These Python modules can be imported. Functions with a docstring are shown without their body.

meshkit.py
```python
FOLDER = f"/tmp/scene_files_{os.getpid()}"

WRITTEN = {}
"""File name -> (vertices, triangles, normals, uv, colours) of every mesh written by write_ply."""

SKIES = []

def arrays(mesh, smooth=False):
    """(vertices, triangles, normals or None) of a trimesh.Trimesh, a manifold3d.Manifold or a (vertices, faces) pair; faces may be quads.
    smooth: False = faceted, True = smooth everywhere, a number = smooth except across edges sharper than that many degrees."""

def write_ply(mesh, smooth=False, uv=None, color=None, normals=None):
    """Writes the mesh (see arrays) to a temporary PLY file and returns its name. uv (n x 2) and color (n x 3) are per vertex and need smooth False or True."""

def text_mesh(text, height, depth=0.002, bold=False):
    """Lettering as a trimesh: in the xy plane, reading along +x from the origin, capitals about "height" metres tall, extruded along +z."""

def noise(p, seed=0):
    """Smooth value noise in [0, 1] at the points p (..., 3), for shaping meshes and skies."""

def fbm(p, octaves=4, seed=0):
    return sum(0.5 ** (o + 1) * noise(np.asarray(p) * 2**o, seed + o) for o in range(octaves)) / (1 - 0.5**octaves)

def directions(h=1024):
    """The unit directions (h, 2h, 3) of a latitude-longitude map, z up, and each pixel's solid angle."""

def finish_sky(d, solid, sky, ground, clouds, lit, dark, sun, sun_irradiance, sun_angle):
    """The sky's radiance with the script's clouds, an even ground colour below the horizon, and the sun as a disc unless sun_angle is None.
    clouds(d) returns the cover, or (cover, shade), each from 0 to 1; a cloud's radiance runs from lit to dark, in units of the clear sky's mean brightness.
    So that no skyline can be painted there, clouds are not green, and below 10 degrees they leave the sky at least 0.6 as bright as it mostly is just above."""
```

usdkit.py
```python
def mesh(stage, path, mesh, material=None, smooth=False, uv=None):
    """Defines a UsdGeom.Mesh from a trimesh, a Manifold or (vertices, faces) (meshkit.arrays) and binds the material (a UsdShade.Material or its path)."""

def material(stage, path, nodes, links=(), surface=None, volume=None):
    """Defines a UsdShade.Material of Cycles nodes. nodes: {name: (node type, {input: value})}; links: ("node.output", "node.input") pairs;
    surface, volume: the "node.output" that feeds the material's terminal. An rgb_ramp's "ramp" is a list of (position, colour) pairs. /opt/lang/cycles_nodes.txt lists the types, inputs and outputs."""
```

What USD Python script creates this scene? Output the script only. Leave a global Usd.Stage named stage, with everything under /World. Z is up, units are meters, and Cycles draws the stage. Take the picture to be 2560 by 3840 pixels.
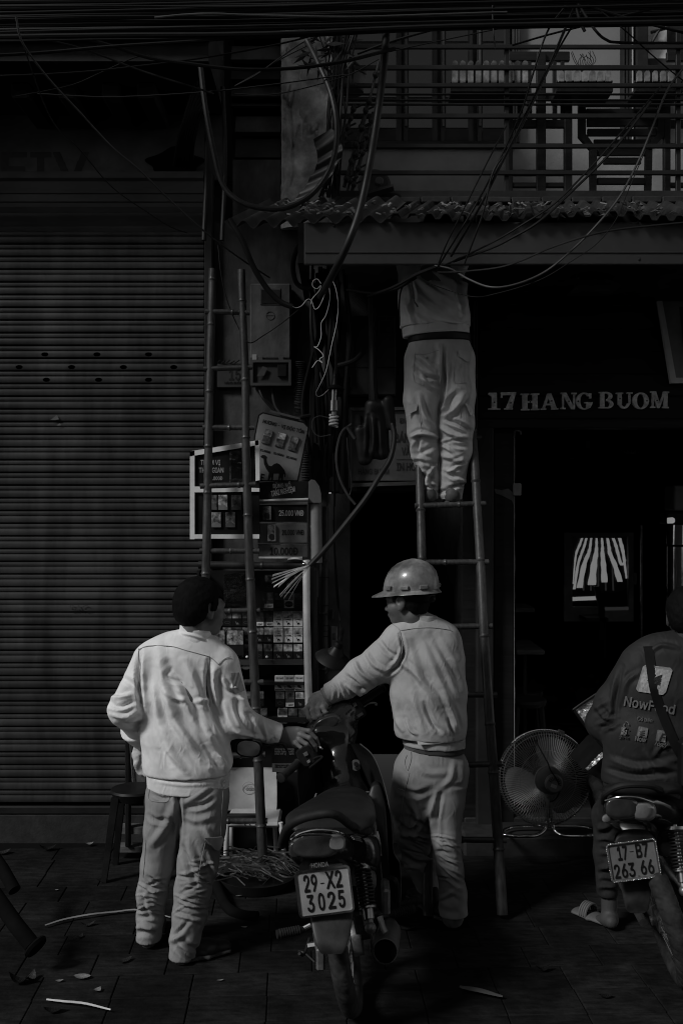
import math, random
import numpy as np, trimesh, usdkit, meshkit, manifold3d
from pxr import Usd, UsdGeom, UsdLux, UsdShade, Gf, Sdf, Vt
from shapely.geometry import Polygon, Point, box as sbox
from shapely.ops import unary_union
from shapely import affinity
from scipy.ndimage import gaussian_filter1d

# ------------------------------------------------------------------ camera, sky, sun, exposure
stage = Usd.Stage.CreateInMemory()
UsdGeom.SetStageUpAxis(stage, 'Z'); UsdGeom.SetStageMetersPerUnit(stage, 1.0)
stage.SetDefaultPrim(UsdGeom.Xform.Define(stage, '/World').GetPrim())
UsdGeom.Scope.Define(stage, '/World/Looks')
EYE = 1.97                        # camera height
FOC = 35 / 24 * 2560              # focal length counted in photo pixels
EXPOSURE = 0.45
SUN = np.array([-0.74, -0.52, 0.74]); SUN /= np.linalg.norm(SUN)
cam = UsdGeom.Camera.Define(stage, '/World/camera')
cam.AddTransformOp().Set(Gf.Matrix4d(1,0,0,0, 0,0,1,0, 0,-1,0,0, 0,0,EYE,1))
cam.CreateFocalLengthAttr(35.0); cam.CreateHorizontalApertureAttr(24.0); cam.CreateVerticalApertureAttr(36.0)
cam.CreateFStopAttr(4.0); cam.CreateFocusDistanceAttr(4.7); cam.CreateExposureAttr(EXPOSURE)
cam.CreateClippingRangeAttr(Gf.Vec2f(0.05, 5000))
dome = UsdLux.DomeLight.Define(stage, '/World/sky'); dome.CreateIntensityAttr(1.0)
sky_m = usdkit.material(stage, '/World/Looks/sky_light', {
    's': ('sky_texture', {'sky_type': 'single_scattering', 'sun_disc': False, 'sun_elevation': float(math.asin(SUN[2])), 'sun_rotation': float(math.atan2(SUN[0], SUN[1])), 'aerosol_density': 0.3, 'air_density': 0.6}),
    'h': ('hsv', {'saturation': 0.0}), 'b': ('background_shader', {'strength': 0.05})},
    [('s.color', 'h.color'), ('h.color', 'b.color')], surface='b.background')
UsdShade.MaterialBindingAPI.Apply(dome.GetPrim()).Bind(sky_m)
dome.GetPrim().SetCustomDataByKey('kind', 'structure')
sun = UsdLux.DistantLight.Define(stage, '/World/overcast_sun')
sun.CreateNormalizeAttr(True); sun.CreateIntensityAttr(0.40); sun.CreateAngleAttr(12.0); sun.CreateColorAttr(Gf.Vec3f(1, 1, 1))
_z = SUN; _x = np.cross([0, 0, 1], _z); _x /= np.linalg.norm(_x); _y = np.cross(_z, _x)
sun.AddTransformOp().Set(Gf.Matrix4d(*_x, 0, *_y, 0, *_z, 0, 0, 0, 0, 1))

# ------------------------------------------------------------------ helpers
rng = random.Random(7); nrg = np.random.default_rng(7)
PI = math.pi
_count = {}
def numbered(parent, name):
    k = (parent, name); n = _count.get(k, 0); _count[k] = n + 1
    return name if n == 0 else f'{name}_{n:03d}'
class T:                                   # a thing or a part: where it is in the stage and the base of its thing
    def __init__(s, path, base, prim): s.path, s.base, s.prim = path, np.asarray(base, float), prim
def tag(prim, label=None, cat=None, group=None, kind=None):
    for k, v in (('label', label), ('category', cat), ('group', group), ('kind', kind)):
        if v: prim.SetCustomDataByKey(k, v)
def thing(name, label, cat, base=(0, 0, 0), group=None, kind=None):
    path = '/World/' + numbered('/World', name)
    x = UsdGeom.Xform.Define(stage, path); x.AddTranslateOp().Set(Gf.Vec3d(*map(float, base)))
    tag(x.GetPrim(), label, cat, group, kind)
    return T(path, base, x.GetPrim())
def part(owner, name, mesh, m, smooth=35, label=None, kind=None):
    path = owner.path + '/' + numbered(owner.path, name)
    v, f, n = meshkit.arrays(mesh, smooth)
    mm = UsdGeom.Mesh.Define(stage, path); v = v - owner.base
    mm.CreatePointsAttr(Vt.Vec3fArray.FromNumpy(v.astype(np.float32)))
    mm.CreateFaceVertexCountsAttr(Vt.IntArray.FromNumpy(np.full(len(f), 3, np.int32)))
    mm.CreateFaceVertexIndicesAttr(Vt.IntArray.FromNumpy(f.astype(np.int32).ravel()))
    mm.CreateSubdivisionSchemeAttr('none')
    if n is not None:
        mm.CreateNormalsAttr(Vt.Vec3fArray.FromNumpy(n.astype(np.float32))); mm.SetNormalsInterpolation('vertex')
    UsdShade.MaterialBindingAPI.Apply(mm.GetPrim()).Bind(m)
    tag(mm.GetPrim(), label, None, None, kind)
    return T(path, owner.base, mm.GetPrim())
def lone(name, mesh, m, label, cat, group=None, kind=None, smooth=35):       # a thing that is one mesh
    root = T('/World', (0, 0, 0), None)
    o = part(root, name, mesh, m, smooth); tag(o.prim, label, cat, group, kind)
    return o
def copy_of(src, name, base, label, cat, group=None, rot=None, scale=None):
    path = '/World/' + numbered('/World', name)
    x = UsdGeom.Xform.Define(stage, path)
    x.GetPrim().GetReferences().AddInternalReference(src.path)
    x.ClearXformOpOrder()
    M = np.eye(4)
    if rot is not None: M[:3, :3] = rot
    if scale is not None: M[:3, :3] = M[:3, :3] @ np.diag(np.broadcast_to(scale, 3))
    M[:3, 3] = base
    x.AddTransformOp(opSuffix='place').Set(Gf.Matrix4d(*M.T.ravel().tolist()))
    x.GetPrim().SetInstanceable(True)
    tag(x.GetPrim(), label, cat, group)
    return T(path, base, x.GetPrim())

nearer = [0.0]                                        # how much nearer the rear of the first motorcycle stands than its handlebar
def yw(Y): return Y - nearer[0] * max(4.6 - Y, 0)
def P(px, py, Y): Y = yw(Y); return np.array([(px - 1280) / FOC * Y, Y, EYE - (py - 1920) / FOC * Y])
def X(px, Y): return (px - 1280) / FOC * yw(Y)
def Z(py, Y): return EYE - (py - 1920) / FOC * yw(Y)
def px_of(v):
    v = np.asarray(v, float); return np.stack([1280 + v[:, 0] / v[:, 1] * FOC, 1920 - (v[:, 2] - EYE) / v[:, 1] * FOC], 1)
def gy(py): return FOC * EYE / (py - 1920)          # distance of a ground point
def cat_(*ms): return trimesh.util.concatenate([m for m in ms if m is not None])
def bx(x0, x1, y0, y1, z0, z1):
    m = trimesh.creation.box((abs(x1 - x0), abs(y1 - y0), abs(z1 - z0))); m.apply_translation(((x0 + x1) / 2, (y0 + y1) / 2, (z0 + z1) / 2)); return m
def rbx(x0, x1, y0, y1, z0, z1, r=0.006):            # box with chamfered edges
    lo, hi = np.array([min(x0, x1), min(y0, y1), min(z0, z1)]), np.array([max(x0, x1), max(y0, y1), max(z0, z1)])
    r = min(r, 0.45 * (hi - lo).min()); pts = []
    for c in np.ndindex(2, 2, 2):
        for k in range(3):
            p = np.where(np.array(c) == 0, lo + r, hi - r); p[k] = lo[k] if c[k] == 0 else hi[k]; pts.append(p)
    return trimesh.convex.convex_hull(np.array(pts))
def pbx(px0, px1, py0, py1, Y, d, r=0):              # box whose front face covers these photo pixels at distance Y, thickness d
    a = (X(px0, Y), X(px1, Y), Y, Y + d, Z(py1, Y), Z(py0, Y))
    return rbx(*a, r) if r else bx(*a)
def spline(pts, n=8):
    pts = np.asarray(pts, float)
    if len(pts) < 3: return pts
    q = np.vstack([2 * pts[0] - pts[1], pts, 2 * pts[-1] - pts[-2]]); out = []
    t = np.linspace(0, 1, n, endpoint=False)[:, None]
    for i in range(len(pts) - 1):
        a, b, c, d = q[i:i + 4]
        out.append(0.5 * (2 * b + (c - a) * t + (2 * a - 5 * b + 4 * c - d) * t ** 2 + (3 * b - a - 3 * c + d) * t ** 3))
    return np.vstack(out + [pts[-1:]])
def tube(pts, r, sides=8, n=8, closed=False, smooth=True):
    p = spline(pts, n) if smooth else np.asarray(pts, float)
    m = len(p); r = np.broadcast_to(np.asarray(r, float), (m,)) if np.ndim(r) == 0 or len(r) == m else np.interp(np.linspace(0, 1, m), np.linspace(0, 1, len(r)), r)
    t = np.gradient(p, axis=0); t /= np.maximum(np.linalg.norm(t, axis=1, keepdims=True), 1e-9)
    u = np.cross(t[0], [0, 0, 1.0]); u = np.cross(t[0], [1.0, 0, 0]) if np.linalg.norm(u) < 1e-3 else u
    u /= np.linalg.norm(u); V = []
    a = np.arange(sides) * 2 * PI / sides
    for i in range(m):
        u = u - t[i] * (u @ t[i]); u /= np.linalg.norm(u); w = np.cross(t[i], u)
        V.append(p[i] + r[i] * (np.cos(a)[:, None] * u + np.sin(a)[:, None] * w))
    V = np.vstack(V + [p[:1], p[-1:]]); F = []
    for i in range(m - 1):
        for k in range(sides):
            k2 = (k + 1) % sides; A, B, C, D = i * sides + k, i * sides + k2, (i + 1) * sides + k2, (i + 1) * sides + k
            F += [[A, B, C], [A, C, D]]
    for k in range(sides):
        k2 = (k + 1) % sides; F += [[m * sides, k2, k], [m * sides + 1, (m - 1) * sides + k, (m - 1) * sides + k2]]
    return trimesh.Trimesh(V, F, process=False)
def ptube(pts, r, sides=8, n=8): return tube([P(*q) for q in pts], r, sides, n)
def rod(a, b, r, sides=10): return tube([a, b], r, sides, smooth=False)
def prism(poly, Y, d, axis='y'):                      # shapely polygon in (x, z) extruded from Y to Y + d
    gs = [g for g in getattr(poly, 'geoms', [poly]) if g.area > 1e-9]; ms = []
    for g in gs:
        m = trimesh.creation.extrude_polygon(g, d, engine='earcut'); v = m.vertices
        m.vertices = np.stack([v[:, 0], Y + d - v[:, 2], v[:, 1]], 1); ms.append(m)
    m = cat_(*ms); return m
def ppoly(pts, Y): return Polygon([(X(a, Y), Z(b, Y)) for a, b in pts])
def slab(pts, Y, d, rnd=0):                           # photo-pixel outline at distance Y, thickness d
    g = ppoly(pts, Y)
    if rnd: g = g.buffer(-rnd).buffer(rnd, quad_segs=4)
    return prism(g, yw(Y), d)
def lathe(profile, n=24):                             # profile of (radius, height), about +z
    return trimesh.creation.revolve(np.asarray(profile, float), sections=n)
def frame_to(a, z):                                   # matrix moving +z onto direction z, origin onto a
    z = np.asarray(z, float); z = z / np.linalg.norm(z); x = np.cross([0, 1, 0], z); x = np.cross([1, 0, 0], z) if np.linalg.norm(x) < 1e-3 else x
    x /= np.linalg.norm(x); M = np.eye(4); M[:3, 0], M[:3, 1], M[:3, 2], M[:3, 3] = x, np.cross(z, x), z, a; return M
def moved(m, M): m = m.copy(); m.apply_transform(M); return m
def rot(axis, deg, c=(0, 0, 0)): return trimesh.transformations.rotation_matrix(math.radians(deg), axis, c)
def ball(c, r, sub=2):
    m = trimesh.creation.icosphere(subdivisions=sub); m.vertices = m.vertices * np.broadcast_to(r, 3) + np.asarray(c); return m
_text = {}
def words(s, px, py, cap, Y, width=None, bold=False, turn=0.0, d=0.0015, slant=0):
    """Lettering whose first baseline point is at photo pixel (px, py), capitals cap pixels tall, in front of plane Y."""
    k = (s, bold); Y0 = Y
    if k not in _text: _text[k] = meshkit.text_mesh(s, 1.0, 1.0, bold)
    m = _text[k].copy(); sc = Y / FOC; v = m.vertices.copy()
    w = v[:, 0].max() - v[:, 0].min(); v[:, 0] -= v[:, 0].min()
    sx = (width * sc / w) if width else cap * sc
    u = np.stack([v[:, 0] * sx + slant * v[:, 1] * cap * sc, v[:, 1] * cap * sc], 1)
    c, n = math.cos(math.radians(turn)), math.sin(math.radians(turn))
    u = np.stack([u[:, 0] * c - u[:, 1] * n, u[:, 0] * n + u[:, 1] * c], 1)
    o = P(px, py, Y0); m.vertices = np.stack([o[0] + u[:, 0], o[1] - v[:, 2] * d, o[2] + u[:, 1]], 1)
    return m
def noise_push(m, amp, scale, seed=0, octaves=2):
    m = m.copy(); n = m.vertex_normals
    m.vertices = m.vertices + n * (meshkit.fbm(m.vertices * scale, octaves, seed)[:, None] - 0.5) * 2 * amp; return m

# implicit surfaces: smooth unions of tapered limbs, meshed by surface nets
def surface_nets(fn, lo, hi, h):
    lo = np.asarray(lo, float); n = np.ceil((np.asarray(hi) - lo) / h).astype(int) + 1
    ax = [lo[k] + h * np.arange(n[k]) for k in range(3)]
    C = 5; ac = [a[::C] + (0 if C == 1 else h * (C - 1) / 2) for a in ax]; nc = [len(a) for a in ac]
    cv = fn(np.stack(np.meshgrid(*ac, indexing='ij'), -1).reshape(-1, 3)).reshape(nc).astype(np.float32)
    val = np.repeat(np.repeat(np.repeat(cv, C, 0), C, 1), C, 2)[:n[0], :n[1], :n[2]].copy()
    near = np.argwhere(np.abs(val) < h * C * 1.5 + .012)
    val[tuple(near.T)] = fn(lo + h * near)
    ins = val < 0; cn = n - 1; acc = np.zeros((*cn, 3), np.float32); cnt = np.zeros(cn, np.int16)
    for k in range(3):
        i, j = [q for q in range(3) if q != k]
        for di in (0, 1):
            for dj in (0, 1):
                sl = [None] * 3; sl[i] = slice(di, di + cn[i]); sl[j] = slice(dj, dj + cn[j])
                a = list(sl); b = list(sl); a[k] = slice(0, cn[k]); b[k] = slice(1, cn[k] + 1)
                va, vb = val[tuple(a)], val[tuple(b)]; ch = ins[tuple(a)] != ins[tuple(b)]
                t = np.where(ch, va / np.where(ch, va - vb, 1), 0)
                cnt += ch; acc[..., k] += np.where(ch, t, 0); acc[..., i] += ch * di; acc[..., j] += ch * dj
    act = cnt > 0; idx = -np.ones(cn, np.int64); idx[act] = np.arange(act.sum())
    cells = np.argwhere(act); V = lo + h * (cells + acc[act] / cnt[act][:, None]); F = []
    for k in range(3):
        i, j = (k + 1) % 3, (k + 2) % 3
        a = [slice(1, -1)] * 3; b = [slice(1, -1)] * 3; a[k] = slice(0, n[k] - 1); b[k] = slice(1, n[k])
        ch = ins[tuple(a)] != ins[tuple(b)]; e = np.argwhere(ch); flip = ins[tuple(a)][ch]
        off = np.zeros(3, int); off[[i, j]] = 1; e = e + off
        def cell(di, dj):
            q = e.copy(); q[:, i] -= di; q[:, j] -= dj; return idx[q[:, 0], q[:, 1], q[:, 2]]
        A, B, C, D = cell(1, 1), cell(0, 1), cell(0, 0), cell(1, 0)
        q = np.stack([A, B, C, D], 1); q = np.where(flip[:, None], q, q[:, ::-1]); F += [q[:, [0, 1, 2]], q[:, [0, 2, 3]]]
    return trimesh.Trimesh(V, np.vstack(F), process=False)
def seg(p0, p1, r0, r1, u=None):
    """A tapered limb; r may be (width, depth) with u the direction of the width."""
    r0, r1 = np.broadcast_to(r0, 2).astype(float), np.broadcast_to(r1, 2).astype(float)
    p0, p1 = np.asarray(p0, float), np.asarray(p1, float); d = p1 - p0; L = np.linalg.norm(d); dh = d / L
    uu = np.array([1.0, 0, 0]) if u is None else np.asarray(u, float); uu = uu - dh * (uu @ dh); uu = np.cross(dh, [0, 1.0, 0]) if np.linalg.norm(uu) < 1e-3 else uu; uu /= np.linalg.norm(uu); vv = np.cross(dh, uu)
    def f(p):
        w = p - p0; s = w @ dh; t = np.clip(s / L, 0, 1); ax = s - t * L
        a, b = r0[0] + t * (r1[0] - r0[0]), r0[1] + t * (r1[1] - r0[1]); m = np.minimum(a, b)
        ru, rv = w @ uu, w @ vv
        return (np.sqrt((ru / a) ** 2 + (rv / b) ** 2 + (ax / m) ** 2) - 1) * m
    f.box = (np.minimum(p0, p1) - max(r0.max(), r1.max()), np.maximum(p0, p1) + max(r0.max(), r1.max())); return f
def chain(pts, rs, u=None): return [seg(pts[i], pts[i + 1], rs[i], rs[i + 1], u) for i in range(len(pts) - 1)]
def ell(c, r, R=None):
    c, r = np.asarray(c, float), np.asarray(r, float); R = np.eye(3) if R is None else R
    def f(p): q = ((p - c) @ R) / r; return (np.linalg.norm(q, axis=1) - 1) * r.min()
    f.box = (c - r.max(), c + r.max()); return f
def union(parts, k=0.02):
    def f(p):
        d = None
        for q in parts:
            lo, hi = q.box; e = np.full(len(p), 9.0); near = np.all((p > lo - 0.09) & (p < hi + 0.09), 1); e[near] = q(p[near])
            if d is None: d = e
            else:
                hh = np.clip(0.5 + 0.5 * (d - e) / k, 0, 1); d = d * (1 - hh) + e * hh - k * hh * (1 - hh)
        return d
    f.box = (np.min([q.box[0] for q in parts], 0), np.max([q.box[1] for q in parts], 0)); return f
def clip(f, n, c):                                     # keep the side that n points to
    n = np.asarray(n, float); n = n / np.linalg.norm(n); c = np.asarray(c, float)
    def g(p): return np.maximum(f(p), -((p - c) @ n))
    g.box = f.box; return g
def skin(f, h=0.006, pad=0.02): return surface_nets(f, f.box[0] - pad, f.box[1] + pad, h)
FOLD = 1.65
def folds(m, strokes, rnd=None, amp=0.0, scale=10.0, stretch=(1, 1, 1), seed=0, gain=1.0):
    """Real folds in cloth: each stroke is (points in photo pixels, half width in pixels, height in metres), pushed along the normals."""
    m = m.copy(); n = np.array(m.vertex_normals); v = np.array(m.vertices); q = px_of(v); face = np.clip(-n[:, 1] * 1.6 + 0.1, 0, 1); d = np.zeros(len(v))
    for pts, w, a in strokes:
        a = a * gain
        pts = np.asarray(pts, float); pts = spline(pts, 5) if len(pts) > 2 else pts; lo, hi = pts.min(0) - 3 * w, pts.max(0) + 3 * w
        sel = np.where(np.all((q > lo) & (q < hi), 1) & (face > 0))[0]
        if not len(sel): continue
        best = np.full(len(sel), 1e9); along = np.zeros(len(sel)); side = np.zeros(len(sel))
        for i in range(len(pts) - 1):
            e = pts[i + 1] - pts[i]; L2 = max(e @ e, 1e-9); wv = q[sel] - pts[i]; t = np.clip(wv @ e / L2, 0, 1); r = wv - t[:, None] * e
            dd = np.linalg.norm(r, axis=1); bt = dd < best; best[bt] = dd[bt]; along[bt] = (i + t[bt]) / (len(pts) - 1); side[bt] = np.sign(e[0] * wv[bt, 1] - e[1] * wv[bt, 0])
        s = best / w; taper = np.sqrt(np.clip(np.sin(PI * np.clip(along, 0.02, 0.98)), 0, 1))
        d[sel] += a * taper * (np.exp(-np.abs(s) ** 1.6) - 0.45 * np.exp(-((s - 1.7) / 0.8) ** 2)) * FOLD
    if amp:
        s = v * scale / np.asarray(stretch); w = meshkit.fbm(s * 0.6, 2, seed + 5)[:, None] * 2.2
        a1 = 1 - np.abs(2 * meshkit.noise(s + w, seed) - 1) * 1.0
        d += amp * (a1 - 0.55) * 1.4 * meshkit.noise(v * scale * 0.35, seed + 9)
        face = np.maximum(face, 0.999 * (amp > 0) * (np.abs(d) > 0)) if False else face
    m.vertices = v + n * (d * np.maximum(face, 0.35))[:, None]
    return m
def random_strokes(seed, A, B, width, n, ang=(-25, 25), L=(40, 90), w=(8, 13), a=(0.003, 0.006)):
    """Short creases scattered along the line A to B (photo pixels), at angles around level."""
    r = random.Random(seed); out = []; A, B = np.array(A, float), np.array(B, float)
    for i in range(n):
        c = A + (B - A) * ((i + r.random()) / n) + np.array([r.uniform(-width, width), 0]); t = math.radians(r.uniform(*ang)); l = r.uniform(*L) / 2
        dv = np.array([math.cos(t), math.sin(t)]) * l; bend = np.array([0, r.uniform(-8, 8)])
        out.append(([c - dv, c + bend, c + dv], r.uniform(*w), r.uniform(*a) * r.choice((1, 1, -1))))
    return out
def unit(v): v = np.asarray(v, float); return v / np.linalg.norm(v)
def ring(cx, cy, hw, hh, Y, pw=2.4, n=36, turn=0.0, yb=0.0):
    a = np.linspace(0, 2 * PI, n, endpoint=False); c, s = np.cos(a), np.sin(a)
    x = np.sign(c) * np.abs(c) ** (2 / pw) * hw; y = np.sign(s) * np.abs(s) ** (2 / pw) * hh; t = math.radians(turn)
    X_, Y_ = cx + x * math.cos(t) - y * math.sin(t), cy + x * math.sin(t) + y * math.cos(t)
    return np.array([P(u, v, Y + yb * (w / hw) ** 2) for u, v, w in zip(X_, Y_, x)])
def loft(rings, sub=3):
    R = np.array(rings); k = len(R); t = np.arange(k)
    if sub > 1 and k > 2:
        tt = np.linspace(0, k - 1, (k - 1) * sub + 1); from_ = np.stack([spline(R[:, i], sub) for i in range(R.shape[1])], 1); R = from_
    k, n = R.shape[:2]; V = np.vstack([R.reshape(-1, 3), R[0].mean(0)[None], R[-1].mean(0)[None]]); F = []
    for i in range(k - 1):
        for j in range(n): a, b = i * n + j, i * n + (j + 1) % n; F += [[a, b, b + n], [a, b + n, a + n]]
    for j in range(n): F += [[k * n, (j + 1) % n, j], [k * n + 1, (k - 1) * n + j, (k - 1) * n + (j + 1) % n]]
    m = trimesh.Trimesh(V, F, process=False); m.fix_normals(); return m
# ------------------------------------------------------------------ materials (the photograph is black and white: greys)
def mat(name, g, rough=0.6, spec=0.3, vary=0.25, scale=12, dirt=0.0, dirt_scale=1.3, bump=0.0, bump_scale=60, metal=0.0, coat=0.0, stretch=None, per_copy=0.0, sheen=0.0, crease=0.0, dirt_stretch=(1, 1, 1)):
    lo, hi = g * (1 - vary), g * (1 + vary)
    nodes = {'geo': ('geometry', {}), 'map': ('mapping', {'mapping_type': 'point', 'scale': stretch or (1, 1, 1)}), 'n': ('noise_texture', {'scale': scale, 'detail': 5, 'roughness': 0.6}),
             'r': ('rgb_ramp', {'ramp': [(0.3, (lo,) * 3), (0.7, (hi,) * 3)]}),
             'p': ('principled_bsdf', {'roughness': rough, 'specular_ior_level': spec, 'metallic': metal, 'coat_weight': coat, 'sheen_weight': sheen})}
    links = [('geo.position', 'map.vector'), ('map.vector', 'n.vector'), ('n.fac', 'r.fac')]
    out = 'r.color'
    if dirt:
        nodes['d'] = ('noise_texture', {'scale': dirt_scale, 'detail': 8, 'roughness': 0.65}); nodes['dr'] = ('rgb_ramp', {'ramp': [(0.38, (1 - dirt,) * 3), (0.62, (1, 1, 1))]})
        nodes['dm'] = ('mix_color', {'blend_type': 'multiply', 'fac': 1.0})
        nodes['dmap'] = ('mapping', {'mapping_type': 'point', 'scale': dirt_stretch}); links += [('geo.position', 'dmap.vector'), ('dmap.vector', 'd.vector'), ('d.fac', 'dr.fac'), (out, 'dm.a'), ('dr.color', 'dm.b')]; out = 'dm.result'
    if per_copy:
        nodes['o'] = ('object_info', {}); nodes['or'] = ('rgb_ramp', {'ramp': [(0, (1 - per_copy,) * 3), (1, (1 + per_copy,) * 3)]}); nodes['om'] = ('mix_color', {'blend_type': 'multiply', 'fac': 1.0, 'use_clamp': False})
        links += [('o.random', 'or.fac'), (out, 'om.a'), ('or.color', 'om.b')]; out = 'om.result'
    links.append((out, 'p.base_color'))
    if bump:
        nodes['bn'] = ('noise_texture', {'scale': bump_scale, 'detail': 4}); nodes['b'] = ('bump', {'strength': bump, 'distance': 0.004})
        links += [('geo.position', 'bn.vector'), ('bn.fac', 'b.height'), ('b.normal', 'p.normal')]
    if crease:                                          # fine crumpling of worn cotton
        nodes['cn'] = ('noise_texture', {'scale': 13, 'detail': 3, 'roughness': 0.45, 'distortion': 1.6, 'type': 'ridged_multifractal'}); nodes['cm'] = ('mapping', {'mapping_type': 'point', 'rotation': (0.3, 0.5, 0.2), 'scale': (1.5, 1.0, 0.8)}); nodes['cb'] = ('bump', {'strength': crease, 'distance': 0.012})
        links += [('geo.position', 'cm.vector'), ('cm.vector', 'cn.vector'), ('cn.fac', 'cb.height'), ('cb.normal', 'b.normal')]
    nodes['rn'] = ('noise_texture', {'scale': 7, 'detail': 4}); nodes['rr'] = ('map_range', {'from_min': 0.3, 'from_max': 0.7, 'to_min': max(rough - 0.12, 0.03), 'to_max': min(rough + 0.12, 1)})
    links += [('geo.position', 'rn.vector'), ('rn.fac', 'rr.value'), ('rr.result', 'p.roughness')]
    return usdkit.material(stage, '/World/Looks/' + name, nodes, links, surface='p.BSDF')
M = {}
def m_(name, *a, **k): M[name] = mat(name, *a, **k)
m_('paving', 0.014, 0.82, 0.1, 0.6, 22, dirt=0.65, dirt_scale=3.2, stretch=(0.5, 1.6, 1), bump=0.9, bump_scale=45, per_copy=0.25)
m_('joint', 0.003, 0.9, 0.1)
m_('kerbstone', 0.03, 0.7, 0.2, 0.3, 15, dirt=0.4, bump=0.4)
m_('shutter', 0.040, 0.55, 0.2, 0.3, 5, dirt=0.6, dirt_scale=2.0, dirt_stretch=(3.0, 1, 0.45), stretch=(0.35, 1, 2.5), bump=0.06, bump_scale=25, per_copy=0.12)
m_('shutter_dark', 0.012, 0.55, 0.25, 0.3, 6, dirt=0.3)
m_('cassette', 0.055, 0.5, 0.3, 0.25, 4, dirt=0.4, stretch=(0.4, 1, 3))
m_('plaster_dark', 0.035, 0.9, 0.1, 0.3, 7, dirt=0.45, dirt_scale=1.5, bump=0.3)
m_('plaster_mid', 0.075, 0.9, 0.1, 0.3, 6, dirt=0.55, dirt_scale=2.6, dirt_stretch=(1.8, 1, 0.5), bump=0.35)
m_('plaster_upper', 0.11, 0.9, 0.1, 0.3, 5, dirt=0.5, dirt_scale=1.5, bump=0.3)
m_('plaster_pale', 0.58, 0.9, 0.1, 0.3, 9, dirt=0.6, dirt_scale=3.5, bump=0.5)
m_('ghost', 0.06, 0.9, 0.1, 0.3, 7, dirt=0.4)
m_('flat_black', 0.005, 0.9, 0.05)  # near black; stands in for unlit depth in openings, also plain black things
m_('wood_dark', 0.009, 0.55, 0.25, 0.5, 9, stretch=(0.3, 1, 6), bump=0.2)
m_('wood_mid', 0.03, 0.6, 0.25, 0.4, 14, stretch=(6, 1, 0.4), bump=0.2)
m_('wood_pale', 0.10, 0.6, 0.25, 0.4, 14, stretch=(0.6, 1, 3), bump=0.2)
m_('picket', 0.29, 0.8, 0.15, 0.4, 18, dirt=0.5, dirt_scale=8, bump=0.3, per_copy=0.2)
m_('post_paint', 0.02, 0.6, 0.25, 0.2, 6, dirt=0.25)
m_('fascia', 0.075, 0.65, 0.2, 0.15, 3, dirt=0.25, dirt_scale=1.1)
m_('roof_sheet', 0.028, 0.6, 0.25, 0.4, 9, dirt=0.5, dirt_scale=3, bump=0.3)
m_('rail_black', 0.009, 0.5, 0.3, 0.3, 12)
m_('black_plastic', 0.005, 0.5, 0.2, 0.3, 10)
m_('black_rubber', 0.012, 0.7, 0.25, 0.3, 30, bump=0.2)
m_('cable_black', 0.005, 0.65, 0.2, 0.3, 20)
m_('cable_dark', 0.008, 0.55, 0.3, 0.3, 20)
m_('cable_grey', 0.035, 0.5, 0.3, 0.2, 20)
m_('wire_white', 0.5, 0.5, 0.3, 0.2, 20)
m_('strip_white', 0.85, 0.55, 0.3, 0.3, 25)
m_('bamboo', 0.046, 0.42, 0.4, 0.5, 16, dirt=0.5, dirt_scale=5, stretch=(5, 5, 0.5), bump=0.2, bump_scale=50)
m_('bamboo_dark', 0.022, 0.5, 0.35, 0.4, 16, dirt=0.5, dirt_scale=5, stretch=(5, 5, 0.5), bump=0.2)
m_('jacket_pale', 0.72, 0.85, 0.15, 0.07, 14, dirt=0.14, dirt_scale=5, bump=0.14, bump_scale=260, crease=0.26)
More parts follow.
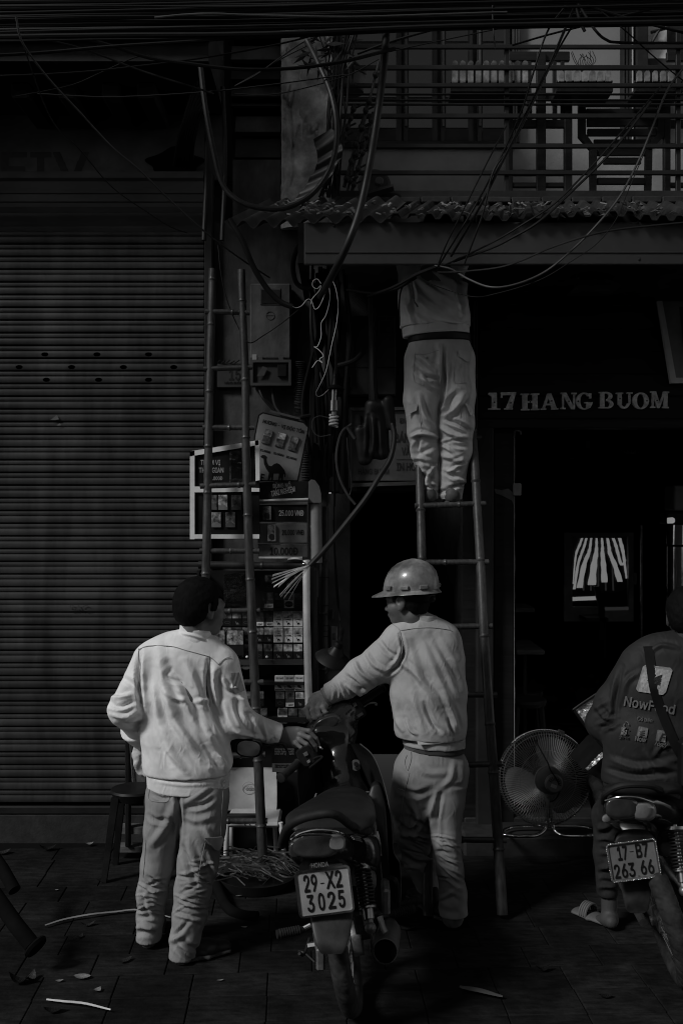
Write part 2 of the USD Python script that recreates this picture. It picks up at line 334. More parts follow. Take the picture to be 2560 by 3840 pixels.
m_('trousers_pale', 0.27, 0.85, 0.15, 0.09, 14, dirt=0.2, dirt_scale=5, bump=0.14, bump_scale=260, crease=0.26)  # same cloth as the jacket, colour darkened to stand in for light falloff
m_('jacket_grey', 0.36, 0.85, 0.15, 0.07, 14, dirt=0.14, dirt_scale=5, bump=0.14, bump_scale=260, crease=0.26)
m_('trousers_grey', 0.24, 0.85, 0.15, 0.08, 14, dirt=0.18, dirt_scale=5, bump=0.14, bump_scale=260, crease=0.26)
m_('shirt_ladder', 0.62, 0.85, 0.15, 0.08, 14, dirt=0.18, dirt_scale=5, bump=0.14, bump_scale=260, crease=0.26)  # same uniform as the trousers, colour lightened to offset the awning shade
m_('uniform_ladder', 0.42, 0.85, 0.15, 0.08, 14, dirt=0.18, dirt_scale=5, bump=0.14, bump_scale=260, crease=0.26)
m_('seam', 0.30, 0.9, 0.1)
m_('shirt_dark', 0.05, 0.9, 0.1)
m_('rider_jacket', 0.019, 0.7, 0.25, 0.15, 14, bump=0.12, bump_scale=200, crease=0.3)
m_('print_grey', 0.27, 0.55, 0.3, 0.12, 30)
m_('print_dim', 0.12, 0.6, 0.3, 0.12, 30)
m_('denim', 0.022, 0.9, 0.1, 0.3, 25, bump=0.2, bump_scale=200)
m_('skin', 0.13, 0.55, 0.35, 0.12, 22, bump=0.12, bump_scale=120)
m_('skin_dark', 0.05, 0.55, 0.35, 0.12, 22, bump=0.12, bump_scale=120)
m_('hair', 0.0035, 0.8, 0.08, 0.4, 40, bump=0.3, bump_scale=160)
m_('glove', 0.40, 0.6, 0.3, 0.3, 30, bump=0.3, bump_scale=90)
m_('shoe', 0.018, 0.6, 0.3, 0.4, 18, bump=0.2)
m_('shoe_grey', 0.07, 0.6, 0.3, 0.4, 18, bump=0.2)
m_('sole', 0.06, 0.7, 0.2, 0.3, 20)
m_('helmet', 0.20, 0.32, 0.5, 0.35, 9, dirt=0.45, dirt_scale=9, coat=0.2)
m_('belt', 0.006, 0.5, 0.3)
m_('bike_paint', 0.008, 0.16, 0.5, 0.3, 8, coat=0.5)
m_('bike_plastic', 0.010, 0.42, 0.35, 0.3, 12, bump=0.1)
m_('bike_grey', 0.10, 0.35, 0.4, 0.3, 10)
m_('seat_vinyl', 0.012, 0.5, 0.3, 0.2, 20, bump=0.2, bump_scale=120)
m_('seat_grey', 0.05, 0.5, 0.3, 0.2, 20, bump=0.2, bump_scale=120)
m_('mudguard', 0.026, 0.55, 0.3, 0.35, 14, dirt=0.5, dirt_scale=7)
m_('lamp_red', 0.035, 0.15, 0.5, 0.3, 20, coat=0.6)
m_('lamp_clear', 0.16, 0.15, 0.5, 0.3, 20, coat=0.6)
m_('steel', 0.42, 0.28, 0.5, 0.25, 12, metal=1.0)
m_('chrome', 0.6, 0.10, 0.5, 0.1, 12, metal=1.0)
m_('mirror_glass', 0.6, 0.02, 0.5, 0.02, 12, metal=1.0)
m_('alloy', 0.22, 0.45, 0.4, 0.4, 22, metal=0.7, bump=0.3)
m_('muffler', 0.13, 0.4, 0.4, 0.3, 16, metal=0.6, dirt=0.3)
m_('iron_rust', 0.03, 0.7, 0.3, 0.5, 22, metal=0.3, bump=0.3)
m_('tyre', 0.026, 0.8, 0.2, 0.4, 18, dirt=0.4, dirt_scale=9, bump=0.3)
m_('plate_white', 0.30, 0.4, 0.35, 0.1, 12, dirt=0.25, dirt_scale=9)
m_('plate_dim', 0.17, 0.4, 0.35, 0.1, 12, dirt=0.25, dirt_scale=9)
m_('ink', 0.006, 0.5, 0.25)
m_('ink_grey', 0.05, 0.6, 0.2)
m_('white_paint', 0.6, 0.5, 0.3, 0.15, 9, dirt=0.3, dirt_scale=5)
m_('off_white', 0.24, 0.6, 0.25, 0.15, 9, dirt=0.3, dirt_scale=5)
m_('grey_paint', 0.11, 0.6, 0.25, 0.15, 9, dirt=0.3, dirt_scale=5)
m_('box_grey', 0.05, 0.6, 0.25, 0.2, 9, dirt=0.35, dirt_scale=3)
m_('box_dim', 0.030, 0.6, 0.25, 0.2, 9, dirt=0.35, dirt_scale=3)
m_('poster', 0.2, 0.35, 0.35, 0.2, 5, dirt=0.15)
m_('poster_dark', 0.008, 0.3, 0.35, 0.4, 8)
m_('pack_white', 0.62, 0.3, 0.4, 0.08, 20, per_copy=0.2)
m_('pack_dark', 0.012, 0.25, 0.4, 0.3, 20, per_copy=0.4)
m_('pack_mid', 0.06, 0.3, 0.4, 0.3, 30, per_copy=0.4)
m_('pack_photo', 0.42, 0.3, 0.4, 0.95, 38, per_copy=0.3, dirt=0.8, dirt_scale=20)
m_('pack_photo_dark', 0.13, 0.3, 0.4, 0.95, 38, per_copy=0.3, dirt=0.8, dirt_scale=24)
m_('cabinet_dark', 0.010, 0.4, 0.3, 0.3, 9)
m_('cabinet_grey', 0.05, 0.4, 0.35, 0.2, 9, dirt=0.3)
m_('chair_white', 0.42, 0.45, 0.35, 0.1, 9, dirt=0.3, dirt_scale=4)
m_('stool_black', 0.008, 0.45, 0.3, 0.3, 9)
m_('foil', 0.85, 0.28, 0.5, 0.15, 30, metal=0.7)
m_('sign_pale', 0.13, 0.6, 0.25, 0.2, 8, dirt=0.35)
m_('litter_leaf', 0.13, 0.7, 0.2, 0.5, 30)
m_('face', 0.10, 0.5, 0.4, 0.15, 22, bump=0.15, bump_scale=120)
m_('ribbon', 0.28, 0.5, 0.3, 0.3, 12)
m_('fan_blade', 0.085, 0.45, 0.35, 0.15, 6)
m_('leaf', 0.04, 0.6, 0.3, 0.4, 30)
m_('leaf_dark', 0.014, 0.7, 0.2, 0.4, 30)
m_('paper', 0.30, 0.7, 0.2, 0.2, 40)
m_('sign_letter', 0.75, 0.6, 0.3, 0.35, 30, dirt=0.35, dirt_scale=20, bump=0.3)
m_('signboard', 0.0075, 0.55, 0.2, 0.5, 5, stretch=(0.3, 1, 4))
m_('parapet', 0.29, 0.9, 0.1, 0.12, 4, dirt=0.3, dirt_scale=1.5, bump=0.3)
m_('panel_grey', 0.22, 0.8, 0.2, 0.06, 3)
m_('post_steel', 0.8, 0.35, 0.5, 0.15, 12, metal=0.3)
m_('wire_dark', 0.2, 0.4, 0.4, 0.2, 12, metal=0.8)
m_('frame_pale', 0.65, 0.6, 0.25, 0.15, 9)
m_('window_frame', 0.25, 0.6, 0.25, 0.3, 9)
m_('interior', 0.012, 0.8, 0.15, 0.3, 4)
m_('column_grey', 0.05, 0.8, 0.2, 0.2, 8, dirt=0.3)
def glow(name, g, s): M[name] = usdkit.material(stage, '/World/Looks/' + name, {'e': ('emission', {'color': (g,) * 3, 'strength': s})}, [], surface='e.emission')
glow('lit_strip', 1.0, 0.16); glow('glow_dim', 1.0, 0.012)  # glow standing in for reflections in the rear glazing; also on the machine face
M['pane'] = usdkit.material(stage, '/World/Looks/pane', {'f': ('fresnel', {'IOR': 1.45}), 't': ('transparent_bsdf', {'color': (0.92,) * 3}), 'g': ('glossy_bsdf', {'color': (1, 1, 1), 'roughness': 0.03}), 'm': ('mix_closure', {})},
    [('f.fac', 'm.fac'), ('t.BSDF', 'm.closure1'), ('g.BSDF', 'm.closure2')], surface='m.closure')
M['film'] = usdkit.material(stage, '/World/Looks/film', {'f': ('fresnel', {'IOR': 1.7}), 'geo': ('geometry', {}), 'n': ('noise_texture', {'scale': 26, 'detail': 3, 'distortion': 1.0}), 'b': ('bump', {'strength': 0.9, 'distance': 0.006}), 't': ('transparent_bsdf', {'color': (0.9,) * 3}), 'g': ('glossy_bsdf', {'color': (1, 1, 1), 'roughness': 0.06}), 'm': ('mix_closure', {})},
    [('geo.position', 'n.vector'), ('n.fac', 'b.height'), ('b.normal', 'g.normal'), ('f.fac', 'm.fac'), ('t.BSDF', 'm.closure1'), ('g.BSDF', 'm.closure2')], surface='m.closure')
# ------------------------------------------------------------------ ground
WY = 5.95                                             # distance of the shop fronts
lone('street', bx(-60, 60, -40, 5.94, -0.30, -0.012), M['joint'], None, None, kind='structure')
pv = lone('pavement', bx(-8, 8, 2.2, 5.935, -0.011, -0.006), M['joint'], None, None, kind='structure')
def paving():
    ang = math.radians(2.6); c, s = math.cos(ang), math.sin(ang); tw, td = 0.315, 0.205; r = random.Random(3)
    for j in range(-2, 13):
        y0 = 3.25 + j * td; off = 0.0 if j % 2 else 0.0
        off = r.uniform(-0.02, 0.02) + (0.16 if j % 4 == 1 else 0)
        for i in range(-6, 7):
            x0 = i * tw + off - 0.02; g = 0.0016
            a, b, cc, d = x0 + g, x0 + tw - g, y0 + g, y0 + td - g
            t = r.uniform(-0.0012, 0.0018); m = rbx(a, b, cc, d, -0.02, t, 0.0035)
            v = m.vertices.copy(); tilt = r.uniform(-0.004, 0.004); top = v[:, 2] > -0.01
            v[top, 2] += (v[top, 0] - x0) * tilt
            vy = v[:, 1] - 5; m.vertices = np.stack([v[:, 0] * c - vy * s, 5 + v[:, 0] * s + vy * c, v[:, 2]], 1)
            if m.vertices[:, 1].max() < 5.93: part(pv, 'paving_slab', m, M['paving'], smooth=False)
paving()
def prof_x(prof, x0, x1):                              # closed (y, z) profile extruded along x
    m = trimesh.creation.extrude_polygon(Polygon(prof), x1 - x0, engine='earcut'); v = m.vertices
    m.vertices = np.stack([x0 + v[:, 2], v[:, 0], v[:, 1]], 1); m.fix_normals(); return m

# ------------------------------------------------------------------ left house with the roller shutter
sx1 = X(768, WY)
hl = thing('shuttered_house', 'dark plastered shophouse with a closed roller shutter across its whole front, left side', 'building', (-2.0, WY, 0))
part(hl, 'plinth', rbx(-4.2, sx1 + 0.02, 5.935, 6.3, -0.1, Z(3052, 5.935), 0.012), M['kerbstone'])
part(hl, 'wall', bx(-4.2, sx1 + 0.10, 6.02, 6.3, Z(660, WY), 7.5), M['plaster_upper'], label='stained plaster band above the shutter')
part(hl, 'dark_void', bx(-4.2, sx1, 6.10, 6.2, Z(3052, WY), Z(660, WY)), M['flat_black'])
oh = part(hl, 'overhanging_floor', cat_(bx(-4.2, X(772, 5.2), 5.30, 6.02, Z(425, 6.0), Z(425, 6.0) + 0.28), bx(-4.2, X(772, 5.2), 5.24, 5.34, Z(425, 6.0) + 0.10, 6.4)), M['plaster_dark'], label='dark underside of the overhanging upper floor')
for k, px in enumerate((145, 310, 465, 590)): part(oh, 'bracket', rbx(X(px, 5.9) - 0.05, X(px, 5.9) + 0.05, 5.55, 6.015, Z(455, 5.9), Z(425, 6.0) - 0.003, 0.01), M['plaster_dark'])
part(hl, 'old_lettering', words('FIV', 5, 690, 118, 6.02, 330, True, d=0.002), M['ghost'], smooth=False)
hole = noise_push(trimesh.creation.cylinder(radius=1, height=0.02, sections=40), 0.0, 1)
hv = hole.vertices; hole.vertices = np.stack([X(655, 6.01) + hv[:, 0] * 0.165 * (1 + 0.15 * np.sin(5 * hv[:, 1])), 6.012 + hv[:, 2] * 0.3, Z(610, 6.01) + hv[:, 1] * 0.085 * (1 + 0.2 * np.cos(4 * hv[:, 0]))], 1)
part(hl, 'wall_hole', hole, M['flat_black'], label='ragged dark hole broken into the plaster')  # black disc on the wall: the unlit depth of the hole as colour
# shutter: cassette, guide, slats
sh = thing('roller_shutter', 'closed grey steel roller shutter with three rows of oval vent holes', 'roller shutter', (-2.0, WY, 0.2))
zz = [Z(p, WY) for p in (652, 676, 684, 712, 716, 733, 736, 764, 767, 783, 800, 806, 820, 835, 852, 868)]
yy = [5.90, 5.90, 5.925, 5.925, 5.90, 5.895, 5.905, 5.90, 5.91, 5.905, 5.93, 5.91, 5.91, 5.925, 5.93, 5.95]
part(sh, 'cassette', prof_x(list(zip(yy, zz)) + [(6.03, zz[-1]), (6.03, zz[0])], -4.2, sx1 - 0.003), M['cassette'])
gm = part(sh, 'guide_rail', rbx(sx1 + 0.001, sx1 + 0.05, 5.915, 6.0, Z(3050, WY), Z(650, WY), 0.006), M['shutter_dark'])
part(sh, 'bottom_rail', rbx(-4.2, sx1 - 0.004, 5.93, 5.99, Z(3052, WY) + 0.001, Z(3022, WY), 0.006), M['shutter_dark'])
pitch = 47.6 / FOC * WY; ztop = Z(868, WY); ns = 0; z = ztop
holes = {0: [171, 366, 559], 1: [75, 271, 465, 653], 2: [-20, 177, 372, 559]}
irow = round((1322 - 868) / 47.6 - 0.2)
while z - pitch > Z(3024, WY):
    big, small = pitch * 0.60, pitch * 0.40; pr = []
    for t in np.linspace(0, 1, 7): pr.append((WY - 0.004 - 0.008 * math.sin(PI * t) ** 0.3, z - 0.002 - (small - 0.003) * t))
    for t in np.linspace(0, 1, 9): pr.append((WY - 0.006 - 0.011 * math.sin(PI * t) ** 0.25, z - small - 0.001 - (big - 0.003) * t))
    pr = pr + [(y + 0.004, zz_) for y, zz_ in reversed(pr)]
    jit = rng.uniform(-0.0012, 0.0012)
    m = prof_x([(y + jit, q) for y, q in pr], -4.2, sx1 - 0.006 + rng.uniform(0, 0.004))
    k = ns - irow
    if k in holes:
        mm = manifold3d.Manifold(manifold3d.Mesh(m.vertices.astype(np.float32), m.faces.astype(np.uint32)))
        for px in holes[k]:
            c = manifold3d.Manifold.cylinder(0.2, 1, 1, 24).scale((0.021, 0.0125, 1)).rotate((90, 0, 0)).translate((X(px, WY), WY + 0.1, z - small - big / 2))
            mm = mm - c
        m = mm
    part(sh, 'slat', m, M['shutter'], smooth=40); z -= pitch; ns += 1
for px, py, s in ((205, 1568, 1.0), (220, 1592, 0.5)):
    part(sh, 'paper_scrap', slab([(px - 16 * s, py + 6 * s), (px + 8 * s, py - 12 * s), (px + 17 * s, py + 4 * s), (px + 2 * s, py + 7 * s)], WY - 0.026, 0.001), M['grey_paint'], label='torn paper scrap stuck on the shutter')
part(sh, 'scratched_letters', words('BAC', 262, 2290, 20, WY - 0.0245, 72, d=0.0008), M['box_grey'], label='faint chalk letters on the shutter')

# ------------------------------------------------------------------ party wall in the middle
pw = thing('party_wall', 'stained plaster wall strip between the shutter and the alley, cracked pale pier at its top', 'wall', (-0.4, 6.1, 0))
part(pw, 'wall', bx(sx1 + 0.052, X(1225, 5.97), 5.97, 6.4, -0.1, Z(835, 5.97)), M['plaster_mid'])
part(pw, 'base_strip', rbx(sx1 + 0.055, X(1180, 5.95), 5.93, 5.967, -0.05, 0.14, 0.01), M['kerbstone'])
def pier():
    x0, x1, z0, z1 = X(1052, 5.9), X(1245, 5.9), Z(850, 5.9), 6.2; nx, nz = 60, 140
    gx, gz = np.meshgrid(np.linspace(x0, x1, nx), np.linspace(z0, z1, nz), indexing='ij')
    p3 = np.stack([gx, 0 * gx, gz], -1); d = 0.034 * (meshkit.fbm(p3 * 9, 4, 3) - 0.5)
    pat = meshkit.fbm(p3 * np.array([5, 1, 3.2]), 3, 11); d += np.where(pat > 0.53, 0.022, 0)        # lost render patches
    edge = np.minimum(gx - x0, x1 - gx); d += np.clip(0.035 - edge, 0, 0.035) * (0.3 + 1.6 * meshkit.noise(p3 * 40, 2))
    for pts in ([(1085, 330), (1068, 370), (1085, 395), (1090, 470), (1096, 520), (1094, 600), (1100, 640), (1090, 690)], [(1100, 350), (1088, 400)], [(1140, 440), (1138, 500), (1190, 480)], [(1140, 505), (1150, 450), (1120, 420)]):
        q = np.array([(X(a, 5.9), Z(b, 5.9)) for a, b in pts]); best = np.full(gx.shape, 9.0)
        for a, b in zip(q[:-1], q[1:]):
            e = b - a; t = np.clip(((gx - a[0]) * e[0] + (gz - a[1]) * e[1]) / (e @ e), 0, 1); best = np.minimum(best, np.hypot(gx - a[0] - t * e[0], gz - a[1] - t * e[1]))
        d += 0.030 * np.exp(-(best / 0.007) ** 2)
    V = np.stack([gx, 5.9 + d, gz], -1).reshape(-1, 3); F = []
    for i in range(nx - 1):
        for j in range(nz - 1):
            a = i * nz + j; F += [[a, a + nz, a + nz + 1], [a, a + nz + 1, a + 1]]
    front = trimesh.Trimesh(V, F, process=False)
    return cat_(front, bx(x0 + 0.002, x1 - 0.002, 5.94, 6.4, z0 + 0.002, z1))
part(pw, 'cracked_pier', pier(), M['plaster_pale'], smooth=60, label='pale flaking pier with a long crack')
for k, (a, b) in enumerate(((60, 150), (165, 235), (245, 308), (316, 372), (380, 408), (430, 505), (515, 600))):
    part(pw, 'sloping_board', prof_x([(6.0 + 0.03 * (k % 2), Z(b, 6.0) + 0.004), (5.96, Z(b, 6.0) + 0.004), (6.02, Z(a, 6.0)), (6.06, Z(a, 6.0))], X(868 + (k > 4) * 15, 6.0), X(1052, 6.0)), M['plaster_mid'] if k % 2 else M['plaster_dark'], label=None)
part(pw, 'lower_panel', bx(X(875, 6.0), X(1052, 6.0), 5.96, 6.0, Z(835, 6.0), Z(606, 6.0)), M['plaster_mid'])
part(pw, 'side_backing', bx(sx1 - .02, X(885, 6.0), 6.081, 6.35, Z(845, 6.0), Z(640, 6.0)), M['plaster_mid']); part(pw, 'upper_backing', bx(sx1 + 0.10, X(1053, 6.0), 6.08, 6.4, Z(830, 6.0), 6.2), M['plaster_dark'])
for px, w, y0, y1, yy_ in ((768, 16, -200, 900, 5.72), (836, 15, 330, 900, 5.72)):
    part(pw, 'conduit', tube([P(px - 3, y0, yy_), P(px, 350, yy_), P(px + 8, 600, yy_), P(px - 4, y1, yy_)], w / FOC * yy_ / 2 * 1.1, 10), M['cable_dark'])

# ------------------------------------------------------------------ alley and right house
hr = thing('cafe_house', 'dark wood fronted shop house with a painted awning box and an open front door', 'building', (0.8, WY, 0))
part(hr, 'alley_side_wall', bx(X(1225, 5.97) + 0.001, X(1312, 5.97), 5.975, 8.5, -0.1, Z(1850, 5.97)), M['plaster_upper'], label='stained jamb of the narrow alley')
part(hr, 'alley_back', bx(X(1225, 5.97), X(1800, 5.97), 8.5, 8.6, -0.1, 3.4), M['flat_black'])
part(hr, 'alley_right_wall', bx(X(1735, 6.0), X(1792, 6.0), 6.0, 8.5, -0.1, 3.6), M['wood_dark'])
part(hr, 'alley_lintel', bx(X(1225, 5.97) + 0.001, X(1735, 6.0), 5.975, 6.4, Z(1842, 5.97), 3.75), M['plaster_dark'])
part(hr, 'door_post', rbx(X(1788, 5.93), X(1850, 5.93), 5.93, 6.08, 0.0, Z(1598, 5.93), 0.006), M['post_paint'], label='grey painted door post')
part(hr, 'lintel', rbx(X(1788, 5.93), 2.9, 5.925, 6.08, Z(1604, 5.925), Z(1572, 5.925), 0.006), M['wood_dark'])
sb_ = part(hr, 'front_board', bx(X(1788, 5.96), 2.9, 5.96, 6.05, Z(1574, 5.96), 3.8), M['signboard'], label='dark stained board front above the door')
for k in range(7): part(sb_, 'plank', rbx(X(1794, 5.95), 2.9, 5.95, 5.962, Z(1572, 5.95) + 0.005 + k * 0.135, Z(1572, 5.95) + 0.135 + k * 0.135, 0.004), M['signboard'])
part(sb_, 'batten', rbx(X(1776, 5.9), X(1790, 5.9), 5.90, 5.96, Z(1700, 5.9), Z(1100, 5.9), 0.004), M['wood_dark'])
part(sb_, 'chalk_mark', slab([(1843, 1209), (1847, 1209), (1846, 1274), (1842, 1276)], 5.948, 0.002), M['cable_grey'], label='short pale vertical scrape')
dj = part(hr, 'door_leaf', rbx(X(1851, 5.99), X(1926, 5.99), 5.99, 6.05, 0.10, Z(1608, 5.99), 0.004), M['wood_dark'], label='dark open door leaf with a worn pale edge')
part(dj, 'worn_edge', tube([(X(1928, 5.985), 5.985 + 0.004 * math.sin(3 * k), Z(p, 5.985)) for k, p in enumerate(range(1640, 3080, 60))], [0.0015 + 0.0022 * nrg.random() for _ in range(24)], 5, smooth=False), M['off_white'])
part(dj, 'plaster_patch', slab([(1852, 1832), (1880, 1838), (1905, 1832), (1926, 1850), (1928, 1900), (1918, 1876), (1885, 1860), (1858, 1850)], 5.984, 0.004), M['grey_paint'])
part(dj, 'hook', ptube([(1926, 1640, 5.98), (1932, 1615, 5.96), (1950, 1618, 5.95), (1952, 1630, 5.95)], 0.006), M['grey_paint'])
part(dj, 'socket', pbx(1925, 1954, 1812, 1858, 5.96, 0.03, 0.004), M['off_white'])
# steps
st = part(hr, 'door_step', rbx(X(1740, 5.7), 3.0, 5.70, 5.99, -0.05, Z(3140, 5.7), 0.012), M['kerbstone'], label='low stone door step')
part(hr, 'threshold', rbx(X(1740, 5.98), 3.0, 5.992, 6.2, -0.05, 0.13, 0.01), M['kerbstone'])
# interior shell
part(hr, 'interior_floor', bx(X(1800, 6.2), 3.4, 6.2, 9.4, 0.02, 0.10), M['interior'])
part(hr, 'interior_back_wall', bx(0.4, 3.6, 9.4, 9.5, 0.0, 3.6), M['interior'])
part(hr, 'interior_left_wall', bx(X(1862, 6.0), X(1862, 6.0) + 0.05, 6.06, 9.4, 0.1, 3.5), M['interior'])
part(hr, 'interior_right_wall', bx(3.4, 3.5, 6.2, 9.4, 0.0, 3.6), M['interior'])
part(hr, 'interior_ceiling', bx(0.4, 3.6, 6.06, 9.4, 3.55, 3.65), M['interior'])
# awning box and the roof sheets over it
aw = thing('awning', 'long pale boxed awning with a littered corrugated roof over the shop front', 'awning', (0.9, 4.95, 3.3))
AY = 4.95
part(aw, 'fascia', rbx(X(1140, AY), 3.1, AY, AY + 0.03, Z(990, AY), Z(832, AY), 0.004), M['fascia'], label='plain pale fascia board')
part(aw, 'fascia_crease', rbx(X(1143, AY), 3.1, AY - 0.006, AY + 0.001, Z(948, AY), Z(944, AY), 0.001), M['fascia'])
part(aw, 'ceiling', bx(X(1775, AY), 3.1, AY + 0.03, WY, Z(990, AY) + 0.02, Z(990, AY) + 0.035), M['wood_dark'])
part(aw, 'bracket', bx(X(1118, 5.05), X(1141, 5.05), 5.0, 5.9, Z(985, 5.0), Z(835, 5.0)), M['black_plastic'])
for px, py in ((1252, 846), (1952, 838), (2390, 833), (1270, 976), (2396, 972)): part(aw, 'screw', ball(P(px, py, AY - 0.001), (0.007, 0.004, 0.007), 1), M['iron_rust'])
def corrugated(x0, x1, ya, za, yb, zb, wl, amp, trap=False, seed=0):
    n = int((x1 - x0) / wl * 12); xs = np.linspace(x0, x1, n); nt = 6; ph = xs / wl * 2 * PI
    w = np.clip(1.9 * np.sin(ph), -1, 1) if trap else np.sin(ph); V = []
    for j in range(nt):
        t = j / (nt - 1); V.append(np.stack([xs + 0.18 * t, np.full(n, ya + (yb - ya) * t), za + (zb - za) * t + amp * w + 0.006 * np.sin(xs * 5 + seed)], 1))
    V = np.array(V); th = np.array([0, 0, -0.003]); A = np.vstack([V.reshape(-1, 3), (V + th).reshape(-1, 3)]); F = []; N = n * nt
    for j in range(nt - 1):
        for i in range(n - 1):
            a = j * n + i; F += [[a, a + 1, a + n + 1], [a, a + n + 1, a + n], [N + a, N + a + n + 1, N + a + 1], [N + a, N + a + n, N + a + n + 1]]
    for i in range(n - 1): F += [[i, N + i, N + i + 1], [i, N + i + 1, i + 1]]
    return trimesh.Trimesh(A, F, process=False)
rs = [1490, 1840, 2190]
xa = X(1450, AY - 0.05)
for k in range(3):
    x0 = xa + k * 0.62
    part(aw, 'roof_sheet', corrugated(x0, x0 + 0.60, AY - 0.06, Z(826, AY) + 0.012 * (k % 2), 5.92, Z(762, 5.92) + 0.005 * k, 0.082, 0.013, True, k), M['roof_sheet'], smooth=25)
sl = thing('bent_roof_sheet', 'torn rusty corrugated sheet sagging over the alley left of the awning box', 'roof sheet', P(1060, 830, 5.3))
part(sl, 'sheet', corrugated(X(845, 5.1), X(1150, 5.1), 5.05, Z(838, 5.05), 5.75, Z(752, 5.75), 0.105, 0.022, False, 2), M['roof_sheet'], smooth=40)
part(sl, 'upper_sheet', corrugated(X(1130, 5.0), X(1440, 5.0), 4.92, Z(818, 4.92), 5.8, Z(742, 5.8), 0.11, 0.02, False, 5), M['roof_sheet'], smooth=40)
def bent():                                             # sheet standing on edge against the pier
    xs = np.linspace(0, 1, 40); V = []
    path = spline([P(1175, 520, 5.72), P(1190, 600, 5.7), P(1165, 660, 5.68), P(1110, 740, 5.62), P(1010, 790, 5.55)], 10)
    for i, q in enumerate(path):
        t = i / (len(path) - 1); w = 0.20 * math.sin(PI * (0.25 + 0.6 * t)); dv = np.array([0.75, -0.35, 0.35 - 0.3 * t])
        for s in np.linspace(0, 1, 10): V.append(q + dv * w * s + np.array([0, 0.02 * math.sin(t * 34 + s), 0]))
    V = np.array(V); n = len(path); F = []
    for i in range(n - 1):
        for s in range(9):
            a = i * 10 + s; F += [[a, a + 1, a + 11], [a, a + 11, a + 10]]
    m = trimesh.Trimesh(V, F, process=False); b = m.copy(); b.vertices = b.vertices + np.array([0.001, 0.003, 0]); b.invert(); return cat_(m, b)
part(sl, 'curled_edge', bent(), M['roof_sheet'], smooth=60)
# dead leaves on the roof
lv = []
r = random.Random(5)
for i in range(150):
    px = r.uniform(1000, 2560); t = r.uniform(0, 0.55); c = P(px, 826, AY - 0.05) + np.array([0, 0.9 * t, 0.39 * t + 0.022])
    if px < 1440: c[2] += 0.01
    L, W = r.uniform(0.025, 0.07), r.uniform(0.01, 0.03); a = r.uniform(0, 2 * PI); e = np.array([math.cos(a), math.sin(a), r.uniform(-0.3, 0.8)]); n = np.array([-math.sin(a), math.cos(a), r.uniform(-0.5, 0.8)])
    V = np.array([c - e * L / 2, c + n * W / 2 + [0, 0, 0.006], c + e * L / 2, c - n * W / 2 + [0, 0, 0.006], c + [0, 0, 0.014]]); lv.append(trimesh.Trimesh(V, [[0, 1, 4], [1, 2, 4], [2, 3, 4], [3, 0, 4], [0, 2, 1], [0, 3, 2]], process=False))
lone('leaf_litter', cat_(*lv), M['litter_leaf'], 'dry leaves and litter gathered along the corrugated awning roof', 'leaves', kind='stuff', smooth=False)
lw = []
for i in range(46):
    px = r.uniform(1000, 2560); t = r.uniform(0, 0.5); c = P(px, 826, AY - 0.05) + np.array([0, 0.9 * t, 0.39 * t + 0.03]); a = r.uniform(0, PI); L = r.uniform(0.02, 0.06)
    lw.append(rod(c, c + np.array([math.cos(a), math.sin(a), r.uniform(0, 0.6)]) * L, r.uniform(0.002, 0.006), 5))
lone('litter_scraps', cat_(*lw), M['off_white'], 'pale scraps and twigs lying among the leaves on the awning roof', 'litter', kind='stuff')
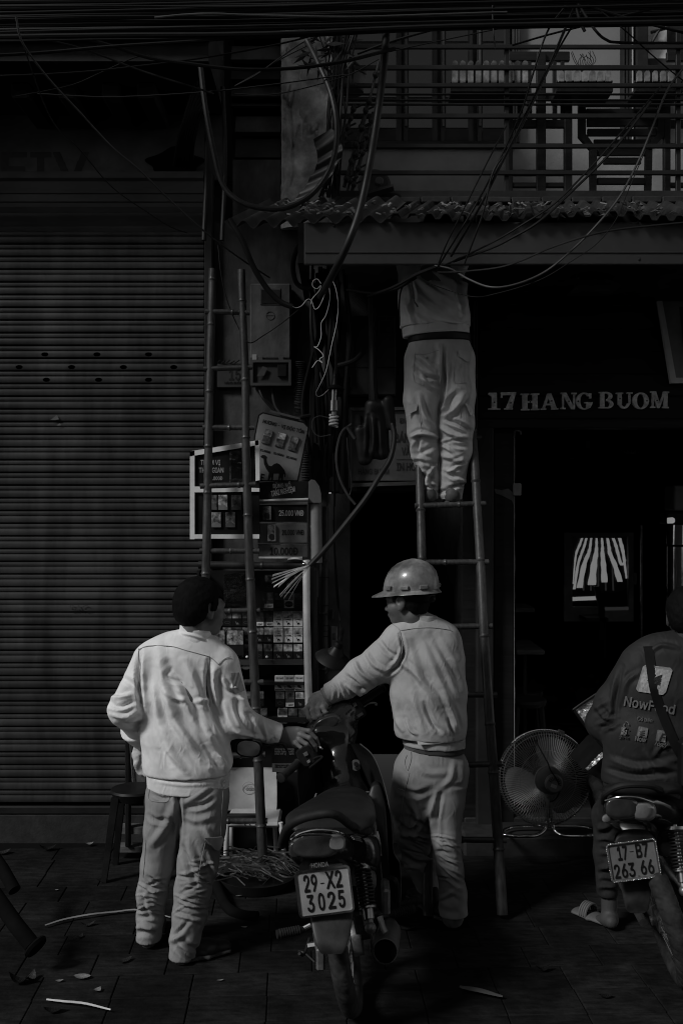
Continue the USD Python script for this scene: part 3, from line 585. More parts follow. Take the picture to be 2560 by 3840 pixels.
# sign letters
def glyph(ch):
    R = lambda a, b, c, d: sbox(a, b, c, d); K, N, S = 0.25, 0.11, 0.085
    def ring(cx, rx, ry, ix, iy): return affinity.scale(Point(cx, 0.5).buffer(1, 24), rx, ry).difference(affinity.scale(Point(cx, 0.5).buffer(1, 24), ix, iy))
    if ch == '1': return unary_union([R(.2, 0, .2 + K, 1), R(.02, 0, .63, S), R(.05, .9, .3, 1), Polygon([(.02, .9), (.2, .78), (.2, 1), (.05, 1)])])
    if ch == '7': return unary_union([R(.02, .83, .72, 1), R(.02, .68, .1, 1), Polygon([(.72, 1), (.55, 1), (.22, 0.02), (.52, 0.02)]), R(.16, 0, .56, S)])
    if ch == 'H': return unary_union([R(.1, 0, .1 + K, 1), R(.6, 0, .6 + K, 1), R(.1, .44, .8, .56)] + [R(a, b, a + .42, b + S) for a in (.015, .515) for b in (0, 1 - S)])
    if ch == 'A': return unary_union([Polygon([(.06, 0), (.2, 0), (.5, .86), (.46, 1), (.4, 1)]), Polygon([(.4, 1), (.62, 1), (.95, 0), (.66, 0), (.42, .8)]), R(.22, .28, .72, .38), R(0, 0, .32, S), R(.6, 0, 1.02, S)])
    if ch == 'N': return unary_union([R(.1, 0, .1 + N, 1), R(.82, 0, .82 + N, 1), Polygon([(.06, 1), (.36, 1), (.93, 0), (.70, 0)]), R(0, 0, .33, S), R(0, 1 - S, .3, 1), R(.7, 1 - S, 1.04, 1)])
    if ch == 'G': return unary_union([ring(.5, .48, .52, .23, .43).difference(R(.55, .36, 1.2, .80)), R(.62, .1, .86, .42), R(.5, .36, .98, .36 + S), R(.78, .66, .9, .97)])
    if ch == 'B': return unary_union([R(.1, 0, .1 + K, 1), R(0, 0, .5, S), R(0, 1 - S, .5, 1)] + [affinity.scale(Point(.46, c).buffer(1, 20), a, h, origin=(.46, c)).difference(affinity.scale(Point(.46, c).buffer(1, 20), a - .22, h - .09, origin=(.46, c))).intersection(R(.44, 0, 2, 1)) for c, a, h in ((.74, .36, .26), (.26, .42, .28))] + [R(.3, .46, .5, .55)])
    if ch == 'U': return unary_union([R(.1, .3, .1 + K, 1), R(.78, .3, .78 + N, 1), ring(.49, .39, .48, .2, .36).intersection(R(0, -.1, 1.1, .34)).union(sbox(.1, .28, .35, .34)), R(0, 1 - S, .44, 1), R(.66, 1 - S, 1.02, 1)])
    if ch == 'O': return ring(.5, .5, .52, .23, .43)
    if ch == 'M': return unary_union([R(.1, 0, .1 + N, 1), R(.86, 0, .86 + K, 1), Polygon([(.05, 1), (.34, 1), (.66, .16), (.52, 0), (.46, 0)]), Polygon([(.52, 0), (.6, .0), (.98, 1), (.84, 1)]), R(0, 0, .32, S), R(.76, 0, 1.2, S), R(0, 1 - S, .3, 1), R(.85, 1 - S, 1.2, 1)])
ss = thing('house_number_sign', 'pale serif metal letters reading 17 HANG BUOM nailed on the dark board', 'sign', P(2170, 1520, 5.945))
SY = 5.93
for ch, a, b, base, top in (('1', 1830, 1876, 1536, 1472), ('7', 1878, 1935, 1535, 1470), ('H', 1952, 2022, 1538, 1475), ('A', 2027, 2093, 1536, 1475), ('N', 2102, 2162, 1534, 1472), ('G', 2159, 2222, 1536, 1471), ('B', 2244, 2300, 1531, 1469), ('U', 2310, 2372, 1532, 1471), ('O', 2371, 2433, 1534, 1471), ('M', 2439, 2508, 1530, 1467)):
    g = glyph(ch); x0, y0, x1, y1 = g.bounds
    g = affinity.affine_transform(g, [(X(b, SY) - X(a, SY)) / (x1 - x0), 0, 0, (Z(top, SY) - Z(base, SY)) / (y1 - y0), X(a, SY) - x0 * (X(b, SY) - X(a, SY)) / (x1 - x0), Z(base, SY) - y0 * (Z(top, SY) - Z(base, SY)) / (y1 - y0)])
    g = affinity.rotate(g, rng.uniform(-1.5, 1.5)); c = g.representative_point()
    o = part(ss, 'letter', prism(g.buffer(-0.0006).buffer(0.0006), SY, 0.02), M['sign_letter'], smooth=30)
    part(o, 'nail', ball((c.x, SY - 0.001, c.y), (0.005, 0.003, 0.005), 1), M['iron_rust'])
# ------------------------------------------------------------------ upper terrace of the right house
TY = 7.2
uh = thing('upper_house', 'upper floor with tall glazed doors behind a terrace, pale wall below them', 'building', (1.0, TY, 3.8))
part(uh, 'lower_wall', bx(X(1238, TY), 4.2, TY, TY + .3, Z(760, 5.96) - .05, Z(556, TY)), M['parapet']); part(uh, 'terrace_floor', bx(X(1240, 5.96), 4.2, 5.96, TY, Z(745, 5.96), Z(745, 5.96) + .05), M['plaster_dark'])
for k in range(26): part(uh, 'edge_brick', rbx(X(1240, 5.94) + .18 * k, X(1240, 5.94) + .18 * k + .174, 5.94, 6.06, Z(757, 5.94), Z(735, 5.94) + rng.uniform(-.003, .003), .005), M['kerbstone'])
part(uh, 'door_wall', bx(X(1238, TY), X(1932, TY), TY + .06, TY + .3, Z(556, TY), 7.0), M['wood_dark'])
part(uh, 'sill', rbx(X(1242, TY), X(1932, TY), TY - .05, TY + .06, Z(556, TY), Z(534, TY), .01), M['wood_dark'])
for a, b in ((1262, 1505), (1512, 1640), (1652, 1775), (1790, 1915)):
    d = part(uh, 'door', rbx(X(a, TY), X(b, TY), TY + .02, TY + .058, Z(530, TY), 6.6, .006), M['wood_mid'])
    for c, e in ((150, 30), (360, 180), (475, 380)):
        part(d, 'pane', bx(X(a + 20, TY), X(b - 20, TY), TY + .012, TY + .019, Z(c, TY), Z(e - (80 if e == 30 else 0), TY)), M['bike_paint'])
    part(d, 'mullion', rbx(X(a + 6, TY), X(a + 14, TY), TY + .004, TY + .02, Z(470, TY), 6.5, .003), M['grey_paint']); part(d, 'bottom_panel', rbx(X(a + 18, TY), X(b - 18, TY), TY + .012, TY + .021, Z(525, TY), Z(482, TY), .006), M['wood_dark'])
part(uh, 'side_wall', bx(X(1932, TY), X(2340, TY), TY + .05, TY + .3, Z(556, TY), 7.0), M['panel_grey'], label='plain grey wall panel'); 
for px in (1922, 1932, 1942): part(uh, 'moulding', rbx(X(px, TY), X(px + 7, TY), TY - .01, TY + .05, Z(535, TY), 6.8, .004), M['plaster_mid'])
for px in (2330, 2342, 2354, 2380): part(uh, 'fluted_column', rbx(X(px, TY), X(px + (9 if px < 2380 else 44), TY), TY - .04, TY + .05, Z(535, TY), 6.8, .006), M['plaster_dark'])
part(uh, 'right_wall', bx(X(2424, TY), 4.2, TY + .05, TY + .3, Z(556, TY), Z(205, TY)), M['plaster_mid']); part(uh, 'top_wall', bx(X(2508, TY), 4.2, TY + .05, TY + .3, Z(205, TY), 7), M['wood_dark']); part(uh, 'bright_window', bx(X(2424, TY), X(2508, TY), TY + .05, TY + .12, Z(205, TY), Z(20, TY)), M['white_paint'], label='pale bright window panel'); part(uh, 'window_top', bx(X(2424, TY), X(2508, TY), TY + .05, TY + .3, Z(20, TY), 7), M['wood_dark'])
for a in ((2424, 190, 2500, 60), (2440, 120, 2508, 100)): part(uh, 'window_bar', rod(P(a[0], a[1], TY), P(a[2], a[3], TY), .012, 6), M['rail_black'])
# railing
RY = 6.02
rl = thing('terrace_railing', 'black steel railing of seven long bars along the terrace edge', 'railing', (1.2, RY, 3.8))
for p, w in ((172, 16), (250, 18), (317, 16), (432, 18), (545, 16), (645, 17), (350, 6), (372, 6), (388, 7)): part(rl, 'bar', rbx(X(1250, RY), 3.4, RY, RY + .02, Z(p + w / 2, RY), Z(p - w / 2, RY), .004), M['rail_black'])
for px in (1262, 1902, 2548): part(rl, 'post', rbx(X(px - 9, RY), X(px + 9, RY), RY + .021, RY + .045, Z(735, RY), Z(100, RY), .004), M['rail_black'])
# picket planters
def planter(px0, n, step, w, y0, y1, label):
    Yp = 6.09; t = thing('planter_box', label, 'planter', P(px0 + n * step / 2, 345, Yp))
    part(t, 'trough', rbx(X(px0 - 6, Yp), X(px0 + n * step, Yp), Yp + .01, Yp + .19, Z(340, Yp), Z(322, Yp), .005), M['wood_mid']); part(t, 'back_rail', rbx(X(px0 - 6, Yp), X(px0 + n * step, Yp), Yp + .021, Yp + .035, Z(302, Yp), Z(294, Yp), .002), M['wood_mid'])
    for k in range(n):
        a = px0 + k * step; r_ = w / 2; pts = [(a, y1), (a, y0 + r_)] + [(a + r_ - r_ * math.cos(q), y0 + r_ - r_ * math.sin(q)) for q in np.linspace(.15, PI - .15, 8)] + [(a + w, y0 + r_), (a + w, y1)]; part(t, 'picket', slab(pts, Yp + rng.uniform(-.002, .002), .018), M['picket'])
    soil = union([ell((X(px0 + n * step / 2, Yp), Yp + .10, Z(316, Yp)), (n * step / 2 / FOC * Yp * .95, .07, .03))], .01); part(t, 'soil', noise_push(skin(soil, .012), .012, 20), M['leaf_dark'])
planter(1696, 10, 29.2, 20, 225, 308, 'long planter box with ten round-topped pale pickets on the railing'); planter(2094, 7, 29.5, 20, 262, 303, 'planter box with seven weathered pickets, middle of the three'); planter(2388, 6, 29.5, 19, 262, 303, 'planter box with pickets at the right frame edge of the terrace')
# terrace chairs
def slat_chair(px0, px1, label, YQ=6.25):
    t = thing('terrace_chair', label, 'chair', P((px0 + px1) / 2, 730, YQ)); m = M['wood_dark']; W = px1 - px0; q = lambda f: px0 + W * f
    part(t, 'post', pbx(q(0), q(.10), 370, 728, YQ, .045, .006), m); part(t, 'post', pbx(q(.88), q(1), 370, 728, YQ, .045, .006), m); part(t, 'centre_post', pbx(q(.46), q(.60), 190, 728, YQ - .01, .035, .006), m)
    for a, b in ((190, 226), (345, 372), (446, 476), (535, 552), (634, 655), (682, 700)): part(t, 'cross_bar', pbx(q(.04), q(.96), a, b, YQ + .012, .03, .004), m)
    for f in (.18, .32, .70, .82): part(t, 'back_slat', pbx(q(f), q(f + .06), 215, 350, YQ + .015, .015, .003), m); part(t, 'lower_slat', pbx(q(f), q(f + .07), 372, 448, YQ + .015, .015, .003), m)
slat_chair(1898, 2146, 'tall dark wooden slatted chair on the terrace, leftmost of three')
t = thing('terrace_chair', 'dark folding deck chair with hexagonal slatted back, middle of the terrace', 'chair', P(2330, 730, 6.3)); YD = 6.3; m = M['wood_dark']
for pts in ([(2170, 370), (2196, 370), (2196, 500), (2240, 560), (2216, 560), (2170, 508)], [(2466, 370), (2492, 370), (2490, 510), (2440, 562), (2420, 556), (2466, 498)], [(2212, 560), (2238, 560), (2236, 730), (2214, 730)], [(2422, 556), (2446, 556), (2442, 730), (2420, 730)]): part(t, 'frame_bar', slab(pts, YD, .04), m)
for a, b, c, d in ((2196, 2468, 374, 398), (2198, 2466, 404, 436), (2200, 2464, 442, 472), (2202, 2462, 480, 508), (2226, 2440, 520, 546), (2240, 2424, 552, 582), (2262, 2404, 588, 614), (2238, 2422, 664, 690)): part(t, 'back_slat', pbx(a, b, c, d, YD + .012, .02, .004), m)
slat_chair(2490, 2740, 'dark slatted chair cut off by the right frame edge on the terrace', 6.3)
t = thing('paint_bucket', 'pale dented bucket standing on the terrace rail beside the pier', 'bucket', P(1320, 348, 6.1)); bc = P(1320, 347, 6.1); part(t, 'pail', moved(lathe([(0, 0), (.070, 0), (.082, .135), (.086, .137), (.086, .145), (.078, .145), (.067, .006), (0, .006)], 36), trimesh.transformations.translation_matrix(bc)), M['grey_paint']); part(t, 'faded_badge', words('oWo', 1302, 318, 16, 6.018, 34, True), M['box_grey'], smooth=False); part(t, 'handle', ptube([(1272, 280, 6.05), (1300, 272, 6.02), (1350, 268, 6.04), (1372, 276, 6.08)], .004, 6), M['iron_rust'])
t = thing('round_cover', 'round grey dish-shaped cover with a central knob leaning on the terrace wall', 'cover', P(1402, 735, 6.6)); part(t, 'dish', moved(lathe([(0, .02), (.09, .018), (.105, .006), (.11, 0), (0, 0)], 40), frame_to(P(1402, 693, 6.55), [0, -1, .1])), M['box_grey']); part(t, 'knob', moved(lathe([(0, .04), (.022, .038), (.027, .03), (.027, .015), (0, .015)], 24), frame_to(P(1421, 684, 6.55), [0, -1, .1])), M['grey_paint'])
lone('stone_bar', rod(P(1355, 738, 5.97), P(1475, 702, 5.92), .022, 4), M['rail_black'], 'black square bar lying aslant on the roof edge below the round cover', 'bar')
for k, (a, b, c, d, lab) in enumerate(((1300, 725, 1420, 230, 'pale'), (1290, 700, 1380, 380, 'left'), (1318, 720, 1400, 420, 'right'), (1276, 560, 1330, 390, 'short'))):
    t = thing('insulator_rack', f'{lab} slanting rod of the clamp rack between pier and terrace doors', 'rack', P(a, b, 6.0)); part(t, 'rod', rod(P(a, b, 5.98), P(c, d, 5.98), .011 if k else .008, 8), M['cable_grey'] if k == 0 else M['iron_rust'])
    for j in range(5): f = (j + .5) / 5; q = P(a + (c - a) * f, b + (d - b) * f, 5.96); part(t, 'clamp', ball(q, (.018, .016, .022), 1), M['rail_black']); part(t, 'clamp_pin', rod(q, q + [.05, -.01, .02], .006, 6), M['rail_black'])
t = thing('plant', 'straggly plant with narrow dark leaves on top of the cracked pier', 'plant', P(1180, 240, 5.86))
for k in range(7): part(t, 'stem', ptube([(1230 + 10 * k, 280, 5.8), (1215 + 14 * k, 190, 5.78), (1190 + 22 * k, 110 + 12 * (k % 3), 5.76)], .003, 5), M['leaf_dark'])
for k in range(60):
    c = P(rng.uniform(1130, 1330), rng.uniform(50, 270), rng.uniform(5.7, 5.82)); a = rng.uniform(0, 2 * PI); L, W = rng.uniform(.03, .07), rng.uniform(.008, .016); e = np.array([math.cos(a), rng.uniform(-.4, .4), math.sin(a)]); n = np.array([-math.sin(a), .3, math.cos(a)]); V = np.array([c - e * L, c + n * W, c + e * L, c - n * W, c + [0, -.006, 0]]); part(t, 'leaf', trimesh.Trimesh(V, [[0, 1, 4], [1, 2, 4], [2, 3, 4], [3, 0, 4], [0, 2, 1], [0, 3, 2]], process=False), M['leaf_dark'] if k % 4 else M['leaf'], smooth=False)
t = thing('plant', 'dry twiggy plant in the middle planter on the terrace', 'plant', P(2180, 300, 6.15))
for k in range(12): a = 2150 + 7 * k; part(t, 'stem', ptube([(2180, 268, 6.16), (a + 4, 230, 6.15), (a + rng.uniform(-20, 20), 180 + rng.uniform(0, 30), 6.14)], .0022, 5), M['leaf_dark'])
# things under the awning and in the doorway
t = thing('floodlight', 'dark square floodlight hanging under the awning box on two arms', 'lamp', P(2238, 1060, 5.3)); part(t, 'housing', loft([ring(2236, 1040, 60, 14, 5.35, 5), ring(2236, 1052, 64, 16, 5.30, 5), ring(2236, 1066, 66, 18, 5.24, 5)], 1), M['box_grey']); part(t, 'visor', slab([(2172, 1060), (2318, 1056), (2332, 1068), (2310, 1088), (2142, 1092)], 5.2, .10), M['box_dim'])
for px in (2172, 2304): part(t, 'arm', pbx(px - 6, px + 6, 985, 1045, 5.3, .02, .003), M['box_grey'])
for k in range(9): part(t, 'fin', pbx(2176 + 13 * k, 2184 + 13 * k, 1058, 1066, 5.19, .012), M['rail_black'])
t = thing('picture_frame', 'tilted framed picture hung on the dark board at the right edge', 'picture', P(2560, 1260, 5.9)); fo = [(2458, 1082), (2800, 1082), (2800, 1436), (2515, 1436)]; fi = [(2478, 1102), (2780, 1102), (2780, 1416), (2534, 1416)]; part(t, 'frame', prism(ppoly(fo, 5.90).difference(ppoly(fi, 5.90)), 5.90, .03), M['frame_pale']); part(t, 'mount', slab(fi, 5.915, .01), M['off_white']); part(t, 'picture', slab([(2546, 1150), (2760, 1150), (2760, 1390), (2572, 1390)], 5.912, .003), M['box_grey'])
# inside the cafe
IY = 8.6
t = thing('back_window', 'small glazed front at the back with added glowing streaks in place of reflections', 'window', P(2250, 2180, IY)); part(t, 'frame', prism(ppoly([(2112, 1998), (2372, 1998), (2372, 2330), (2112, 2330)], IY).difference(ppoly([(2144, 2012), (2354, 2012), (2354, 2276), (2144, 2276)], IY)), IY - .02, .06), M['window_frame']); part(t, 'backing', pbx(2144, 2354, 2012, 2276, IY + .06, .02), M['poster_dark']); part(t, 'pane', pbx(2144, 2354, 2012, 2276, IY - .004, .004), M['pane'])  # the glowing streaks are added, in place of reflections on the glass
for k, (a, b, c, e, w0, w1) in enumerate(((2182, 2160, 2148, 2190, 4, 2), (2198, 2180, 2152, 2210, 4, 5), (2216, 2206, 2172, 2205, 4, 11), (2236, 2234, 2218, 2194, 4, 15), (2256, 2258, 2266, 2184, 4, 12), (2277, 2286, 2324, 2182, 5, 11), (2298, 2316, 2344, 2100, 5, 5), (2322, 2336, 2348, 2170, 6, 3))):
    q = spline([P(a, 2018, IY + .03), P((a + b) / 2 + 1, 2045 + 3 * (k % 3), IY + .03), P(b, 2075, IY + .03), P((b + c) / 2, 2120, IY + .03), P(c, e, IY + .03)], 6); n = len(q); w = np.interp(np.linspace(0, 1, n), [0, .3, 1], [w0, w0 + 1, w1]) / FOC * IY * (1 + .10 * np.sin(np.arange(n) * 1.3 + k)); V = np.vstack([q - np.outer(w, [1, 0, 0]), q + np.outer(w, [1, 0, 0])]); F = [[j, j + 1, n + j + 1] for j in range(n - 1)] + [[j, n + j + 1, n + j] for j in range(n - 1)]; part(t, 'lit_strip', trimesh.Trimesh(V, F, process=False), M['lit_strip'], smooth=False)  # emissive ribbons shaped like curved reflections
part(t, 'lit_sill', slab([(2146, 2240), (2238, 2236), (2240, 2250), (2146, 2254)], IY + .03, .01), M['lit_strip']); part(t, 'lit_sill', slab([(2268, 2278), (2356, 2276), (2356, 2288), (2268, 2290)], IY - .03, .01), M['glow_dim'])
for k in range(5): part(t, 'faint_strip', slab([(2186 + 26 * k, 2050), (2190 + 26 * k, 2050), (2190 + 28 * k, 2215), (2184 + 28 * k, 2215)], IY + .045, .004), M['glow_dim'])  # fainter reflections, also put in as glow
t = thing('inner_chair', 'dark chair back standing against the rear glazing', 'chair', P(2250, 2350, 8.3)); part(t, 'post', slab([(2228, 2200), (2246, 2200), (2268, 2290), (2264, 2400), (2246, 2400), (2248, 2290)], 8.3, .04), M['black_plastic']); part(t, 'seat', pbx(2200, 2280, 2318, 2330, 8.3, .3), M['wood_mid']); part(t, 'post', pbx(2262, 2272, 2320, 2460, 8.3, .04), M['black_plastic'])
t = thing('steel_column', 'shiny steel cylinder machine at the right edge inside the doorway', 'machine', P(2530, 2400, 6.6)); cc = P(2536, 2300, 6.7); part(t, 'cylinder', tube([P(2536, 2420, 6.7), P(2536, 2050, 6.7)], .062, 32, smooth=False), M['chrome']); part(t, 'collar', tube([P(2538, 2042, 6.68), P(2538, 1968, 6.68)], .068, 32, smooth=False), M['chrome']); part(t, 'head', rbx(X(2496, 6.6), X(2600, 6.6), 6.58, 6.75, Z(1966, 6.6), Z(1922, 6.6), .01), M['black_plastic']); part(t, 'lamp_face', slab([(2502, 1942), (2522, 1940), (2530, 1946), (2530, 1958), (2522, 1963), (2502, 1963)], 6.57, .01, .004), M['lit_strip']); part(t, 'top_box', rbx(X(2508, 6.7), X(2640, 6.7), 6.6, 6.8, Z(1914, 6.7), Z(1822, 6.7), .01), M['grey_paint'])
t = thing('inner_post', 'thin upright metal post inside the doorway right of the rear glazing', 'post', P(2405, 2400, 7.6)); part(t, 'post', pbx(2402, 2408, 1970, 2400, 7.6, .02), M['steel']); part(t, 'handle', ptube([(2380, 2150, 8.5), (2382, 2170, 8.48), (2380, 2190, 8.5)], .012, 7), M['off_white'])
def stool(px, seat_py, foot_py, YQ, lab):
    t = thing('bar_stool', lab, 'stool', P(px, foot_py, YQ)); w = 72
    part(t, 'seat', moved(lathe([(0, .0), (.13, 0), (.135, -.02), (.125, -.045), (0, -.045)], 32), frame_to(P(px, seat_py, YQ), [0, 0, 1])), M['wood_mid'])
    for a, b in ((-1, -1), (1, -1), (-1, 1), (1, 1)): c0 = P(px, seat_py, YQ) - [0, 0, .04]; e = P(px, foot_py, YQ); part(t, 'leg', tube([c0 + [a * .08, b * .08, 0], [c0[0] + a * .13, YQ + b * .13, e[2]]], [.022, .018], 6, smooth=False), M['wood_mid'])
    part(t, 'foot_ring', trimesh.creation.torus(.14, .012, 24, 6).apply_translation(P(px, (seat_py * .4 + foot_py * .6), YQ)), M['wood_mid'])
stool(1975, 2620, 2990, 6.9, 'wooden stool just inside the door jamb, nearest the fan'); stool(1968, 2590, 2900, 7.6, 'wooden stool further inside behind the first one')
t = thing('table', 'small pale topped table inside the doorway beside the stools', 'table', P(1985, 2990, 7.0)); part(t, 'top', rbx(X(1930, 7.0), X(2036, 7.0), 6.95, 7.5, Z(2452, 7.0), Z(2434, 7.0), .006), M['wood_pale']); part(t, 'leg', pbx(1962, 1974, 2452, 2980, 7.1, .04), M['wood_mid']); part(t, 'shelf', rbx(X(1930, 7.6), X(2004, 7.6), 7.6, 8.0, Z(2296, 7.6), Z(2280, 7.6), .005), M['wood_pale'])
for px, py, R, lab in ((2194, 1720, .13, 'dark cone pendant lamp inside the cafe ceiling'), (2370, 1620, .16, 'dark wire cage pendant lamp inside the cafe')):
    t = thing('pendant_lamp', lab, 'lamp', P(px, py, 7.4)); c = P(px, py, 7.4)
    if R < .15: part(t, 'shade', moved(lathe([(R, 0), (R * .5, .05), (.03, .08), (.03, .13), (0, .13)], 28), trimesh.transformations.translation_matrix(c)), M['black_plastic'])
    else:
        for k in range(8): a = PI * k / 8; part(t, 'cage_wire', tube([c + [R * math.sin(q) * math.cos(a), R * math.sin(q) * math.sin(a), R * math.cos(q)] for q in np.linspace(0, 2 * PI, 24)], .003, 5, smooth=False), M['rail_black'])
    part(t, 'cord', rod(c + [0, 0, .1], [c[0], c[1], 3.54], .004, 6), M['cable_black'])
# ------------------------------------------------------------------ the row across the street: its shade makes the street a canyon
op = thing('opposite_row', 'plastered shophouse row across the street behind the viewer', 'building', (0, -7, 0))
part(op, 'wall', bx(-14, 14, -8, -7, 0, 6.6), M['plaster_dark']); part(op, 'parapet', rbx(-14, 14, -7.05, -6.8, 6.6, 6.9, .02), M['plaster_mid'])
for k in range(8):
    x = -12 + 3.3 * k; w = part(op, 'window', rbx(x, x + 1.2, -7.0, -6.94, 4.0, 5.9, .02), M['wood_dark']); part(w, 'pane', bx(x + .1, x + 1.1, -6.938, -6.932, 4.1, 5.8), M['bike_paint']); part(op, 'shop_front', rbx(x - .6, x + 2.0, -7.0, -6.95, 0, 3.0, .02), M['shutter'])
# ------------------------------------------------------------------ people
def biggest(m):
    fs = trimesh.graph.connected_components(m.face_adjacency, nodes=np.arange(len(m.faces)))
    return m.submesh([max(fs, key=len)], append=True) if len(fs) > 1 else m
def head_parts(c, face, tilt=(0, 0), size=1.0, fwd=0.0):
    """Head, face, ears and the hair cap as implicit shapes; c is the head's centre, face the horizontal direction it looks."""
    f = unit([face[0], face[1], tilt[0]]); r = unit(np.cross(f, [0, 0, 1.0])); u = np.cross(r, f); a = math.radians(tilt[1]); r, u = r * math.cos(a) + u * math.sin(a), u * math.cos(a) - r * math.sin(a)
    R = np.stack([r, f, u], 1); s = size
    def at(x, y, z): return np.asarray(c) + R @ (np.array([x, y, z]) * s)
    E = lambda p, q: ell(at(*p), np.array(q) * s, R)
    base = union([E((0, -.008, .028), (.074, .094, .085)), E((0, .03, -.035), (.060, .062, .062)), E((0, .052, -.078), (.034, .034, .026)), E((.042, .045, -.02), (.028, .034, .028)), E((-.042, .045, -.02), (.028, .034, .028)), E((0, .076, .028), (.05, .018, .014))], 0.022)
    nose = union([seg(at(0, .086, .012), at(0, .106, -.020), .008 * s, .013 * s), E((.010, .098, -.024), (.009, .009, .008)), E((-.010, .098, -.024), (.009, .009, .008))], .008)
    lips = [E((0, .088, -.047), (.022, .010, .0055)), E((0, .086, -.057), (.018, .011, .006))]
    f1 = union([base, nose] + lips, 0.010)
    eyes = [E((x, .086, .008), (.017, .012, .009)) for x in (-.031, .031)]
    balls = [E((x, .078, .008), (.0125, .0125, .0115)) for x in (-.031, .031)]
    mouth = E((0, .098, -.052), (.020, .008, .0018))
    ears = [union([E((sg * .078, -.008, .000), (.010, .020, .032)), E((sg * .083, -.012, .008), (.006, .022, .024)), E((sg * .079, .0, -.024), (.007, .010, .011))], .008) for sg in (-1, 1)]
    dents = [E((sg * .090, -.004, .006), (.006, .011, .015)) for sg in (-1, 1)]
    def fn(p):
        d = f1(p)
        for e in eyes + [mouth]: d = np.maximum(d, -e(p))
        for e in balls: d = np.minimum(d, e(p))
        for e in ears:
            q = e(p)
            for k in dents: q = np.maximum(q, -k(p))
            hh = np.clip(0.5 + 0.5 * (d - q) / .006, 0, 1); d = d * (1 - hh) + q * hh - .006 * hh * (1 - hh)
        return d
    fn.box = (base.box[0] - .03, base.box[1] + .03)
    return fn, at, R, E
def hair_mesh(E, at, R, c, s, thick=.014, fringe=.06, nape=-.055, seed=1, h=.0045, vol=(1, 1, 1)):
    shell = union([E((0, -.020, .034), (.074 + thick * vol[0], .086 + thick * vol[1], .086 + thick * vol[2])), E((0, -.055, -.01), (.066 + thick * .5, .042 + thick * .5, .06))], .03)
    def fn(p):
        q = (p - at(0, 0, 0)) @ R / s; d = shell(p)
        line = np.where(q[:, 1] > 0.03, fringe - 0.2 * (q[:, 1] - .03), np.where(q[:, 1] > -.02, .03 + (q[:, 1] + .02) * .6, nape + np.clip(q[:, 1] + .075, 0, .06) * 1.0))
        side = np.where((q[:, 1] > -.005) & (q[:, 1] < .03) & (np.abs(q[:, 0]) > .05), np.minimum(line, .0), line)
        return np.maximum(d, (side - q[:, 2]) * s)
    fn.box = shell.box
    m = skin(fn, h); n = np.array(m.vertex_normals); v = np.array(m.vertices); q = (v - at(0, 0, 0)) @ R
    t = meshkit.fbm(np.stack([q[:, 0] * 260, q[:, 1] * 70, q[:, 2] * 45], 1), 3, seed) - .5 + (meshkit.noise(v * 45, seed + 3) - .5) * .6
    m.vertices = v + n * (t * .005)[:, None]; return m
def finger(pts, r0, r1): return chain([np.asarray(p) for p in pts], list(np.linspace(r0, r1, len(pts))))
def cuff_ring(c, axis, r, w, u=(1, 0, 0), flat=1.0):
    ax = unit(axis); M4 = frame_to(np.asarray(c) - ax * w / 2, ax); prof = [(r * .9, 0), (r, .0), (r + .005, w * .25), (r + .004, w * .8), (r - .002, w), (r * .9, w)]
    m = lathe(prof, 28); return m.apply_transform(M4)
def shoe(heel, toe, w=.045, h=.085, up=0.0):
    """A shoe from heel to toe: upper and a separate sole."""
    heel, toe = np.asarray(heel, float), np.asarray(toe, float); d = unit(toe - heel); L = np.linalg.norm(toe - heel); z = np.array([0, 0, 1.0]); s = np.cross(d, z)
    at = lambda t, zz: heel + d * L * t + z * zz
    upper = union([seg(at(.16, .055), at(.20, h + .01), (w * .82, w * .95), (w * .78, w * .85), s), seg(at(.14, .042), at(.55, .040), (w * .86, .034), (w * .95, .030), s), seg(at(.5, .040), at(.86, .032), (w * .98, .030), (w * .80, .022), s), seg(at(.25, .075), at(.6, .045), (w * .6, .02), (w * .7, .02), s)], .02)
    upper = clip(upper, (0, 0, 1), at(0, .016))
    sole = union([seg(at(.12, .013), at(.5, .013), (w * .93, .016), (w * .98, .016), s), seg(at(.5, .013), at(.88, .015), (w * 1.05, .016), (w * .86, .015), s)], .012)
    sole = clip(clip(sole, (0, 0, 1), at(0, .001)), (0, 0, -1), at(0, .026))
    return skin(upper, .006), skin(sole, .005)
def line_on(pts, Y, r=.0018): return tube([P(a, b, Y) for a, b in pts], r, 5, 6)
def stitch(mesh, pts, r=.0016, lift=.0008):
    """A seam laid on the surface that the camera's side of the mesh shows at these photo pixels."""
    q = px_of(mesh.vertices); n = mesh.vertex_normals; ok = np.where(n[:, 1] < 0.1)[0]
    out = []
    for a, b in spline(np.asarray(pts, float), 6) if len(pts) > 2 else np.linspace(pts[0], pts[1], 10):
        dd = (q[ok, 0] - a) ** 2 + (q[ok, 1] - b) ** 2; near = ok[np.argsort(dd)[:6]]; y = np.array(mesh.vertices)[near][:, 1].min() - lift; out.append(P(a, b, y))
    out = np.array(out); out[:, 1] = gaussian_filter1d(out[:, 1], 1.2); return tube(out, r, 5, smooth=False)
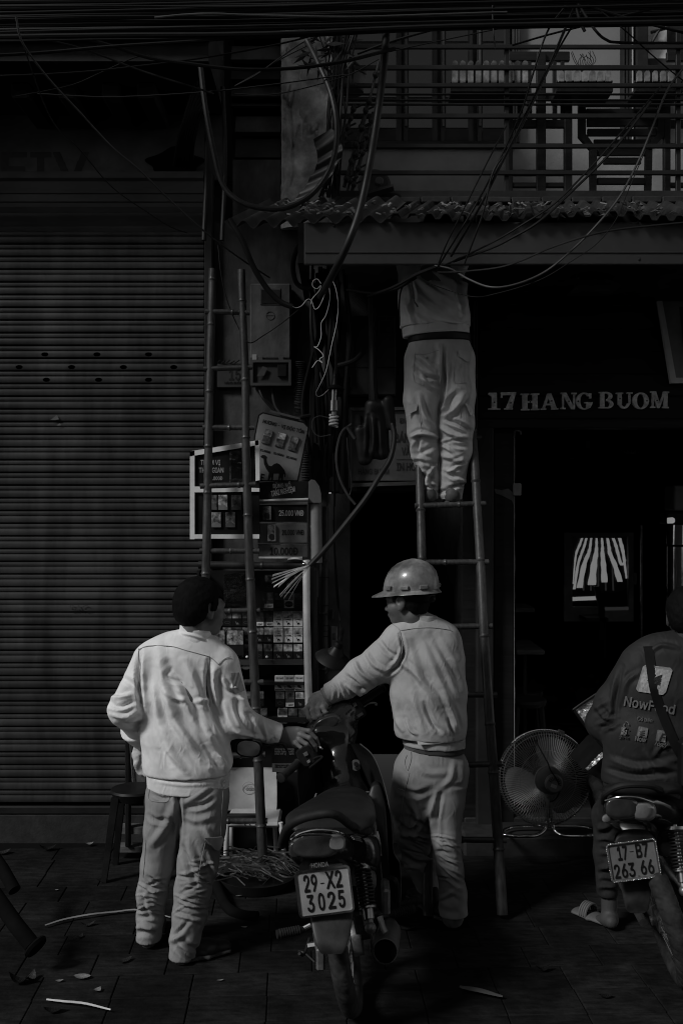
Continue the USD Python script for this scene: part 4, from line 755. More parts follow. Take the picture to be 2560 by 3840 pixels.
def flap(mesh, pts, lift=.006, th=.004):
    """A cloth flap (pocket flap, tab) lying on the mesh, its outline in photo pixels, built with its own thickness."""
    g = Polygon(pts); (x0, y0, x1, y1) = g.bounds; q = px_of(mesh.vertices); ok = np.where(mesh.vertex_normals[:, 1] < 0.0)[0]
    ok = ok[(q[ok, 0] > x0 - 15) & (q[ok, 0] < x1 + 15) & (q[ok, 1] > y0 - 15) & (q[ok, 1] < y1 + 15)]
    v2, f2 = trimesh.creation.triangulate_polygon(g.segmentize(9), engine='earcut'); v2 = np.asarray(v2)
    Y = []
    for a, b in v2:
        dd = (q[ok, 0] - a) ** 2 + (q[ok, 1] - b) ** 2; Y.append(np.array(mesh.vertices)[ok[np.argsort(dd)[:4]]][:, 1].min())
    Y = np.array(Y); c = v2.mean(0); A = np.column_stack([v2 - c, np.ones(len(v2))]); k = np.linalg.lstsq(A, Y, rcond=None)[0]; Y = .5 * (v2 - c) @ k[:2] + np.quantile(Y, .35); top = np.array([P(a, b, y - lift) for (a, b), y in zip(v2, Y)]); back = top + np.array([0, th, 0]); n = len(v2)
    f2 = np.asarray(f2); nrm = np.cross(top[f2[:, 1]] - top[f2[:, 0]], top[f2[:, 2]] - top[f2[:, 0]])
    f2 = np.where((nrm[:, 1] > 0)[:, None], f2[:, ::-1], f2); F = [f2, f2[:, ::-1] + n]
    e = np.vstack([f2[:, [0, 1]], f2[:, [1, 2]], f2[:, [2, 0]]]); s = {}
    for a, b in e: s[(a, b)] = 1
    F.append(np.array([t for a, b in e if (b, a) not in s for t in ((b, a, a + n), (b, a + n, b + n))]))
    return trimesh.Trimesh(np.vstack([top, back]), np.vstack(F), process=False)

# ---------------- the worker at the left, seen from behind, cigarette in his right hand
def worker_one():
    Y = 4.45; g = lambda a, b, y=Y: P(a, b, y); s = Y / FOC
    t = thing('person', 'bareheaded person in pale work clothes, back turned, hand with cigarette at the handlebar', 'person', (X(640, Y), Y, 0))
    # jacket
    tors = [seg(g(690, 2478), g(672, 2610), (150 * s, .105), (142 * s, .125)), seg(g(672, 2610), g(694, 2755), (142 * s, .125), (153 * s, .132)), seg(g(694, 2755), g(706, 2870), (153 * s, .132), (156 * s, .128)), seg(g(706, 2870), g(706, 2915), (156 * s, .128), (148 * s, .122)),
            seg(g(590, 2462), g(735, 2412), (.062, .066), (.055, .055)), seg(g(735, 2412), g(820, 2470), (.055, .055), (.062, .066)), seg(g(690, 2440), g(690, 2500), (115 * s, .085), (145 * s, .10))]
    la = chain([g(562, 2480), g(468, 2662, 4.40), g(545, 2765, 4.64)], [.078, .068, .056])
    ra = chain([g(832, 2500), g(884, 2702, 4.46), g(1030, 2752, 4.55)], [.080, .072, .045])
    body = union([union(tors, .05), union(la, .035), union(ra, .035)], .03)
    hemz = Z(2893, Y); j = clip(body, (0, 0, 1), g(0, 2898))
    j = clip(j, g(480, 2640, 4.45) - g(545, 2770, 4.64), g(536, 2755, 4.62)); j = clip(j, g(884, 2702) - g(1030, 2752, 4.55), g(1018, 2748, 4.545))
    jm = biggest(skin(j, .0058))
    st = [([(598, 2430), (612, 2560), (660, 2700), (748, 2822), (810, 2900)], 19, .013), ([(630, 2490), (694, 2580), (736, 2656), (780, 2740)], 15, -.013), ([(740, 2650), (776, 2752), (812, 2824), (840, 2885)], 14, .012), ([(540, 2560), (560, 2700), (594, 2800), (640, 2890)], 20, -.011), ([(660, 2690), (722, 2770), (780, 2860)], 13, -.009),
          ([(690, 2480), (730, 2560), (760, 2640)], 16, .008), ([(570, 2500), (580, 2600), (600, 2700)], 14, .007), ([(620, 2800), (660, 2850), (700, 2895)], 12, .007), ([(620, 2590), (660, 2620), (700, 2625)], 9, .007), ([(640, 2510), (625, 2530), (640, 2550), (680, 2560)], 8, -.006),
          ([(750, 2660), (790, 2720), (830, 2790)], 13, .008), ([(740, 2700), (780, 2770), (830, 2840)], 10, -.008), ([(720, 2640), (760, 2625), (800, 2630)], 9, .006), ([(783, 2480), (782, 2560), (800, 2660), (830, 2740)], 10, -.012), ([(815, 2490), (800, 2560), (815, 2640)], 12, .007),
          ([(540, 2480), (545, 2600), (540, 2720)], 14, .006), ([(525, 2440), (520, 2540), (530, 2660)], 9, -.012), ([(810, 2830), (835, 2855), (850, 2890)], 9, .008), ([(800, 2860), (820, 2880)], 8, -.006),
          ([(405, 2612), (450, 2618), (500, 2600)], 9, .009), ([(410, 2640), (450, 2650), (510, 2630)], 9, -.010), ([(420, 2680), (470, 2690), (520, 2660)], 9, .008), ([(455, 2540), (500, 2570), (525, 2600)], 11, -.007), ([(440, 2715), (490, 2720), (530, 2705)], 8, -.007),
          ([(900, 2600), (920, 2655), (960, 2690)], 10, .009), ([(880, 2630), (900, 2690), (930, 2740)], 10, -.009), ([(840, 2640), (870, 2720), (920, 2770)], 11, .007), ([(930, 2660), (950, 2700), (960, 2760)], 8, .008), ([(850, 2560), (880, 2600), (930, 2610)], 9, -.007), ([(970, 2680), (975, 2720), (990, 2770)], 7, -.007), ([(830, 2540), (860, 2580), (900, 2570)], 8, .006), ([(880, 2740), (930, 2755), (980, 2770)], 7, .006)]
    jm = folds(jm, st, amp=.004, scale=11, seed=3)
    jk = part(t, 'jacket', jm, M['jacket_pale'], smooth=True)
    for pts in ([(519, 2436), (560, 2422), (640, 2424), (700, 2440), (784, 2462)], [(784, 2462), (800, 2474), (818, 2492)], [(818, 2492), (840, 2472), (866, 2462)], [(520, 2432), (518, 2480), (524, 2560), (530, 2640)], [(784, 2466), (782, 2520), (786, 2580), (800, 2640)]):
        part(jk, 'seam', stitch(jm, pts), M['seam'])
    hb = clip(clip(union([seg(g(706, 2880), g(706, 2970), (158 * s, .129), (152 * s, .124))], .01), (0, 0, 1), g(0, 2952)), (0, 0, -1), g(0, 2893))
    v = skin(hb, .006); v.vertices[:, 2] -= (v.vertices[:, 0] - X(550, Y)) * 0.0 + 0.012 * np.sin(np.clip((v.vertices[:, 0] - X(550, Y)) / .36, 0, 1) * PI)
    hbm = folds(v, [([(580, 2930), (680, 2945), (800, 2940)], 6, .002)], amp=.002, scale=20); part(jk, 'waistband', hbm, M['jacket_pale'], smooth=50)
    part(jk, 'tab', flap(hbm, [(822, 2905), (832, 2893), (858, 2912), (856, 2936), (838, 2950), (826, 2932)], .008), M['jacket_pale']); part(jk, 'button', ball(P(841, 2930, hbm.vertices[:, 1].min() + .055), (.007, .003, .007), 2), M['seam'])
    col = clip(clip(union(chain([g(735, 2330, 4.44), g(730, 2415, 4.44)], [(.068, .070), (.076, .074)]), .01), (-.25, 0, -1), g(740, 2352)), (0, 0, 1), g(0, 2425))
    part(jk, 'collar', folds(skin(col, .005), [([(680, 2375), (730, 2385), (790, 2410)], 5, .004)], amp=.002, scale=25), M['jacket_pale'], smooth=50)
    part(jk, 'arm_patch', flap(jm, [(866, 2524), (896, 2522), (918, 2590), (886, 2602), (874, 2590)], .002, .002), M['trousers_pale'])
    cf = skin(union(chain([g(975, 2738, 4.53), g(1040, 2756, 4.555)], [(.053, .05), (.047, .046)]), .01), .005); cf = clip(union(chain([g(960, 2730, 4.53), g(1060, 2760, 4.56)], [.058, .050]), .01), g(1060, 2760, 4.56) - g(960, 2730, 4.53), g(985, 2738, 4.53)); cf = clip(cf, g(960, 2730, 4.53) - g(1060, 2760, 4.56), g(1046, 2756, 4.555))
    part(jk, 'rolled_cuff', folds(skin(cf, .005), [([(1000, 2700), (1008, 2740), (1000, 2785)], 5, .005), ([(1025, 2715), (1020, 2750), (1030, 2775)], 4, -.004)], amp=.003, scale=30), M['jacket_pale'], smooth=50)
    cl = clip(clip(union(chain([g(455, 2690, 4.46), g(548, 2768, 4.65)], [.070, .066]), .01), g(548, 2768, 4.65) - g(455, 2690, 4.46), g(500, 2728, 4.55)), g(455, 2690, 4.46) - g(548, 2768, 4.65), g(540, 2762, 4.635))
    part(jk, 'left_cuff', folds(skin(cl, .006), [([(450, 2710), (500, 2705), (530, 2725)], 6, .006)], amp=.003, scale=30), M['jacket_pale'], smooth=50)
    # trousers
    yl, yr = 4.50, 4.40
    hips = [seg(g(706, 2900), g(702, 2990), (143 * s, .110), (148 * s, .118))]
    ll = chain([g(632, 2985, 4.46), g(612, 3110, 4.48), g(590, 3240, 4.49), g(571, 3350, 4.51), g(564, 3440, 4.52), g(558, 3525, 4.52)], [(80 * s, .105), (70 * s, .10), (60 * s, .088), (57 * s, .078), (50 * s, .072), (48 * s, .07)])
    rl = chain([g(766, 2985, 4.44), g(758, 3110, 4.42), g(742, 3240, 4.41), g(723, 3340, 4.40), g(712, 3430, 4.39), g(694, 3520, 4.38), g(684, 3590, 4.37)], [(88 * s, .108), (84 * s, .105), (74 * s, .092), (67 * s, .082), (62 * s, .078), (54 * s, .074), (50 * s, .07)])
    tr = union([union(hips + ll[:1] + rl[:1], .03), union(ll, .02), union(rl, .02)], .012)
    tr = clip(tr, (0, 0, -1), g(0, 2932)); low = tr
    def trf(p):
        d = low(p); left = p[:, 0] < X(640, 4.45) ; return np.maximum(d, np.where(left, Z(3522, 4.52), Z(3588, 4.37)) - p[:, 2])
    trf.box = low.box; tm = biggest(skin(trf, .0058))
    st = random_strokes(11, (582, 3300), (566, 3430), 28, 15, (-30, 30), (40, 110), (3.5, 7), (.003, .007)) + random_strokes(12, (738, 3230), (712, 3430), 34, 18, (-32, 34), (40, 130), (3.5, 7.5), (.003, .007)) + random_strokes(13, (700, 3440), (685, 3580), 28, 5, (-55, 50), (60, 110), (7, 12), (.005, .009)) + random_strokes(14, (560, 3440), (556, 3520), 20, 4, (-30, 20), (60, 90), (8, 12), (.004, .008))
    st += [([(560, 3180), (620, 3100), (650, 3020)], 14, .008), ([(690, 3010), (740, 2985), (800, 2940)], 12, .009), ([(700, 3030), (760, 3020), (800, 2995)], 9, -.009), ([(690, 3060), (740, 3080), (800, 3060)], 12, .006), ([(760, 3100), (800, 3160), (830, 3180)], 12, .009), ([(700, 3150), (730, 3230), (760, 3290)], 12, .009), ([(680, 3180), (710, 3260), (740, 3330)], 10, -.008), ([(780, 3200), (800, 3260), (810, 3300)], 9, .010), ([(560, 3060), (590, 3080), (640, 3070)], 9, -.006), ([(575, 2980), (610, 2995), (640, 2990)], 6, -.006), ([(660, 2950), (672, 3060), (668, 3200)], 9, -.012), ([(530, 3350), (540, 3400), (560, 3440)], 9, -.008)]
    tm = folds(tm, st, amp=.004, scale=12, seed=8)
    to = part(t, 'trousers', tm, M['trousers_pale'], smooth=True)
    part(to, 'pocket_flap', flap(tm, [(766, 3143), (832, 3140), (843, 3152), (822, 3192), (806, 3188), (786, 3164)], .010), M['trousers_pale'])
    for pts in ([(770, 3160), (752, 3240), (742, 3308)], [(742, 3308), (770, 3312), (790, 3310)], [(838, 2940), (832, 3040), (826, 3140)], [(560, 2960), (560, 3000), (628, 3006), (632, 2960)], [(546, 3150), (542, 3220), (536, 3290)]): part(to, 'seam', stitch(tm, pts, .0014), M['seam'])
    # body: head and neck, hands, a simple core under the clothes, all one mesh
    hc = g(756, 2290, 4.45); fn, at, R, E = head_parts(hc, (.80, .60), (-.10, 4), 1.06)
    head = skin(union([fn, seg(at(0, -.03, -.06), g(738, 2440, 4.45), .058, .064)], .02), .0042)
    core = skin(union([union(tors + hips, .05), union(ll, .02), union(rl, .02)], .02), .014); core.vertices = core.vertices - core.vertex_normals * .02
    h = lambda a, b, y: P(a, b, y)
    palm = union([seg(h(1018, 2750, 4.545), h(1060, 2766, 4.56), (.034, .026), (.032, .022), (0, 0, 1)), seg(h(1060, 2766, 4.56), h(1110, 2766, 4.565), (.038, .018), (.045, .018), (0.3, 0, 1)), seg(h(1075, 2760, 4.56), h(1128, 2770, 4.56), (.036, .018), (.040, .016), (.3, 0, 1))], .016)
    fin = finger([h(1122, 2738, 4.56), h(1158, 2742, 4.555), h(1184, 2770, 4.56), h(1194, 2794, 4.57)], .0125, .0085) + finger([h(1128, 2756, 4.545), h(1160, 2768, 4.535), h(1180, 2796, 4.545), h(1184, 2816, 4.56)], .0125, .0085) + finger([h(1122, 2775, 4.54), h(1150, 2792, 4.53), h(1166, 2814, 4.54), h(1168, 2830, 4.555)], .012, .008) + finger([h(1108, 2788, 4.54), h(1130, 2806, 4.53), h(1148, 2824, 4.54), h(1152, 2836, 4.55)], .0105, .0075) + finger([h(1076, 2755, 4.59), h(1120, 2752, 4.62), h(1170, 2782, 4.60), h(1186, 2796, 4.585)], .014, .009)
    hand = skin(union([palm, union(fin, .004)], .009), .0028)
    gl = union([seg(h(536, 2775, 4.65), h(540, 2830, 4.66), (.036, .03), (.045, .026)), seg(h(538, 2820, 4.66), h(532, 2880, 4.66), (.044, .026), (.036, .022))] + finger([h(520, 2830, 4.64), h(512, 2868, 4.63), h(520, 2895, 4.64)], .015, .012) + finger([h(530, 2870, 4.64), h(532, 2900, 4.64), h(542, 2910, 4.65)], .014, .012) + finger([h(545, 2870, 4.63), h(550, 2905, 4.63), h(556, 2912, 4.65)], .013, .011) + finger([h(556, 2860, 4.66), h(562, 2898, 4.66), h(566, 2908, 4.67)], .013, .011) + finger([h(516, 2800, 4.66), h(506, 2832, 4.65), h(514, 2860, 4.63)], .014, .012), .010)
    part(t, 'body', cat_(head, core, hand), M['skin'], smooth=True)
    part(t, 'glove', noise_push(skin(gl, .004), .003, 60), M['glove'], smooth=True)
    part(t, 'hair', hair_mesh(E, at, R, hc, 1.06, .024, .062, -.085, 4, vol=(1.1, .9, 1.0)), M['hair'], smooth=True)
    for hl_, tl_ in ((P(548, 3548, gy(3548)), P(578, 3505, gy(3505) + .02)), (P(662, 3604, gy(3612)), P(812, 3572, gy(3572) - .02))):
        hl_[2] = tl_[2] = 0; tl_ = hl_ + unit(tl_ - hl_) * .265; a, b = shoe(hl_, tl_); o = part(t, 'shoe', a, M['shoe'], smooth=True); part(o, 'sole', b, M['sole'], smooth=40)
    c = thing('cigarette', 'lit white cigarette held between the fingers over the handlebar', 'cigarette', P(1192, 2795, 4.575))
    a, b = P(1178, 2788, 4.60), P(1204, 2806, 4.55); part(c, 'paper', rod(a, b, .0042, 12), M['strip_white']); part(c, 'ash', rod(b, b + (b - a) * .25, .0040, 10), M['box_grey'])
worker_one()

# ---------------- the helmeted worker leaning on the motorcycle
def worker_two():
    Y = 4.78; g = lambda a, b, y=Y: P(a, b, y); s = Y / FOC
    t = thing('person', 'person in a scuffed hard hat leaning one gloved hand on the motorcycle', 'person', (X(1660, Y), Y, 0))
    tors = [seg(g(1590, 2385), g(1600, 2480), (112 * s, .085), (128 * s, .115)), seg(g(1600, 2480), g(1606, 2600), (128 * s, .115), (134 * s, .130)), seg(g(1606, 2600), g(1614, 2720), (134 * s, .130), (126 * s, .130)), seg(g(1614, 2720), g(1626, 2790), (126 * s, .128), (112 * s, .118)),
            seg(g(1500, 2395), g(1575, 2345), (.068, .07), (.055, .06)), seg(g(1575, 2345), g(1662, 2400), (.055, .06), (.066, .068)), seg(g(1664, 2412), g(1680, 2520, 4.84), .064, .058), seg(g(1680, 2520, 4.84), g(1678, 2660, 4.92), .058, .055)]
    la = chain([g(1498, 2412), g(1440, 2480, 4.80), g(1352, 2532, 4.80), g(1296, 2572, 4.80), g(1225, 2606, 4.82)], [.090, .092, .078, .060, .045])
    body = union([union(tors, .05), union(la, .03)], .03)
    j = clip(body, (0.03, 0, 1), g(1620, 2764)); j = clip(j, g(1350, 2532) - g(1225, 2606), g(1236, 2602, 4.82))
    jm = biggest(skin(j, .0058))
    st = [([(1530, 2400), (1580, 2560), (1680, 2740)], 13, .004), ([(1580, 2400), (1640, 2540), (1720, 2690)], 14, .004), ([(1620, 2380), (1690, 2500), (1730, 2600)], 12, -.004), ([(1500, 2480), (1560, 2530), (1660, 2640)], 11, .005), ([(1470, 2640), (1490, 2700), (1520, 2750)], 12, .006), ([(1590, 2640), (1620, 2710), (1650, 2745)], 8, -.007), ([(1660, 2600), (1700, 2690), (1715, 2740)], 9, .005), ([(1540, 2600), (1570, 2680), (1590, 2750)], 12, .004), ([(1500, 2380), (1512, 2440), (1490, 2500), (1450, 2530)], 7, -.008), ([(1510, 2420), (1490, 2470), (1460, 2500)], 6, .005),
          ([(1330, 2480), (1350, 2520), (1400, 2560)], 8, .006), ([(1290, 2530), (1330, 2560), (1360, 2590)], 8, -.006), ([(1300, 2570), (1345, 2600), (1380, 2590)], 7, .007), ([(1270, 2560), (1290, 2600), (1300, 2620)], 6, .006), ([(1370, 2440), (1400, 2490), (1450, 2520)], 9, .005), ([(1420, 2400), (1450, 2440), (1480, 2460)], 8, -.005), ([(1250, 2570), (1262, 2595), (1262, 2618)], 5, -.005), ([(1520, 2700), (1540, 2740), (1560, 2755)], 6, .005), ([(1680, 2700), (1690, 2730), (1700, 2755)], 6, -.005)]
    jm = folds(jm, st, amp=.0035, scale=11, seed=13, gain=1.6)
    jk = part(t, 'jacket', jm, M['jacket_grey'], smooth=True)
    for pts in ([(1502, 2364), (1560, 2356), (1620, 2354), (1690, 2362)], [(1470, 2340), (1492, 2356), (1502, 2380), (1508, 2430), (1500, 2480)]): part(jk, 'seam', stitch(jm, pts), M['seam'])
    hb = clip(clip(union([seg(g(1626, 2740), g(1628, 2830), (117 * s, .122), (116 * s, .12))], .01), (.06, 0, 1), g(1626, 2797)), (-.06, 0, -1), g(1626, 2757))
    hbm = folds(skin(hb, .006), [], amp=.002, scale=20); part(jk, 'waistband', hbm, M['jacket_grey'], smooth=50)
    part(jk, 'tab', flap(hbm, [(1562, 2768), (1662, 2758), (1666, 2778), (1656, 2790), (1566, 2794)], .004, .003), M['jacket_grey'])
    for a, b in ((1617, 2774), (1647, 2772)): part(jk, 'button', ball(P(a, b, hbm.vertices[:, 1].min() - .001), (.0085, .003, .0085), 2), M['seam'])
    col = clip(clip(union(chain([g(1578, 2260), g(1588, 2375)], [(.06, .064), (.085, .08)]), .01), (-.12, 0, -1), g(1580, 2303)), (0, 0, 1), g(0, 2365))
    part(jk, 'collar', folds(skin(col, .005), [], amp=.002, scale=25), M['jacket_grey'], smooth=50)
    cl = clip(clip(union(chain([g(1290, 2575, 4.80), g(1215, 2612, 4.82)], [.058, .050]), .01), g(1225, 2606, 4.82) - g(1290, 2575, 4.80), g(1262, 2588, 4.81)), g(1290, 2575, 4.80) - g(1225, 2606, 4.82), g(1232, 2604, 4.82))
    part(jk, 'cuff', folds(skin(cl, .005), [([(1240, 2570), (1250, 2600), (1245, 2630)], 4, .004)], amp=.003, scale=30), M['jacket_grey'], smooth=50)
    sh_ = clip(clip(union([seg(g(1630, 2770), g(1630, 2860), (110 * s, .115), (112 * s, .115))], .01), (.06, 0, 1), g(1626, 2816)), (-.06, 0, -1), g(1626, 2790))
    part(t, 'shirt', skin(sh_, .006), M['shirt_dark'], smooth=50)
    hips = [seg(g(1626, 2800), g(1618, 2900), (106 * s, .108), (118 * s, .122))]
    ll = chain([g(1572, 2890), g(1546, 3010, 4.83), g(1548, 3125, 4.90), g(1572, 3230, 4.92), g(1612, 3345, 4.97)], [(94 * s, .11), (84 * s, .098), (68 * s, .086), (60 * s, .076), (42 * s, .066)])
    rl = chain([g(1668, 2890), g(1666, 3010, 4.77), g(1672, 3140, 4.75), g(1686, 3260, 4.74), g(1698, 3350, 4.73), g(1697, 3440, 4.73)], [(88 * s, .11), (72 * s, .098), (53 * s, .082), (48 * s, .074), (49 * s, .07), (57 * s, .072)])
    low = union([union(hips + ll[:1] + rl[:1], .03), union(ll, .02), union(rl, .02)], .014); low = clip(low, (-.06, 0, -1), g(1626, 2810))
    def trf(p): d = low(p); return np.maximum(d, np.where(p[:, 0] < X(1640, Y), Z(3338, 4.97), Z(3428, 4.73)) - p[:, 2])
    trf.box = low.box; tm = biggest(skin(trf, .0058))
    st = random_strokes(21, (1550, 3080), (1575, 3260), 28, 11, (-5, 50), (50, 120), (4, 9), (.003, .007)) + random_strokes(22, (1672, 3130), (1690, 3310), 24, 14, (8, 55), (40, 100), (3.5, 7), (.003, .007)) + random_strokes(23, (1690, 3300), (1696, 3420), 25, 4, (-30, 30), (50, 90), (8, 12), (.003, .006))
    st += [([(1530, 3000), (1560, 3060), (1535, 3100), (1510, 3080)], 10, .010), ([(1500, 3130), (1550, 3125), (1580, 3090)], 11, .009), ([(1490, 3080), (1530, 3110), (1560, 3100)], 9, -.010), ([(1640, 2960), (1620, 3040), (1560, 3090)], 12, .006), ([(1650, 2980), (1634, 3080), (1640, 3160)], 9, -.012), ([(1560, 2860), (1600, 2900), (1680, 2900)], 12, .004), ([(1500, 2960), (1560, 2980), (1620, 2960)], 11, -.005), ([(1700, 2860), (1690, 2920), (1650, 2960)], 10, .005), ([(1500, 3200), (1560, 3240), (1620, 3270)], 9, -.006), ([(1750, 2880), (1740, 2940), (1700, 2950)], 8, -.005)]
    tm = folds(tm, st, amp=.0035, scale=12, seed=18)
    to = part(t, 'trousers', tm, M['trousers_grey'], smooth=True)
    for pts in ([(1524, 2832), (1517, 2856), (1522, 2885), (1534, 2900)], [(1452 + 40, 2958), (1517, 2966)], [(1534, 2900), (1516, 2970), (1505, 3040), (1500, 3120)], [(1540, 2818), (1540, 2850), (1528, 2890)]): part(to, 'seam', stitch(tm, pts, .0016), M['seam'])
    hc = g(1524, 2262, 4.78); fn, at, R, E = head_parts(hc, (-.86, .50), (-.12, -4), 1.0)
    head = skin(union([fn, seg(at(0, -.03, -.06), g(1575, 2370), .054, .062)], .02), .0042)
    core = skin(union([union(tors[:6] + hips, .05), union(ll, .02), union(rl, .02)], .02), .014); core.vertices = core.vertices - core.vertex_normals * .02
    arm = skin(union(chain([g(1300, 2568, 4.80), g(1232, 2608, 4.82), g(1208, 2622, 4.83)], [.036, .030, .030]), .01), .005)
    part(t, 'body', cat_(head, core, arm), M['face'], smooth=True)
    h = lambda a, b, y: P(a, b, y)
    fin = finger([h(1166, 2640, 4.80), h(1147, 2660, 4.785), h(1158, 2690, 4.77), h(1172, 2708, 4.775)], .0145, .011) + finger([h(1180, 2640, 4.785), h(1170, 2664, 4.765), h(1178, 2690, 4.76), h(1192, 2700, 4.77)], .0145, .011) + finger([h(1194, 2640, 4.785), h(1188, 2660, 4.765), h(1196, 2684, 4.76), h(1211, 2690, 4.77)], .0142, .011) + finger([h(1206, 2640, 4.79), h(1208, 2654, 4.77), h(1218, 2672, 4.765), h(1228, 2676, 4.775)], .0135, .0105) + finger([h(1200, 2618, 4.85), h(1176, 2630, 4.88), h(1164, 2650, 4.87), h(1166, 2668, 4.86)], .016, .012)
    gl = union([union([seg(h(1224, 2612, 4.82), h(1196, 2632, 4.81), (.040, .032), (.046, .030)), seg(h(1200, 2630, 4.81), h(1178, 2644, 4.80), (.046, .030), (.044, .024))], .015), union(fin, .0025)], .006)
    gm = skin(gl, .003); gv = noise_push(gm, .002, 90); part(t, 'glove', gv, M['glove'], smooth=True)
    part(t, 'glove_cuff', cuff_ring(h(1226, 2612, 4.82), h(1250, 2598, 4.82) - h(1220, 2616, 4.82), .043, .025), M['off_white'])
    part(t, 'hair', hair_mesh(E, at, R, hc, 1.0, .010, .055, -.070, 7), M['hair'], smooth=True)
    # helmet
    Rz = np.stack([unit([-.86, .50, -.06]), unit([.50, .86, 0]), unit([.05, -.03, 1])], 1); ctr = g(1540, 2212, 4.78)
    th = np.linspace(0, 2 * PI, 72, endpoint=False); V = []; prof = [(1.0, 0.0), (1.0, .10), (.985, .25), (.95, .42), (.87, .60), (.74, .76), (.55, .885), (.32, .965), (.10, 1.0)]
    rl_, rw_, hh_ = .138, .116, .140
    for q, zq in prof:
        a = q * rl_ * np.cos(th); b = q * rw_ * np.sin(th); ridge = np.exp(-(b / .030) ** 2) * .010 * (np.abs(a) < .12) * (zq > .2) * (1 - .4 * q); groove = -np.exp(-((np.abs(b) - .042) / .008) ** 2) * .004 * (zq > .25)
        V.append(np.stack([a, b, zq * hh_ + ridge + groove], 1))
    rim = [np.stack([(rl_ + .010 + .052 * np.clip(np.cos(th), 0, 1) ** 1.5) * np.cos(th), (rw_ + .014) * np.sin(th), -.012 - .012 * np.clip(np.cos(th), 0, 1)], 1), np.stack([(rl_ + .013 + .054 * np.clip(np.cos(th), 0, 1) ** 1.5) * np.cos(th), (rw_ + .017) * np.sin(th), -.018 - .014 * np.clip(np.cos(th), 0, 1)], 1), np.stack([(rl_ - .004) * np.cos(th), (rw_ - .004) * np.sin(th), np.full(72, -.014)], 1)]
    rings = rim[::-1] + V; n = 72; VV = np.vstack(rings + [np.array([[0, 0, hh_ + .012]])]); F = []
    for i in range(len(rings) - 1):
        for k in range(n): a, b = i * n + k, i * n + (k + 1) % n; F += [[a, b, b + n], [a, b + n, a + n]]
    i = len(rings) - 1
    for k in range(n): F.append([i * n + k, i * n + (k + 1) % n, len(VV) - 1])
    hm = trimesh.Trimesh(VV @ Rz.T + ctr, F, process=False); hm.fix_normals()
    ho = part(t, 'hard_hat', hm, M['helmet'], smooth=40)
    for ang in (62, 100, 138, -62, -100, -138):
        a = math.radians(ang); o = np.array([(rl_ + .003) * math.cos(a), (rw_ + .003) * math.sin(a), .016]); d = unit([-math.sin(a) * rl_, math.cos(a) * rw_, 0]); nn = np.array([d[1], -d[0], 0])
        b = rbx(-.020, .020, -.006, .008, -.010, .010, .003); Q = np.eye(4); Q[:3, 0], Q[:3, 1], Q[:3, 2], Q[:3, 3] = d, nn, [0, 0, 1], o; b.apply_transform(Q); b.vertices = b.vertices @ Rz.T + ctr; part(ho, 'slot', b, M['helmet'])
    sb2 = trimesh.creation.annulus(.082, .098, .028); sb2.vertices = (sb2.vertices * [1.15, .95, 1] + [-.01, 0, -.04]) @ Rz.T + ctr; part(ho, 'headband', sb2, M['black_plastic'])
    part(ho, 'ratchet_knob', ball(ctr + Rz @ np.array([-.118, -.01, -.045]), (.018, .018, .016), 2), M['black_plastic'])
    for hx, hy, tx, ty in ((1728, 3478, 1640, 3436), (1640, 3432, 1590, 3400)):
        a0 = P(hx, hy, gy(hy)); b0 = P(tx, ty, gy(ty)); a0[2] = b0[2] = 0; b0 = a0 + unit(b0 - a0) * .265; a, b = shoe(a0, b0); o = part(t, 'shoe', a, M['shoe'], smooth=True); part(o, 'sole', b, M['sole'], smooth=40)
worker_two()

